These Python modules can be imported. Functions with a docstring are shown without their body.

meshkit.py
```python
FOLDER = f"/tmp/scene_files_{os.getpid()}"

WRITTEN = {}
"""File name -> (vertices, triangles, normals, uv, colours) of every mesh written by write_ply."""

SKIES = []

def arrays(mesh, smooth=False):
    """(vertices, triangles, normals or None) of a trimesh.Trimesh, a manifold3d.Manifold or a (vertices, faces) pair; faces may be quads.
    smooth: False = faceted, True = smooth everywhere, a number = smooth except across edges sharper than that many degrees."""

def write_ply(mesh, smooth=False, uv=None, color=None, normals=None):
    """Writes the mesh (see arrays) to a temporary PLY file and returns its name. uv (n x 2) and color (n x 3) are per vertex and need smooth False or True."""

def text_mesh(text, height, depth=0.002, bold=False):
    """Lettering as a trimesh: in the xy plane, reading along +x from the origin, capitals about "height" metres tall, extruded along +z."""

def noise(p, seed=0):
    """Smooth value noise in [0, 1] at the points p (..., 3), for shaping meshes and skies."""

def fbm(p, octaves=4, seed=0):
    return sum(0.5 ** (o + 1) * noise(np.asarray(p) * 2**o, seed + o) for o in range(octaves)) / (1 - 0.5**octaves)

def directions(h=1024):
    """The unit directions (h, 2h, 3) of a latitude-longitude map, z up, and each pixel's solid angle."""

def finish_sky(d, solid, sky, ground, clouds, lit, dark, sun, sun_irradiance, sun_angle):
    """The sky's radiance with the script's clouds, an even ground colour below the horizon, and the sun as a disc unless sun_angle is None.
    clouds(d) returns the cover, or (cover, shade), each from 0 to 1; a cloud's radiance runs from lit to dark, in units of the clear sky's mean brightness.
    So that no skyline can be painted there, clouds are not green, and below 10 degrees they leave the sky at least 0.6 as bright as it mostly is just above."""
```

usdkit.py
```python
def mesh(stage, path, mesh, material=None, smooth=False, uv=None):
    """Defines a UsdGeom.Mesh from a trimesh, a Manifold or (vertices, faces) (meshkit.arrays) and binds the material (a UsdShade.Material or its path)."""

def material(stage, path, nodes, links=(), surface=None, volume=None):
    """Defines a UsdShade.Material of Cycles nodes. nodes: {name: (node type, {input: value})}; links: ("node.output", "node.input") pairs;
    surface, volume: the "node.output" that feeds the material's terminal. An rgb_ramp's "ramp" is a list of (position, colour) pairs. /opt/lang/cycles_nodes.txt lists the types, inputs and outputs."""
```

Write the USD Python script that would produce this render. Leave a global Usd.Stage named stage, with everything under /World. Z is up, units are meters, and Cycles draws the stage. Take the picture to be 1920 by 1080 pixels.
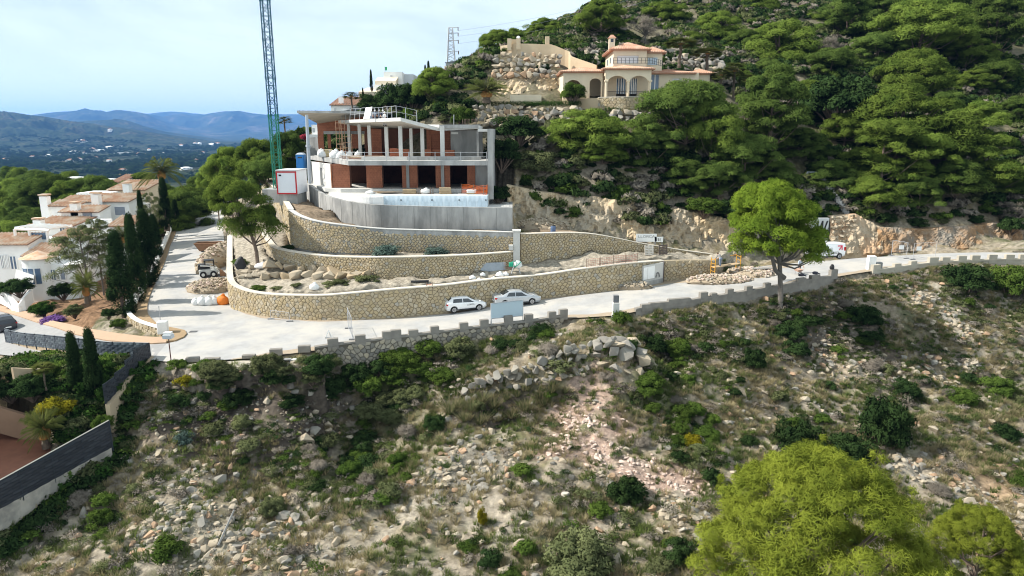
import math, random
import numpy as np, trimesh, usdkit, meshkit, manifold3d, shapely
from shapely.geometry import Polygon, LineString, Point
from scipy.interpolate import RBFInterpolator, LinearNDInterpolator
from scipy.ndimage import gaussian_filter, map_coordinates
from scipy.spatial import Voronoi, ConvexHull, cKDTree
from pxr import Usd, UsdGeom, UsdLux, UsdShade, Gf, Sdf, Vt

stage = Usd.Stage.CreateInMemory()
UsdGeom.SetStageUpAxis(stage, 'Z'); UsdGeom.SetStageMetersPerUnit(stage, 1.0)
WORLD = UsdGeom.Xform.Define(stage, '/World'); UsdGeom.Scope.Define(stage, '/World/Looks')
stage.SetDefaultPrim(WORLD.GetPrim())
# ------------------------------------------------------------- camera, sky, sun, exposure
FPX, HZ, ZC = 1300.0, 250.0, 18.1                      # focal length and horizon row of a 1920 x 1080 frame, camera height
PITCH = math.atan((540 - HZ) / FPX); CP, SP = math.cos(PITCH), math.sin(PITCH)
cam = UsdGeom.Camera.Define(stage, '/World/camera')
cam.CreateHorizontalApertureAttr(36.0); cam.CreateVerticalApertureAttr(20.25); cam.CreateFocalLengthAttr(36.0 * FPX / 1920)
cam.CreateClippingRangeAttr(Gf.Vec2f(0.5, 60000)); cam.CreateExposureAttr(0.70)
cam.AddTranslateOp().Set(Gf.Vec3d(0, 0, ZC)); cam.AddRotateXOp().Set(90 - math.degrees(PITCH))
SUN_AZ, SUN_EL = math.atan2(-1.0, 0.0), math.radians(41)   # atan2(x, y) of the direction towards the sun
SUN = np.array([math.sin(SUN_AZ) * math.cos(SUN_EL), math.cos(SUN_AZ) * math.cos(SUN_EL), math.sin(SUN_EL)])
dome = UsdLux.DomeLight.Define(stage, '/World/sky'); dome.CreateIntensityAttr(1.0)
dome.GetPrim().SetCustomDataByKey('kind', 'structure')
SKYM = usdkit.material(stage, '/World/Looks/sky_look', {
    'tc': ('texture_coordinate', {}), 'mp': ('mapping', {'scale': (1.0, 1.0, 3.2)}),
    's': ('sky_texture', {'sky_type': 'single_scattering', 'sun_disc': False, 'sun_elevation': SUN_EL, 'sun_rotation': SUN_AZ, 'altitude': 150.0, 'air_density': 1.0, 'aerosol_density': 1.2, 'ozone_density': 1.2}),
    'n': ('noise_texture', {'scale': 2.6, 'detail': 7.0, 'roughness': 0.52, 'distortion': 0.5}),
    'r': ('rgb_ramp', {'ramp': [(0.0, (.42, .42, .42)), (0.4, (.58, .58, .58)), (0.56, (.96, .96, .96)), (1.0, (1, 1, 1))]}),
    'sz': ('separate_xyz', {}), 'rz': ('rgb_ramp', {'ramp': [(0.0, (1, 1, 1)), (.06, (.95, .95, .95)), (.22, (0, 0, 0))]}), 'mx': ('mix_color', {'blend_type': 'lighten', 'fac': 1.0}), 'm': ('mix_color', {'b': (8.5, 9.7, 10.1), 'use_clamp': False}), 'b': ('background_shader', {'strength': 0.074})},
    [('tc.generated', 'mp.vector'), ('mp.vector', 'n.vector'), ('n.fac', 'r.fac'), ('tc.generated', 'sz.vector'), ('sz.z', 'rz.fac'), ('r.color', 'mx.a'), ('rz.color', 'mx.b'), ('mx.result', 'm.fac'), ('s.color', 'm.a'), ('m.result', 'b.color')], surface='b.background')
UsdShade.MaterialBindingAPI.Apply(dome.GetPrim()).Bind(SKYM)
sun = UsdLux.DistantLight.Define(stage, '/World/sun'); sun.CreateIntensityAttr(1.25); sun.CreateAngleAttr(0.53); sun.CreateNormalizeAttr(True)
sun.CreateColorAttr(Gf.Vec3f(1.0, 0.955, 0.88))
_q = Gf.Rotation(Gf.Vec3d(0, 0, 1), Gf.Vec3d(*SUN)); sun.AddTransformOp().Set(Gf.Matrix4d().SetRotate(_q))

# ------------------------------------------------------------- helpers
def ray(px, py):
    v = (540 - py) / FPX
    return (px - 960) / FPX, CP + v * SP, -SP + v * CP
def P(px, py, Y):                                        # the point of the sight line through a pixel at depth Y
    u, yd, zd = ray(px, py); t = Y / yd
    return np.array([u * t, Y, ZC + zd * t])
def G(px, py, z):                                        # the point where it meets the height z
    u, yd, zd = ray(px, py); t = (z - ZC) / zd
    return np.array([u * t, yd * t, z])
_names, OFF = {}, {}
def uniq(parent, name):
    k = _names.get((parent, name), 0); _names[(parent, name)] = k + 1
    return f'{parent}/{name}' if k == 0 else f'{parent}/{name}_{k:03d}'
def meta(prim, label=None, cat=None, group=None, kind=None):
    for k, v in (('label', label), ('category', cat), ('group', group), ('kind', kind)):
        if v: prim.SetCustomDataByKey(k, v)
def setx(prim, loc, rz=0, sc=None, rx=0, ry=0):
    x = UsdGeom.Xformable(prim)
    x.AddTranslateOp().Set(Gf.Vec3d(*map(float, loc)))
    if rx or ry: x.AddRotateXYZOp().Set(Gf.Vec3f(float(rx), float(ry), float(rz)))
    elif rz: x.AddRotateZOp().Set(float(rz))
    if sc is not None: x.AddScaleOp().Set(Gf.Vec3f(*([float(sc)] * 3 if np.ndim(sc) == 0 else map(float, sc))))
def thing(name, label, cat, loc=(0, 0, 0), rz=0, group=None, kind=None, sc=None, world=True):
    p = uniq('/World', name); x = UsdGeom.Xform.Define(stage, p)
    setx(x.GetPrim(), loc, rz, sc); meta(x.GetPrim(), label, cat, group, kind)
    OFF[p] = np.array(loc, float) if world else np.zeros(3)
    return p
def proto(name):
    if not stage.GetPrimAtPath('/World/Kinds'): stage.CreateClassPrim('/World/Kinds')
    p = uniq('/World/Kinds', name); UsdGeom.Xform.Define(stage, p); OFF[p] = np.zeros(3)
    return p
def part(parent, name, mesh, mat, smooth=False, label=None, kind=None, normals=None, col=None):
    p = uniq(parent, name); off = OFF.get(parent)
    v, f, n = meshkit.arrays(mesh, smooth)
    if normals is not None: n = normals
    if off is not None and np.any(off): v = v - off
    m = UsdGeom.Mesh.Define(stage, p)
    m.CreatePointsAttr(Vt.Vec3fArray.FromNumpy(np.ascontiguousarray(v, np.float32)))
    m.CreateFaceVertexCountsAttr(Vt.IntArray.FromNumpy(np.full(len(f), 3, np.int32)))
    m.CreateFaceVertexIndicesAttr(Vt.IntArray.FromNumpy(np.ascontiguousarray(f, np.int32).ravel()))
    m.CreateSubdivisionSchemeAttr('none')
    if n is not None:
        m.CreateNormalsAttr(Vt.Vec3fArray.FromNumpy(np.ascontiguousarray(n, np.float32))); m.SetNormalsInterpolation('vertex')
    if col is not None:
        UsdGeom.PrimvarsAPI(m).CreatePrimvar('tone', Sdf.ValueTypeNames.Color3fArray, 'vertex').Set(Vt.Vec3fArray.FromNumpy(np.ascontiguousarray(col, np.float32)))
    UsdShade.MaterialBindingAPI.Apply(m.GetPrim()).Bind(mat)
    OFF[p] = off if off is not None else np.zeros(3)
    meta(m.GetPrim(), label, None, None, kind)
    return p
def single(name, mesh, mat, label=None, cat=None, group=None, kind=None, **k):
    p = part('/World', name, mesh, mat, **k); meta(stage.GetPrimAtPath(p), label, cat, group, kind)
    return p
def inst(src, name, loc, rz, sc, label, cat, group=None, rx=0, ry=0):
    p = uniq('/World', name); x = UsdGeom.Xform.Define(stage, p)
    x.GetPrim().GetReferences().AddInternalReference(src); x.GetPrim().SetInstanceable(True)
    setx(x.GetPrim(), loc, rz, sc, rx, ry); meta(x.GetPrim(), label, cat, group)
    return p
def scatter(name, label, cat, protos, pos, scl, rz, idx, tilt=None):
    """uncountable small cover as one point instancer"""
    p = uniq('/World', name); pi = UsdGeom.PointInstancer.Define(stage, p)
    rel = pi.CreatePrototypesRel(); UsdGeom.Scope.Define(stage, p + '/kinds')
    for k, (m, mat, nrm) in enumerate(protos):
        q = part(p + '/kinds', 'clump', m, mat, normals=nrm); rel.AddTarget(q)
    n = len(pos); a = np.radians(rz) / 2; q = np.zeros((n, 4)); q[:, 0] = np.cos(a); q[:, 3] = np.sin(a)
    pi.CreatePositionsAttr(Vt.Vec3fArray.FromNumpy(np.asarray(pos, np.float32)))
    pi.CreateScalesAttr(Vt.Vec3fArray.FromNumpy(np.asarray(scl, np.float32)))
    pi.CreateOrientationsAttr(Vt.QuathArray([Gf.Quath(float(w), 0, 0, float(z)) for w, _, _, z in q]))
    pi.CreateProtoIndicesAttr(Vt.IntArray.FromNumpy(np.asarray(idx, np.int32)))
    meta(pi.GetPrim(), label, cat, None, 'stuff')
cat_ = trimesh.util.concatenate
def tm(v, f): return trimesh.Trimesh(np.asarray(v, float), np.asarray(f, int), process=False)
def join(ms):
    vs, fs, o = [], [], 0
    for m in ms:
        v, f = (m.vertices, m.faces) if hasattr(m, 'vertices') else m
        vs.append(np.asarray(v, float)); fs.append(np.asarray(f, int) + o); o += len(v)
    return tm(np.vstack(vs), np.vstack(fs))
_BF = np.array([[0, 2, 1], [0, 3, 2], [4, 5, 6], [4, 6, 7], [0, 1, 5], [0, 5, 4], [1, 2, 6], [1, 6, 5], [2, 3, 7], [2, 7, 6], [3, 0, 4], [3, 4, 7]])
def box(cx, cy, cz, sx, sy, sz, rz=0):                   # centre, size
    v = np.array([[-1, -1, -1], [1, -1, -1], [1, 1, -1], [-1, 1, -1], [-1, -1, 1], [1, -1, 1], [1, 1, 1], [-1, 1, 1]]) * .5 * np.array([sx, sy, sz])
    if rz: c, s = math.cos(rz), math.sin(rz); v = v @ np.array([[c, s, 0], [-s, c, 0], [0, 0, 1]])
    return tm(v + [cx, cy, cz], _BF)
def hexa(b, t):                                          # four bottom and four top corners, counter-clockwise
    return tm(np.vstack([b, t]), _BF)
def bbox_(x0, x1, y0, y1, z0, z1): return box((x0 + x1) / 2, (y0 + y1) / 2, (z0 + z1) / 2, x1 - x0, y1 - y0, z1 - z0)
def bevbox(sx, sy, sz, b=.02):
    v = []
    for s in (-1, 1):
        for a in (-1, 1):
            for c in (-1, 1):
                v += [[s * sx / 2, a * (sy / 2 - b), c * (sz / 2 - b)], [s * (sx / 2 - b), a * sy / 2, c * (sz / 2 - b)], [s * (sx / 2 - b), a * (sy / 2 - b), c * sz / 2]]
    return tm(*hull(np.array(v)))
def rockform(seed, n=13):                                  # a rounded, chipped stone about one metre across
    r = np.random.default_rng(seed); v = r.normal(size=(n, 3)); v /= np.linalg.norm(v, axis=1, keepdims=True)
    m = trimesh.Trimesh(*hull(v * [.6, .5, .44] * (1 + r.uniform(-.18, .12, (n, 1))))).subdivide(); e = m.edges_unique; a = np.zeros_like(m.vertices); c = np.zeros(len(a))
    for i, j in ((0, 1), (1, 0)): np.add.at(a, e[:, i], m.vertices[e[:, j]]); np.add.at(c, e[:, i], 1)
    w = np.array(m.vertices) * .84 + a / c[:, None] * .16; w *= (1.03 + .2 * (meshkit.fbm(w * 4 + seed, 2, seed) - .5))[:, None]; return w, np.array(m.faces)
def hull(p):
    m = trimesh.convex.convex_hull(np.asarray(p, float)); return np.array(m.vertices), np.array(m.faces)
def tube(p, r, sides=6, caps=True):
    p = np.asarray(p, float); r = np.broadcast_to(r, (len(p),)); t = np.gradient(p, axis=0); t /= np.linalg.norm(t, axis=1, keepdims=True) + 1e-9
    a = np.cross(t, np.where(np.abs(t[:, 2:]) < .9, [[0, 0, 1.]], [[1., 0, 0]])); a /= np.linalg.norm(a, axis=1, keepdims=True) + 1e-9; b = np.cross(t, a)
    g = np.arange(sides) * 2 * np.pi / sides
    v = (p[:, None] + r[:, None, None] * (np.cos(g)[None, :, None] * a[:, None] + np.sin(g)[None, :, None] * b[:, None])).reshape(-1, 3)
    i, j = np.meshgrid(np.arange(len(p) - 1), np.arange(sides), indexing='ij'); j2 = (j + 1) % sides
    q = np.stack([i * sides + j, (i + 1) * sides + j, (i + 1) * sides + j2, i * sides + j2], -1).reshape(-1, 4)[:, ::-1]
    f = np.vstack([q[:, [0, 1, 2]], q[:, [0, 2, 3]]])
    if caps:
        n = len(v); v = np.vstack([v, p[:1], p[-1:]]); k = np.arange(sides); k2 = (k + 1) % sides; e = (len(p) - 1) * sides
        f = np.vstack([f, np.stack([k, k2, np.full(sides, n)], 1)[:, ::-1] if False else np.stack([k2, k, np.full(sides, n)], 1), np.stack([e + k, e + k2, np.full(sides, n + 1)], 1)])
    return tm(v, f)
def bar(a, b, w=.05, sides=4): return tube([a, b], w / 2 * (1.414 if sides == 4 else 1), sides)
def prism(poly, z0, z1):                                 # upright prism over a plan polygon
    pg = Polygon(poly) if not hasattr(poly, 'exterior') else poly
    m = trimesh.creation.extrude_polygon(pg, z1 - z0, engine='earcut'); m.apply_translation([0, 0, z0]); return m
def moved(m, loc=(0, 0, 0), rz=0, sc=1):
    m = m.copy(); v = m.vertices * sc
    if rz: c, s = math.cos(rz), math.sin(rz); v = v @ np.array([[c, s, 0], [-s, c, 0], [0, 0, 1]])
    m.vertices = v + np.asarray(loc, float); return m
def resample(p, step):
    p = np.asarray(p, float); d = np.r_[0, np.cumsum(np.linalg.norm(np.diff(p[:, :2], axis=0), axis=1))]
    n = max(2, int(round(d[-1] / step)) + 1); s = np.linspace(0, d[-1], n)
    return np.stack([np.interp(s, d, p[:, k]) for k in range(p.shape[1])], 1), s
def smoothpath(p, n=12):                                  # Catmull-Rom through the points
    p = np.asarray(p, float); q = np.vstack([2 * p[0] - p[1], p, 2 * p[-1] - p[-2]]); out = []
    for i in range(1, len(q) - 2):
        for t in np.linspace(0, 1, n, endpoint=False):
            a, b, c, d = q[i - 1:i + 3]
            out.append(.5 * (2 * b + (c - a) * t + (2 * a - 5 * b + 4 * c - d) * t * t + (3 * b - a - 3 * c + d) * t ** 3))
    return np.vstack(out + [p[-1]])

# ------------------------------------------------------------- materials
MATS = {}
def mat(name, c1, c2=None, scale=3.0, rough=.85, bump=0.0, bscale=None, metal=0.0, c3=None, scale3=.4, f3=.35, spec=.3, mapping=None, coat=0.0):
    """two-tone noise, an optional broad third tone, fine relief"""
    if name in MATS: return MATS[name]
    c2 = c2 or tuple(x * .8 for x in c1)
    nodes = {'g': ('geometry', {}), 'm': ('mapping', {'scale': mapping or (1, 1, 1)}), 'n': ('noise_texture', {'scale': scale, 'detail': 6.0, 'roughness': .6}),
             'r': ('rgb_ramp', {'ramp': [(.3, c1), (.7, c2)]}), 'p': ('principled_bsdf', {'roughness': rough, 'metallic': metal, 'specular_ior_level': spec, 'coat_weight': coat})}
    links = [('g.position', 'm.vector'), ('m.vector', 'n.vector'), ('n.fac', 'r.fac')]
    last = 'r.color'
    if c3:
        nodes |= {'n3': ('noise_texture', {'scale': scale3, 'detail': 4.0, 'roughness': .6}), 'r3': ('rgb_ramp', {'ramp': [(.42, (0, 0, 0)), (.62, (f3, f3, f3))]}), 'x': ('mix_color', {'b': c3})}
        links += [('m.vector', 'n3.vector'), ('n3.fac', 'r3.fac'), ('r3.color', 'x.fac'), (last, 'x.a')]; last = 'x.result'
    links.append((last, 'p.base_color'))
    if bump:
        nodes |= {'nb': ('noise_texture', {'scale': bscale or scale * 6, 'detail': 5.0, 'roughness': .65}), 'bp': ('bump', {'strength': min(1.0, bump), 'distance': .03})}
        links += [('m.vector', 'nb.vector'), ('nb.fac', 'bp.height'), ('bp.normal', 'p.normal')]
    MATS[name] = usdkit.material(stage, '/World/Looks/' + name, nodes, links, surface='p.BSDF'); return MATS[name]
def leafmat(name, c1, c2, trans=.32, scale=.5):
    if name in MATS: return MATS[name]
    tr = tuple(min(1, x * 1.5) for x in c2)
    MATS[name] = usdkit.material(stage, '/World/Looks/' + name, {
        'g': ('geometry', {}), 'n': ('noise_texture', {'scale': scale, 'detail': 3.0}), 'a': ('math', {'math_type': 'multiply_add', 'value2': .55}),
        'o': ('object_info', {}), 'r': ('rgb_ramp', {'ramp': [(.2, c1), (.85, c2)]}), 'h': ('hsv', {'saturation': 1.0}), 'v': ('math', {'math_type': 'multiply_add', 'value2': .5, 'value3': .75}),
        'd': ('diffuse_bsdf', {}), 't': ('translucent_bsdf', {}), 'x': ('mix_closure', {'fac': trans})},
        [('g.position', 'n.vector'), ('g.random_per_island', 'a.value1'), ('n.fac', 'a.value3'), ('a.value', 'r.fac'), ('o.random', 'v.value1'), ('v.value', 'h.value'), ('r.color', 'h.color'),
         ('h.color', 'd.color'), ('h.color', 't.color'), ('d.BSDF', 'x.closure1'), ('t.BSDF', 'x.closure2')], surface='x.closure')
    return MATS[name]
RNG = np.random.default_rng(7)
# ------------------------------------------------------------- land: heights
ROADPTS = [(430, 574, -.6), (535, 598, -.5), (660, 600, -.3), (830, 588, -.1), (1010, 559, .4), (1157, 544, 1.1), (1240, 526, 1.4), (1327, 516, 1.9), (1380, 505, 2.2), (1500, 491, 2.5), (1600, 484, 2.8), (1705, 479, 3.2), (1840, 473, 3.6), (1990, 474, 3.9),
           (345, 677, -1), (518, 662, -.8), (625, 648, -.6), (730, 637, -.4), (865, 622, -.2), (993, 605, .1), (1155, 590, .7), (1300, 562, 1.4), (1460, 536, 2), (1560, 517, 2.4), (1630, 505, 2.7), (1750, 492, 3.1), (1920, 485, 3.5), (1990, 484, 3.7),
           (350, 625, -.9), (300, 612, -.8), (277, 590, -.7), (276, 575, -.6), (282, 552, -.4), (300, 512, 0), (317, 467, .3), (344, 400, 1.5), (400, 378, 2.5), (240, 597, -.9), (241, 575, -.6), (269, 527, -.2), (297, 465, .3), (322, 417, 1.2), (390, 380, 2.4),
           (282, 643, -1), (215, 630, -1.4), (107, 607, -2.4), (0, 584, -4), (285, 673, -1.05), (-80, 566, -5.2), (0, 640, -4), (100, 650, -2.6), (200, 660, -1.6), (400, 640, -.8)]
_rp = np.array([G(*p) for p in ROADPTS])
_rz = RBFInterpolator(_rp[:, :2], _rp[:, 2], kernel='linear', smoothing=.3)
def roadz(x, y):
    x, y = np.broadcast_arrays(np.asarray(x, float), np.asarray(y, float))
    return _rz(np.stack([x.ravel(), y.ravel()], 1)).reshape(x.shape)
def R(px, py):                                            # pixel on the road surface
    z = 0.0
    for _ in range(8): q = G(px, py, z); z = float(roadz(q[0], q[1]))
    return G(px, py, z)
def RR(pts): return np.array([R(*p) for p in pts])
W1_BASE = [(429, 560), (430, 574), (443, 580), (460, 585), (492, 592), (535, 597.5), (600, 600), (660, 599), (720, 596), (830, 587), (920, 573), (1010, 560), (1085, 551), (1157, 543), (1240, 528), (1290, 522), (1327, 517), (1380, 507)]
UP_R = [(1380, 507), (1430, 499), (1500, 492), (1560, 488), (1605, 484), (1660, 481), (1705, 478), (1760, 475), (1840, 473), (2000, 474)]
LOW = [(2000, 487), (1920, 486), (1850, 488), (1780, 491), (1730, 495), (1690, 500), (1640, 507), (1600, 513), (1560, 520), (1500, 531), (1435, 543), (1370, 554), (1315, 563), (1225, 577), (1155, 591), (1055, 597), (993, 607), (905, 617), (820, 628), (730, 639), (625, 652), (518, 666), (430, 674), (345, 680)]
L_RIGHT = [(429, 560), (424, 500), (420, 450), (418, 420), (420, 400), (428, 384), (440, 376)]    # behind rubble and tree
L_OUT = [(300, 612), (287, 602), (277, 590), (276, 575), (282, 552), (300, 512), (317, 467), (344, 400), (372, 384), (404, 375)]
L_IN = [(404, 374), (368, 383), (338, 399), (310, 463), (291, 508), (270, 550), (260, 566), (250, 580), (247, 592), (258, 605), (285, 616)]
NOSE = [(312, 644), (330, 640), (343, 635), (351, 628), (347, 621), (325, 616), (300, 612)]
LO_UP = [(312, 644), (280, 646), (200, 640), (135, 627), (75, 607), (0, 584), (-90, 561)]        # kerb line of the lower road
LO_IN = [(-90, 556), (0, 574), (62, 588), (107, 605), (160, 617), (215, 626), (270, 633), (312, 635)]
LO_LOW = [(-90, 640), (0, 665), (100, 672), (200, 674), (285, 676)]
main_poly = np.vstack([RR(W1_BASE), RR(UP_R), RR(LOW), RR([(285, 676)]), RR([(285, 650), (312, 644)]), RR(NOSE[1:]), RR(L_OUT[1:]), RR(L_RIGHT[::-1])])
low_poly = np.vstack([RR(LO_UP), RR(LO_LOW)])
pave_poly = np.vstack([RR(L_OUT), RR(L_IN), RR([(312, 628)]), RR(NOSE)])
lowpave_poly = np.vstack([RR(LO_UP), RR(LO_IN)])
def PG(p): return Polygon(np.asarray(p)[:, :2]).buffer(0)
ROADS = shapely.union_all([PG(main_poly), PG(low_poly), PG(pave_poly), PG(lowpave_poly)])

# retaining walls of the plot: (x, y, top)
W1 = np.vstack([[P(427, 440, 92), P(426, 475, 83.5)], [P(426, 512, 76.5)], [[*R(434, 577)[:2], P(434, 527, R(434, 577)[1])[2]]]] +
               [[[*R(a, b)[:2], P(a, t, R(a, b)[1])[2]]] for a, b, t in [(446, 582, 537), (472, 588.5, 546), (510, 594.5, 551), (560, 599, 553), (610, 600.5, 553), (660, 599.5, 549), (735, 595.5, 542), (840, 586, 533), (920, 573.5, 523), (1010, 560.5, 515), (1085, 551.5, 504), (1157, 543.5, 495), (1200, 537, 491), (1243, 528, 488)]])
W1B = np.vstack([[[*R(a, b)[:2], P(a, t, R(a, b)[1])[2]]] for a, b, t in [(1244, 527.5, 489), (1290, 522, 488), (1327, 517.5, 488), (1345, 514, 492)]])
W2 = np.array([P(488, 430, 87), P(496, 445, 83), P(510, 461, 79.5), P(530, 468, 76.8), P(560, 473, 75), P(610, 479, 73.9), P(670, 481.5, 72.8), P(720, 481.5, 72), P(800, 480, 72.4), P(880, 477, 73.6), P(968, 471, 76.6)])
W3L = np.array([P(500, 338, 108), P(512, 350, 101), P(526, 366, 93), P(541, 392, 80.5)])
W3 = np.array([P(541, 393, 79.6), P(560, 404, 78.2), P(590, 413.5, 77), P(640, 421, 76.2), P(720, 428.5, 76), P(850, 432, 76.4), P(968, 435, 77)])
W3R = np.array([P(976, 438, 77), P(1100, 437, 79), P(1210, 457, 81), P(1290, 470, 82.6), P(1345, 478, 83.6), P(1378, 490, 84.4)])
CONC = np.array([P(565, 341, 96), P(580, 347, 91.5), P(592, 356, 88), P(610, 366, 85), P(640, 375, 82), P(680, 381.5, 80.3), P(720, 384.5, 79.8), P(850, 388, 80.2), P(961, 389, 81)])

# ------------------------------------------------------------- land: control points (pixel, depth) of the open ground
FORE = [  # below the road
    (300, 700, 56), (350, 700, 56.8), (430, 694, 57.2), (518, 690, 57.4), (590, 684, 57.9), (640, 690, 58.6), (700, 680, 60), (800, 668, 61), (880, 655, 62), (960, 640, 63.5), (1030, 625, 64.5), (1100, 610, 65),
    (300, 740, 53.4), (330, 790, 51), (350, 750, 54), (450, 750, 54.4), (540, 750, 53.4), (470, 820, 50.4), (400, 830, 50.4), (480, 868, 49.2), (490, 905, 48.2), (600, 730, 56.5), (640, 790, 56), (590, 830, 50), (640, 840, 52.6), (600, 890, 50.8),
    (700, 720, 59.6), (760, 700, 59.6), (720, 780, 57.4), (660, 870, 52.2), (560, 920, 47), (800, 690, 60), (850, 670, 60.8), (900, 670, 60.6), (780, 760, 57.6), (740, 840, 53.2), (690, 900, 48),
    (1000, 640, 61.2), (1080, 630, 60.6), (1130, 622, 61), (1190, 640, 59.4), (960, 665, 59), (1040, 668, 56.4), (1130, 650, 57.2), (1180, 675, 56.6), (1185, 705, 56.4), (1040, 712, 56.2), (1130, 690, 56.4), (960, 700, 57.2), (970, 745, 55.6), (880, 720, 57.2), (890, 765, 54.8), (840, 740, 57), (820, 800, 53.2),
    (900, 800, 53.9), (960, 800, 53.6), (1000, 800, 52.6), (1060, 740, 55), (1130, 720, 55.8), (1200, 720, 56.2), (1270, 720, 57.5), (1100, 800, 51.6), (1200, 800, 52.2), (1300, 800, 53.2), (1050, 850, 48.9), (1150, 870, 47.8), (1280, 880, 48), (1360, 850, 50.2), (900, 850, 50), (820, 860, 49.6), (880, 900, 47.4), (1000, 890, 47), (1100, 905, 46), (1230, 930, 44.6), (1340, 920, 46),
    (300, 850, 48), (250, 900, 45.9), (220, 830, 50.6), (260, 780, 51), (200, 950, 43.4), (120, 1000, 41.6), (40, 1060, 38.8), (300, 960, 43.2), (400, 960, 43.6), (400, 1020, 40.6), (250, 1070, 38), (450, 1080, 38.4), (520, 980, 43), (620, 980, 43.2), (620, 1070, 38.8), (740, 960, 44), (780, 1060, 39.2), (900, 960, 43.8), (900, 1070, 38.6), (1040, 960, 43), (1050, 1075, 38), (1200, 990, 41.6), (1200, 1078, 38), (1330, 1000, 41), (1400, 1080, 38),
    (1250, 600, 66), (1300, 600, 66.8), (1300, 640, 64), (1270, 660, 65), (1230, 640, 65), (1240, 695, 62.4), (1300, 690, 60.6), (1380, 600, 68), (1380, 660, 64), (1440, 590, 70), (1440, 640, 66.4), (1400, 710, 61), (1380, 770, 56), (1440, 740, 59.4), (1500, 545, 74.4), (1520, 590, 71.4), (1520, 640, 68.2), (1600, 530, 76), (1620, 580, 72.6), (1630, 630, 69.6), (1700, 520, 77), (1720, 580, 73.2), (1740, 630, 70), (1800, 505, 79), (1820, 560, 75), (1830, 620, 71), (1910, 520, 79), (1910, 580, 75),
    (1540, 680, 65.4), (1650, 670, 67), (1750, 665, 67.6), (1850, 660, 68.6), (1930, 650, 69.6), (1500, 715, 62.6), (1600, 720, 63), (1700, 725, 63.2), (1800, 720, 64.2), (1900, 720, 65),
    (1450, 790, 56.6), (1550, 770, 58.6), (1600, 800, 57), (1640, 750, 61), (1650, 830, 54.4), (1500, 830, 54), (1750, 790, 57.6), (1850, 780, 59), (1930, 770, 60), (1780, 850, 53.4), (1870, 850, 54.4), (1450, 880, 49.6), (1600, 900, 49.6), (1750, 900, 50.4), (1860, 910, 50.6), (1930, 900, 51.4), (1850, 980, 46), (1920, 1000, 45.4), (1800, 1080, 39), (1600, 1080, 38.6), (1930, 1080, 40)]
FORE += [(a, b + 11, R(a, b)[1] - .7) for a, b in LOW[1:17]]
RAW = [(x, y, z) for x, y, z in [(-60, 20, -11), (-30, 20, -11), (0, 20, -12), (30, 20, -12), (60, 20, -12), (90, 30, -10), (100, 60, -6), (90, 78, 1.5), (-90, 30, -10), (-90, 50, -7), (-70, 66, -6.5), (-75, 80, -5)]]
GARD = [(100, 700, 53.6), (60, 720, 52.6), (150, 700, 54.4), (240, 705, 55), (30, 790, 48.6), (100, 800, 49.4), (180, 790, 50.4), (60, 860, 46), (120, 850, 47), (20, 870, 45), (205, 875, 48.4), (100, 945, 44.2), (0, 1010, 41), (20, 690, 54), (232, 770, 51.6), (262, 730, 53.4)]
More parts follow.
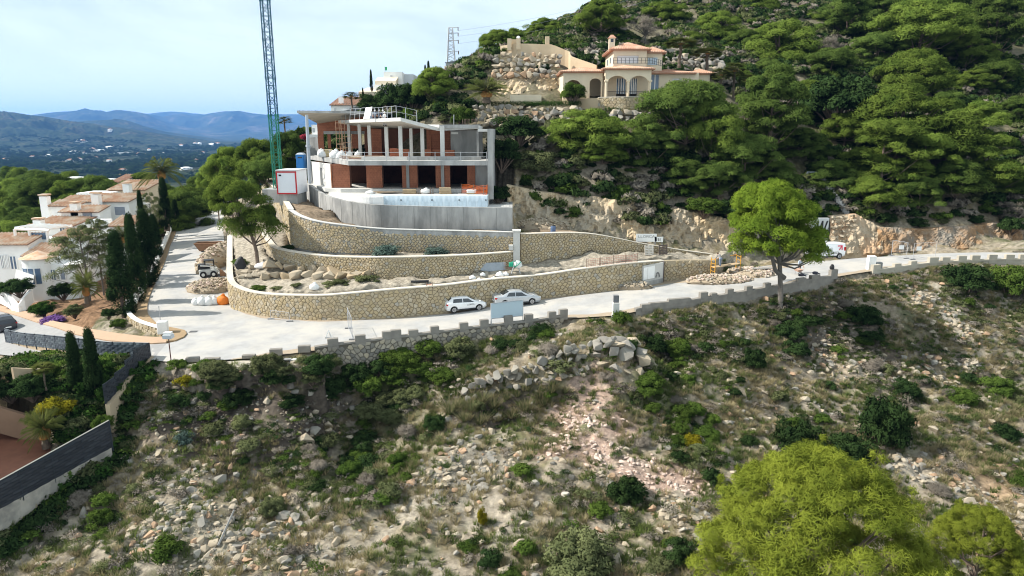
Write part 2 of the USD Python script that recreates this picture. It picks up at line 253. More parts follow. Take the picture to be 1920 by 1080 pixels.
HILL = [(985, 440, 80), (1000, 440, 85.6), (1100, 436, 87), (1200, 452, 88.5), (1300, 468, 89.2), (1350, 474, 89.6), (1400, 480, 90), (960, 352, 89.6), (985, 366, 89.6), (1100, 372, 90.4), (1200, 386, 91.4), (1300, 402, 92), (1360, 420, 92.6),
        (1480, 486, 91), (1500, 420, 94), (1560, 484, 93.4), (1600, 478, 93.4), (1590, 405, 96), (1640, 476, 93), (1650, 430, 95), (1700, 470, 93.2), (1710, 432, 94.8), (1800, 469, 93.6), (1800, 425, 95.4), (1910, 463, 95), (1910, 415, 97.4), (2050, 450, 97), (2100, 400, 104),
        (1000, 320, 93.6), (1100, 300, 96), (1200, 320, 96.4), (1300, 330, 97.6), (1400, 340, 99), (1500, 320, 103.6), (1560, 340, 102), (1650, 330, 104), (1750, 340, 103), (1850, 340, 104.4), (1900, 300, 110), (1000, 270, 97), (1100, 250, 100), (1250, 240, 103), (940, 290, 95),
        (900, 222, 106), (1000, 222, 106.6), (1100, 218, 107), (1200, 215, 107.4), (1260, 220, 107.6), (1600, 250, 115), (1700, 200, 125), (1800, 200, 126), (1900, 180, 131), (1450, 220, 112), (1400, 190, 118), (1360, 180, 121), (1500, 150, 128), (1600, 150, 130),
        (1800, 100, 146), (1500, 100, 143), (1350, 100, 141), (1300, 60, 151), (1900, 30, 165), (1150, 88, 138), (1250, 88, 138), (1100, 60, 149), (1040, 74, 142), (1070, 48, 160), (1090, 30, 185), (1060, 56, 200), (1030, 68, 200), (1105, 10, 205), (950, 100, 200), (1200, 0, 178), (1600, 0, 180), (1900, -60, 200), (1400, -60, 205), (1150, -60, 200), (2200, 100, 160), (2200, 250, 120), (2200, -60, 210),
        (985, 78, 142), (940, 95, 137), (905, 112, 130), (870, 128, 124), (848, 150, 119), (820, 185, 112), (790, 205, 110), (850, 210, 106), (760, 215, 113), (700, 210, 120), (640, 212, 126), (600, 225, 128), (560, 240, 130), (540, 250, 133), (1000, 60, 170), (900, 110, 175), (800, 190, 175), (650, 240, 180),
        (930, 250, 104), (930, 340, 90), (900, 215, 112)]
VILLA = [(x, y, z) for x, y, z in [(-4, 108, 22.6), (5, 109, 23.2), (14, 109, 23.2), (25, 110, 23.4), (34, 113, 24.4), (12, 118, 24), (25, 119, 24.4), (36, 121, 25), (0, 113.5, 23.3), (5, 122.4, 31), (-3, 122, 31), (12, 126, 31), (24, 128, 30.6), (36, 131, 32), (-1, 118.6, 27), (6, 119, 27.4)]]
LEFT = [(x, y, z) for x, y, z in [(-33, 84, 3.4), (-34, 92, 5.2), (-31, 79, 2.6), (-36, 100, 6), (-33, 110, 9), (-40, 112, 5.5), (-46, 120, 4.4), (-45, 135, 5), (-55, 150, 4), (-36, 125, 12), (-30, 130, 15), (-45, 160, 8), (-25, 150, 20), (-62, 175, 2.2), (-80, 190, -1), (-40, 200, 14), (-20, 250, 25), (-70, 230, 0),
        (-48, 78, -1.6), (-52, 84, -2.6), (-55, 96, -2.4), (-62, 112, -1.6), (-64, 95, -3.8), (-72, 120, -3), (-74, 136, -2), (-78, 150, -2.6), (-90, 110, -9), (-86, 92, -7), (-70, 88, -4.6), (-88, 165, -6), (-100, 140, -12), (-120, 160, -22), (-130, 110, -18), (-130, 80, -14), (-120, 210, -24), (-100, 250, -16), (-45, 72, -.9), (-59, 83, -3.6), (-44, 66.6, -1.6), (-50, 71.4, -2.2)]]
RIGHT = [(70, 92, 4.5), (75, 98, 8), (90, 100, 9), (95, 120, 22), (110, 150, 37), (120, 200, 62), (125, 100, 12)]
SITE = [(-6, 92, 10), (-15, 96, 10.4), (-26, 100, 11.6), (-30, 104, 11.4), (-20, 108, 14), (-8, 106, 17), (0, 100, 15), (-2, 110, 20), (-14, 112, 18), (-26, 115, 14.5), (-29, 95, 10.4)]
_cp = np.vstack([np.array([P(*p) for p in FORE + GARD + HILL]), np.array(RAW + VILLA + LEFT + RIGHT + SITE, float), _rp - [0, 0, .3]])
_base = RBFInterpolator(_cp[:, :2], _cp[:, 2], kernel='linear', smoothing=.25, neighbors=60)
XS = np.unique(np.round(np.r_[np.arange(-140, -70, 2.0), np.arange(-70, -48, .8), np.arange(-48, 62, .34), np.arange(62, 100, .9), np.arange(100, 170, 2.5)], 3))
YS = np.unique(np.round(np.r_[np.arange(18, 34, 1.2), np.arange(34, 68, .3), np.arange(68, 98, .4), np.arange(98, 130, .8), np.arange(130, 290, 2.2)], 3))
GX, GY = np.meshgrid(XS, YS, indexing='ij')
GZ = _base(np.stack([GX.ravel(), GY.ravel()], 1)).reshape(GX.shape)
GZ = gaussian_filter(GZ, 1.6)
_pts3 = np.stack([GX, GY, GX * 0], -1)
def inside(poly): return shapely.contains_xy(poly, GX, GY)
def offs(path, d): return np.asarray(LineString(path[:, :2]).offset_curve(d).coords)
T1 = Polygon(np.vstack([offs(W1, .45), [W1B[0][:2] + [0, .5], W1B[-1][:2] + [0, .6]], offs(W3R, -.1)[::-1], offs(W2, -.1)[::-1]])).buffer(0)
T2 = Polygon(np.vstack([offs(W2, .45), offs(W3, -.1)[::-1], offs(W3L, -.1)[::-1]])).buffer(0)
_sl = np.array([G(345, 690, -1.25), G(400, 700, -1.3), G(470, 695, -1.25), G(590, 691, -1.2), G(590, 659, -.72), G(520, 668, -.82), G(430, 676, -.95), G(350, 683, -1.05)]); _pz = float(P(60, 845, 49)[2]) + .5; _pp = [G(-80, 960, _pz), G(50, 905, _pz), G(112, 864, _pz), G(70, 812, _pz), G(-80, 780, _pz)]
T3 = Polygon(np.vstack([offs(W3L, .45), offs(W3, .45), offs(W3R, .45), P(1380, 480, 87)[None, :2], P(1200, 455, 87)[None, :2], P(1000, 440, 84)[None, :2], CONC[::-1, :2] - [0, .05]])).buffer(0)
PAD = Polygon(np.vstack([CONC[:, :2] + [0, .5], [[0, 95], [-8, 99], [-27, 101]]])).buffer(0)
flat = np.zeros(GX.shape)
near = lambda path, i: np.asarray(path)[cKDTree(np.asarray(path)[:, :2]).query(np.stack([GX, GY], -1))[1], i]
_w1, _ = resample(np.vstack([W1, W1B]), .5); _w2, _ = resample(np.vstack([W2, W3R]), .5); _w3, _ = resample(np.vstack([W3L, W3, W3R]), .5)
def setz(poly, z, f=1.0):
    k = inside(poly); GZ[k] = np.broadcast_to(z, GX.shape)[k]; flat[k] = f
d1 = cKDTree(_w1[:, :2]).query(np.stack([GX, GY], -1))[0]
setz(T1, np.minimum(near(_w1, 2) - .12 + .26 * np.maximum(d1 - .6, 0), 4.6), .45)
setz(T2, near(_w2, 2) - .3, .85)
d3 = cKDTree(_w3[:, :2]).query(np.stack([GX, GY], -1))[0]
setz(T3, near(_w3, 2) - .3 - .07 * np.maximum(d3 - .8, 0) * (GX < 2), .75)
setz(PAD, 9.2); setz(PG(_sl).buffer(.6), -1.12); setz(PG(np.array(_pp)).buffer(.3), _pz - .3)
_r = ROADS.buffer(.8); k = inside(_r); GZ[k] = np.minimum(GZ[k], roadz(GX[k], GY[k]) - .12); 
k = inside(ROADS.buffer(.1)); GZ[k] = roadz(GX[k], GY[k]) - .14; flat[inside(ROADS.buffer(.5))] = 1
flat = gaussian_filter(flat, .8)
flat = np.where((GX < -31) & (GY < 58) & (GY > 34), np.maximum(flat, .7), flat); rough = (1 - np.clip(flat, 0, 1))
near_f = np.clip((140 - GY) / 40, .25, 1)
rel = (meshkit.fbm(_pts3 * .33, 4, 3) - .5) * 1.5 + (meshkit.fbm(_pts3 * 1.3, 3, 11) - .5) * .46
gx, gy = np.gradient(GZ, XS, axis=0), np.gradient(GZ, YS, axis=1)
steep = np.clip((np.hypot(gx, gy) - .7) / .9, 0, 1)
rock = np.abs(meshkit.fbm(_pts3 * .55, 4, 21) - .5) * 2
GZ = GZ + rough * near_f * rel * (1 + .5 * steep) + rough * steep * (rock - .4) * .9
def _idx(a, v): return np.interp(v, a, np.arange(len(a)))
def land(x, y):
    x, y = np.broadcast_arrays(np.asarray(x, float), np.asarray(y, float))
    return map_coordinates(GZ, [_idx(XS, x.ravel()), _idx(YS, y.ravel())], order=1, mode='nearest').reshape(x.shape)
def onland(px, py, y0=20, y1=285, back=0.0):
    """first meeting of a sight line with the ground"""
    u, yd, zd = ray(px, py); Y = np.arange(y0, y1, .12); t = Y / yd; z = ZC + zd * t; h = land(u * t, Y)
    k = np.nonzero(z <= h)[0]; i = k[0] if len(k) else len(Y) - 1
    y = Y[i] + back; t = y / yd
    return np.array([u * t, y, float(land(u * t, y))])
# ------------------------------------------------------------- land: soil colours by place (dry albedo)
nz = lambda s, k, o=4: meshkit.fbm(_pts3 * s, o, k)
TAN, PALE, PINK, MULCH, GREEN, OCHRE, GREY, RUST, DRY = map(np.array, [(.345, .285, .21), (.44, .39, .315), (.50, .36, .29), (.105, .085, .07), (.085, .105, .035), (.44, .33, .19), (.29, .265, .225), (.36, .17, .075), (.27, .225, .14)])
a = nz(.22, 5)[..., None]; b = nz(.9, 6)[..., None]
TONE = TAN * (1 - a) + PALE * a
TONE = TONE * (1 - np.clip((b - .5) * 5, 0, 1)) + DRY * np.clip((b - .5) * 5, 0, 1)
g = np.clip((nz(.35, 8) - .47) * 6, 0, 1)[..., None] * np.clip((nz(1.6, 9) - .42) * 6, 0, 1)[..., None] * .75
TONE = TONE * (1 - g) + GREEN * g
def soil(c, pts, r, s=.9, soft=.5):
    global TONE
    w = np.zeros(GX.shape)
    for p in pts:
        q = onland(*p[:2]); rr = p[2] if len(p) > 2 else r
        d = np.hypot(GX - q[0], (GY - q[1])) + (nz(.5, 31) - .5) * rr * 1.1 + (nz(1.7, 33) - .5) * rr * .6
        w = np.maximum(w, np.clip((rr - d) / (rr * soft), 0, 1))
    w = (w * s)[..., None]; v = (.8 + .4 * nz(1.1, 34))[..., None]
    TONE = TONE * (1 - w) + c * v * w
soil(MULCH * .95, [(360, 740), (430, 735), (520, 760), (440, 810), (560, 790), (600, 720), (500, 720), (350, 800), (640, 760, 2.4), (420, 850, 2.6), (480, 760), (380, 790), (520, 830, 2.6)], 3.8, .95)
soil(MULCH, [(880, 770), (930, 780), (970, 770), (900, 750), (850, 790), (940, 800, 1)], 1.5, .95)
soil(GREEN, [(700, 700), (760, 740), (680, 850), (620, 890), (850, 680), (900, 672), (940, 655), (990, 640), (740, 800), (720, 860, 2), (800, 690)], 2.4, .75)
soil(PALE, [(700, 1000), (780, 960), (900, 960), (650, 1050), (560, 1000), (950, 1000)], 2.6, .7)
soil(TAN * 1.1, [(1050, 605), (1100, 615), (960, 680), (900, 700), (1140, 620)], 1.8, .8)
soil(PINK, [(1050, 830), (1120, 850), (1200, 890), (1300, 900), (1080, 780), (1100, 750), (1020, 850, 1.6), (1150, 800), (1250, 900)], 2.4, .95)
soil(PINK * .9, [(1150, 720), (1180, 690), (1120, 700)], 1.5, .6)
soil(GREEN * 1.1, [(1200, 730), (1270, 780), (1320, 850), (1230, 700), (1290, 830), (1180, 760, 1.4)], 2.2, .7)
soil(GREY, [(880, 860), (820, 880), (930, 880), (860, 900)], 1.9, .8)
soil(TAN * 1.15, [(1500, 715), (1580, 700), (1650, 705), (1750, 705), (1440, 740)], 2.0, .75)
soil(MULCH * 1.1, [(1500, 610), (1540, 640), (1480, 580), (1570, 600), (1460, 650), (1600, 650), (1680, 660), (1520, 560), (1740, 655)], 2.6, .8)
soil(TAN * .9, [(1640, 570), (1660, 600)], 2.4, .8)
soil(PALE * 1.05, [(1740, 570), (1790, 600), (1770, 540), (1820, 640)], 2.4, .8)
soil(PALE, [(1720, 890), (1780, 900), (1700, 870)], 2.2, .8)
soil(np.array((.42, .29, .18)), [(1840, 900), (1900, 920), (1880, 880)], 2.4, .8)
soil(PALE, [(320, 680), (380, 690), (450, 1020), (380, 1000)], 2.0, .7)
ys_ = GY > 84
cl = (np.clip((steep - .35) * 3, 0, 1) * ys_ * (GZ < 13) * (GX > -3))[..., None]
v = nz(.8, 41)[..., None]
TONE = TONE * (1 - cl) + cl * (np.where(v > .53, OCHRE, np.where(v > .45, PALE, GREY)) * (.75 + .5 * nz(2.2, 42))[..., None])
ri = np.clip((GX - 52) / 6, 0, 1)[..., None] * cl; TONE = TONE * (1 - ri * .6) + RUST * ri * .6
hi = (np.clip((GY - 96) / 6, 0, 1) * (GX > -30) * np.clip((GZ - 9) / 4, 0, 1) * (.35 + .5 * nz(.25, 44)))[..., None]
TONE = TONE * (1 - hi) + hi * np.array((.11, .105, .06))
TONE = np.where(inside(T1)[..., None], PALE * 1.0, TONE); TONE = np.where(inside(T2)[..., None], PALE * .9, TONE); TONE = np.where(inside(T3)[..., None], np.array((.33, .25, .175)) * (.7 + .6 * nz(.9, 46))[..., None], TONE)
lf = ((GX < -44) & (GY > 66) & (GY < 100))[..., None]; TONE = np.where(lf, np.array((.28, .17, .10)) * (.6 + .8 * nz(.7, 47))[..., None], TONE)
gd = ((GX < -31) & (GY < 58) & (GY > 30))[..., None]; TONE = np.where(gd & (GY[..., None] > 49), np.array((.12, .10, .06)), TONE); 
MATS['earth'] = usdkit.material(stage, '/World/Looks/earth', {
    'at': ('attribute', {'attribute': 'tone'}), 'g': ('geometry', {}), 'n': ('noise_texture', {'scale': 2.2, 'detail': 9.0, 'roughness': .72}), 'r': ('rgb_ramp', {'ramp': [(.28, (.45, .43, .40)), (.5, (1, 1, 1)), (.7, (1.5, 1.48, 1.42))]}),
    'v': ('voronoi_texture', {'scale': 2.6, 'randomness': 1.0}), 'vr': ('rgb_ramp', {'ramp': [(0, (1.32, 1.3, 1.26)), (.35, (1, 1, 1)), (.8, (.78, .77, .74))]}),
    'm': ('mix_color', {'blend_type': 'multiply', 'fac': 1.0, 'use_clamp': False}), 'm2': ('mix_color', {'blend_type': 'multiply', 'fac': .8, 'use_clamp': False}),
    'nb': ('noise_texture', {'scale': 5.0, 'detail': 9.0, 'roughness': .75}), 'b': ('bump', {'strength': .9, 'distance': .12}), 'p': ('principled_bsdf', {'roughness': .95, 'specular_ior_level': .12})},
    [('g.position', 'n.vector'), ('n.fac', 'r.fac'), ('g.position', 'v.vector'), ('v.distance', 'vr.fac'), ('at.color', 'm.a'), ('r.color', 'm.b'), ('m.result', 'm2.a'), ('vr.color', 'm2.b'), ('m2.result', 'p.base_color'),
     ('g.position', 'nb.vector'), ('nb.fac', 'b.height'), ('b.normal', 'p.normal')], surface='p.BSDF')
def gridmesh(X, Y, Z):
    n, m = X.shape; i = np.arange(n * m).reshape(n, m)
    q = np.stack([i[:-1, :-1], i[1:, :-1], i[1:, 1:], i[:-1, 1:]], -1).reshape(-1, 4)
    return np.stack([X, Y, Z], -1).reshape(-1, 3), np.vstack([q[:, [0, 1, 2]], q[:, [0, 2, 3]]])
single('ground', tm(*gridmesh(GX, GY, GZ)), MATS['earth'], 'dry stony hillside ground with rubble, soil and scrub', 'ground', kind='structure', smooth=True, col=np.clip(TONE * .74, .01, .9).reshape(-1, 3))
# ------------------------------------------------------------- roads and pavements
def sheet(name, poly, dz, m, skirt=0.0, step=1.2, label=None, zf=roadz, col=None):
    pg = PG(poly); ring, _ = resample(np.vstack([np.asarray(pg.exterior.coords)]), step); ring = ring[:-1]
    x0, y0, x1, y1 = pg.bounds; gx_, gy_ = np.meshgrid(np.arange(x0, x1, step * 1.3), np.arange(y0, y1, step * 1.3))
    k = shapely.contains_xy(pg.buffer(-step * .5), gx_, gy_); pts = np.vstack([ring[:, :2], np.stack([gx_[k], gy_[k]], 1)])
    from scipy.spatial import Delaunay
    tri = Delaunay(pts).simplices; c = pts[tri].mean(1); tri = tri[shapely.contains_xy(pg, c[:, 0], c[:, 1])]
    a_ = pts[tri]; e1, e2 = a_[:, 1] - a_[:, 0], a_[:, 2] - a_[:, 0]; cr = e1[:, 0] * e2[:, 1] - e1[:, 1] * e2[:, 0]; tri = tri[np.abs(cr) > 1e-6]; cr = cr[np.abs(cr) > 1e-6]; tri[cr < 0] = tri[cr < 0][:, ::-1]
    z = zf(pts[:, 0], pts[:, 1]) + dz; v = np.column_stack([pts, z]); f = tri
    if skirt:
        n = len(ring); b = v[:n] - [0, 0, skirt]; o = len(v); i = np.arange(n); j = (i + 1) % n; v = np.vstack([v[:n], v[n:], b])
        q1 = np.stack([i, o + i, o + j], 1); q2 = np.stack([i, o + j, j], 1)
        ccw = Polygon(ring[:, :2]).exterior.is_ccw; f = np.vstack([f, q1 if ccw else q1[:, ::-1], q2 if ccw else q2[:, ::-1]])
    return single(name, tm(v, f), m, label, name.replace('_', ' ').split()[-1], kind='structure')
road_m = mat('asphalt_pale', (.37, .365, .355), (.29, .285, .275), .7, .9, .5, 30, c3=(.42, .395, .355), scale3=.3, f3=.9)
sheet('road', main_poly, 0, road_m, label='pale worn road curving round the building plot')
def verge(name, label, line, w, seed):
    q, s = resample(RR(line), .5); t_ = np.gradient(q[:, :2], axis=0); t_ /= np.linalg.norm(t_, axis=1, keepdims=True); n_ = np.stack([-t_[:, 1], t_[:, 0]], 1); n_ *= np.sign(n_[len(n_) // 2] @ np.array(w[1:3]))
    d = w[0] * (.35 + 1.3 * meshkit.fbm(np.column_stack([s * .35, s * 0 + seed, s * 0]), 4, seed)) * np.clip(np.minimum(s, s[-1] - s) / 3, .1, 1); sheet(name, np.vstack([q[:, :2] - n_ * .1, (q[:, :2] + n_ * d[:, None])[::-1]]), .006, mat('dust_tan', (.35, .285, .21), (.3, .24, .175), 2.5, .95, .5, 12), step=.5, label=label)
verge('road_verge', 'tan gravel and dust strip along the valley side of the road', LOW[2:-1], (1.0, -.4, 1), 3); verge('road_verge', 'tan dust washed in at the foot of the lowest wall', W1_BASE[2:], (.55, .4, -1), 8); verge('road_verge', 'reddish dust patch before the stone heaps at the wall end', [(1150, 545), (1240, 529), (1330, 518), (1430, 501), (1500, 494)], (1.5, .2, -1), 5)
sheet('lower_road', low_poly, .004, mat('asphalt_grey', (.30, .295, .285), (.25, .245, .24), 1.4, .9, .4, 30), label='grey lane running down behind the slate fence')
sheet('pavement', pave_poly, .13, mat('pavement_ochre', (.31, .215, .12), (.25, .175, .10), 2.5, .9, .3, 24), .3, label='ochre pavement along the white parapet wall')
sheet('lower_pavement', lowpave_poly, .12, mat('pavement_pink', (.41, .28, .185), (.36, .25, .17), 2.0, .9, .3, 24), .3, label='pinkish pavement beside the lower lane')
# ------------------------------------------------------------- valley, hills, mountains, haze
def ridge_line(pts, Y):
    q = np.array([P(a, b, Y) for a, b in pts]); return q[:, 0] / Y, q[:, 2]
RIDGES = [(6200, 1500, 1300, ridge_line([(-420, 170), (-250, 180), (-100, 192), (-40, 199), (0, 205), (30, 209), (80, 215), (120, 222), (170, 229), (240, 239), (330, 252), (400, 262), (520, 268), (700, 272)], 6200), .9),
          (8600, 1500, 1500, ridge_line([(-200, 262), (0, 250), (60, 238), (120, 227), (180, 223), (215, 221), (240, 225), (270, 235), (310, 245), (360, 252), (430, 262), (500, 262), (560, 254), (600, 246), (700, 240)], 8600), .9),
          (13500, 2600, 2200, ridge_line([(-300, 235), (0, 226), (50, 215), (75, 212), (100, 209), (128, 207), (143, 205.5), (160, 202), (172, 205), (188, 205.5), (200, 208), (222, 206), (250, 209), (275, 213), (292, 221), (320, 231), (360, 240), (420, 246), (600, 246)], 13500), .75),
          (15200, 2000, 1700, ridge_line([(200, 240), (262, 222), (285, 213), (305, 218), (330, 214), (345, 213), (360, 215), (380, 214), (395, 210), (420, 207), (445, 207.5), (475, 211), (500, 213), (520, 219), (545, 226), (580, 232), (700, 225)], 15200), .75),
          (18000, 2000, 2000, ridge_line([(-300, 220), (100, 222), (270, 213), (300, 209.5), (318, 208.5), (345, 210), (380, 213), (420, 214), (700, 212)], 18000), .4)]
def valley(X, Y):
    D = np.hypot(X, Y); p = np.stack([X, Y, X * 0], -1)
    z = np.interp(D, [100, 180, 260, 400, 800, 1500, 4000, 30000], [-16, -30, -42, -56, -67, -74, -75, -75]) + (meshkit.fbm(p / 90, 3, 50) - .5) * np.interp(D, [200, 800], [6, 14]) + (meshkit.fbm(p / 700, 4, 51) - .5) * np.interp(D, [800, 4000], [8, 34])
    for Yr, w0, w1, (us, zs), nf in RIDGES:
        h = np.interp(X / Y, us, zs) + 75; d = (Y - Yr) / np.where(Y < Yr, w0, w1)
        n = 1 - np.abs(meshkit.fbm(p / (Yr * .07), 6, 52) - .5) * 3.2
        z = np.maximum(z, -75 + h * np.exp(-d * d) * (1 - nf * (.9 - n) * np.clip(np.abs(d) * 2.5, .06, 1)) - 12)
    return z
us_ = np.linspace(-1.15, .1, 760); ys2 = np.concatenate([np.geomspace(150, 3500, 230), np.linspace(3560, 20500, 380)])
UU, YY = np.meshgrid(us_, ys2, indexing='ij'); XX = UU * YY; ZZ = valley(XX, YY)
ZZ = ZZ - 30 * np.clip(1 - np.hypot((XX + 40) / 150, (YY - 150) / 140), 0, 1) ** .5
far_m = usdkit.material(stage, '/World/Looks/valley_scrub', {
    'g': ('geometry', {}), 'n1': ('noise_texture', {'scale': .006, 'detail': 8.0, 'roughness': .65}), 'r1': ('rgb_ramp', {'ramp': [(.34, (.011, .019, .011)), (.5, (.021, .032, .018)), (.6, (.036, .04, .026)), (.74, (.065, .056, .042))]}),
    'm': ('mapping', {'scale': (.35, 1, 1)}), 'v': ('voronoi_texture', {'scale': .0065}), 'rv': ('rgb_ramp', {'ramp': [(0, (.6, .75, .5)), (.5, (1, 1, 1)), (1, (1.35, 1.2, 1.0))]}), 'v2': ('voronoi_texture', {'scale': .034}), 'r2': ('rgb_ramp', {'ramp': [(.1, (.2, .28, .2)), (.55, (1.5, 1.4, 1.25))]}),
    'x1': ('mix_color', {'blend_type': 'multiply', 'fac': .8, 'use_clamp': False}), 'x2': ('mix_color', {'blend_type': 'multiply', 'fac': .85, 'use_clamp': False}), 'p': ('principled_bsdf', {'roughness': 1.0, 'specular_ior_level': 0.05})},
    [('g.position', 'n1.vector'), ('n1.fac', 'r1.fac'), ('g.position', 'm.vector'), ('m.vector', 'v.vector'), ('v.color', 'rv.fac'), ('g.position', 'v2.vector'), ('v2.distance', 'r2.fac'), ('r1.color', 'x1.a'), ('rv.color', 'x1.b'), ('x1.result', 'x2.a'), ('r2.color', 'x2.b'), ('x2.result', 'p.base_color')], surface='p.BSDF')
mt_m = usdkit.material(stage, '/World/Looks/mountain_scrub', {
    'g': ('geometry', {}), 'n1': ('noise_texture', {'scale': .0022, 'detail': 9.0, 'roughness': .66}), 'r1': ('rgb_ramp', {'ramp': [(.36, (.018, .03, .018)), (.52, (.04, .05, .03)), (.62, (.095, .085, .065)), (.74, (.16, .135, .11))]}), 'p': ('principled_bsdf', {'roughness': 1.0, 'specular_ior_level': .05})},
    [('g.position', 'n1.vector'), ('n1.fac', 'r1.fac'), ('r1.color', 'p.base_color')], surface='p.BSDF')
def cut(a, b): return tm(*gridmesh(XX[:, a:b], YY[:, a:b], ZZ[:, a:b]))
kA, kB = int(np.searchsorted(ys2, 4300)), int(np.searchsorted(ys2, 10400))
single('valley_plain', cut(0, kA + 1), far_m, 'wooded valley plain dotted with white houses', 'valley', kind='structure', smooth=True)
single('hills', cut(kA, kB + 1), far_m, 'dark wooded hills at the far side of the valley', 'hills', kind='structure', smooth=True)
single('mountains', cut(kB, len(ys2)), mt_m, 'hazy blue mountain range on the horizon', 'mountains', kind='structure', smooth=True)
MATS['haze'] = usdkit.material(stage, '/World/Looks/haze', {'v': ('principled_volume', {'color': (.19, .46, 1.0), 'density': 4.4e-5, 'anisotropy': .2})}, volume='v.volume')
single('haze', bbox_(-27000, 8000, -400, 21500, -140, 720), MATS['haze'], 'pale blue haze over the valley', 'haze', kind='stuff')

def quadroof(w, d, h, ov=.4, hip=.5):                      # hipped roof over a w x d plan, eaves at z = 0
    a, b = w / 2 + ov, d / 2 + ov; r = max(.05, a - b * (1 if hip else 0)) if w >= d else .05
    v = [(-a, -b, 0), (a, -b, 0), (a, b, 0), (-a, b, 0), (-r, 0, h), (r, 0, h), (-a, -b, -.15), (a, -b, -.15), (a, b, -.15), (-a, b, -.15)]
    f = [(0, 1, 5), (0, 5, 4), (1, 2, 5), (2, 3, 4), (2, 4, 5), (3, 0, 4), (6, 7, 1), (6, 1, 0), (7, 8, 2), (7, 2, 1), (8, 9, 3), (8, 3, 2), (9, 6, 0), (9, 0, 3), (6, 9, 8), (6, 8, 7)]
    return tm(v, f)
white_m = mat('white_render', (.84, .835, .81), (.76, .75, .72), .9, .85, .15, 20)
tile_far = mat('tile_far', (.42, .2, .11), (.3, .15, .09), 2.0, .9)
glass_dark = mat('window_dark', (.03, .035, .045), (.02, .024, .03), 2, .12, spec=.6)
def vpoint(px, py, y0=180, y1=20000):
    u, yd, zd = ray(px, py); Y = np.geomspace(y0, y1, 900); t = Y / yd; z = ZC + zd * t
    X = u * t; h = valley(X, Y); k = np.nonzero(z <= h)[0]; i = k[0] if len(k) else len(Y) - 1
    return np.array([X[i], Y[i], h[i]])
rr = np.random.default_rng(5)
kinds_h = []
for k in range(4):
    p = proto('valley_house'); w, d, h = [(14, 9, 5), (18, 10, 4), (11, 10, 6.5), (22, 11, 4)][k]
    part(p, 'wall', join([bbox_(-w / 2, w / 2, -d / 2, d / 2, -4, h), bbox_(-w / 2 - 3, -w / 2 + .1, -d / 2 + .4, d / 3, -4, h * .6)]), white_m)
    rf = part(p, 'roof', moved(quadroof(w, d, 2.0), (0, 0, h)), tile_far if k != 3 else white_m); part(rf, 'chimney', bbox_(w * .2, w * .2 + .8, 0, .8, h, h + 2.6), white_m)
    for s in (-.3, .05, .3): part(p, 'window', bbox_(s * w - .7, s * w + .7, -d / 2 - .06, -d / 2 + .1, h * .3, h * .3 + 1.5), glass_dark)
    kinds_h.append(p)
HOUSES = [(157, 267), (151, 266), (211, 277), (224, 275), (206, 278), (252, 292), (261, 292), (270, 292), (92, 293), (62, 295), (10, 301), (132, 304), (164, 303), (180, 298), (159, 288), (189, 284), (205, 303), (306, 289), (347, 287), (366, 270), (374, 270), (398, 272), (408, 271), (369, 304), (207, 248), (332, 312), (222, 318), (230, 323), (226, 332), (238, 318), (175, 284), (140, 287), (148, 300), (232, 309), (290, 300), (385, 300), (318, 303), (110, 302), (35, 312), (70, 308), (350, 318), (300, 315), (380, 290), (340, 276), (430, 285), (280, 283), (246, 333), (218, 338)]
for i, (a, b) in enumerate(HOUSES):
    q = vpoint(a, b); s = (1.0 + .5 * rr.random()) * min(1.6, max(.8, q[1] / 2600))
    inst(kinds_h[int(rr.integers(4))], 'valley_house', q, rr.uniform(0, 360), s, 'small white house scattered over the far valley floor', 'house', 'white houses on the valley floor')
q = vpoint(232, 292); p = thing('warehouse', 'long low white warehouse far out on the valley floor', 'warehouse', q)
w = q[1] / FPX * 33
part(p, 'wall', bbox_(q[0] - w / 2, q[0] + w / 2, q[1], q[1] + w * .5, q[2] - 5, q[2] + w * .13), white_m)
part(p, 'roof', bbox_(q[0] - w / 2 - 2, q[0] + w / 2 + 2, q[1] - 2, q[1] + w * .5 + 2, q[2] + w * .13, q[2] + w * .15), mat('roof_sheet', (.72, .74, .76), (.64, .66, .68), .1, .6))
for k in range(5): part(p, 'door', bbox_(q[0] - w * .4 + k * w * .18, q[0] - w * .4 + k * w * .18 + w * .08, q[1] - .6, q[1] + .3, q[2], q[2] + w * .08), glass_dark)
# ------------------------------------------------------------- stone retaining walls
STONES = [mat('stone_' + n, c1, c2, 1.6, .92, .5, 14) for n, c1, c2 in [('ochre', (.40, .325, .21), (.345, .275, .175)), ('gold', (.42, .335, .205), (.36, .285, .17)), ('sand', (.43, .36, .25), (.37, .31, .215)), ('brown', (.36, .29, .195), (.31, .25, .165)), ('grey', (.37, .34, .28), (.32, .29, .24)), ('pale', (.45, .39, .285), (.4, .34, .25))]]
GREYST = [mat('drystone_' + n, c1, c2, 1.6, .95, .6, 12) for n, c1, c2 in [('a', (.29, .26, .21), (.22, .2, .165)), ('b', (.36, .32, .25), (.28, .25, .2)), ('c', (.2, .185, .16), (.155, .145, .125)), ('d', (.4, .34, .25), (.31, .27, .2))]]
mortar_m = mat('mortar', (.39, .325, .225), (.33, .27, .185), 2, .95, .4, 18)
mortar_d = mat('mortar_dark', (.13, .115, .09), (.1, .09, .07), 2, .95, .4, 18)
coping_m = mat('coping_cement', (.62, .56, .47), (.52, .47, .39), 1.2, .9, .3, 20)
def frame(path, step=.35, smooth=True):
    p = smoothpath(path, 10) if smooth else np.asarray(path, float)
    q, s = resample(p, step); t = np.gradient(q[:, :2], axis=0); t /= np.linalg.norm(t, axis=1, keepdims=True) + 1e-9
    return q, s, np.stack([t[:, 1], -t[:, 0]], 1)           # outward = right of the walking direction
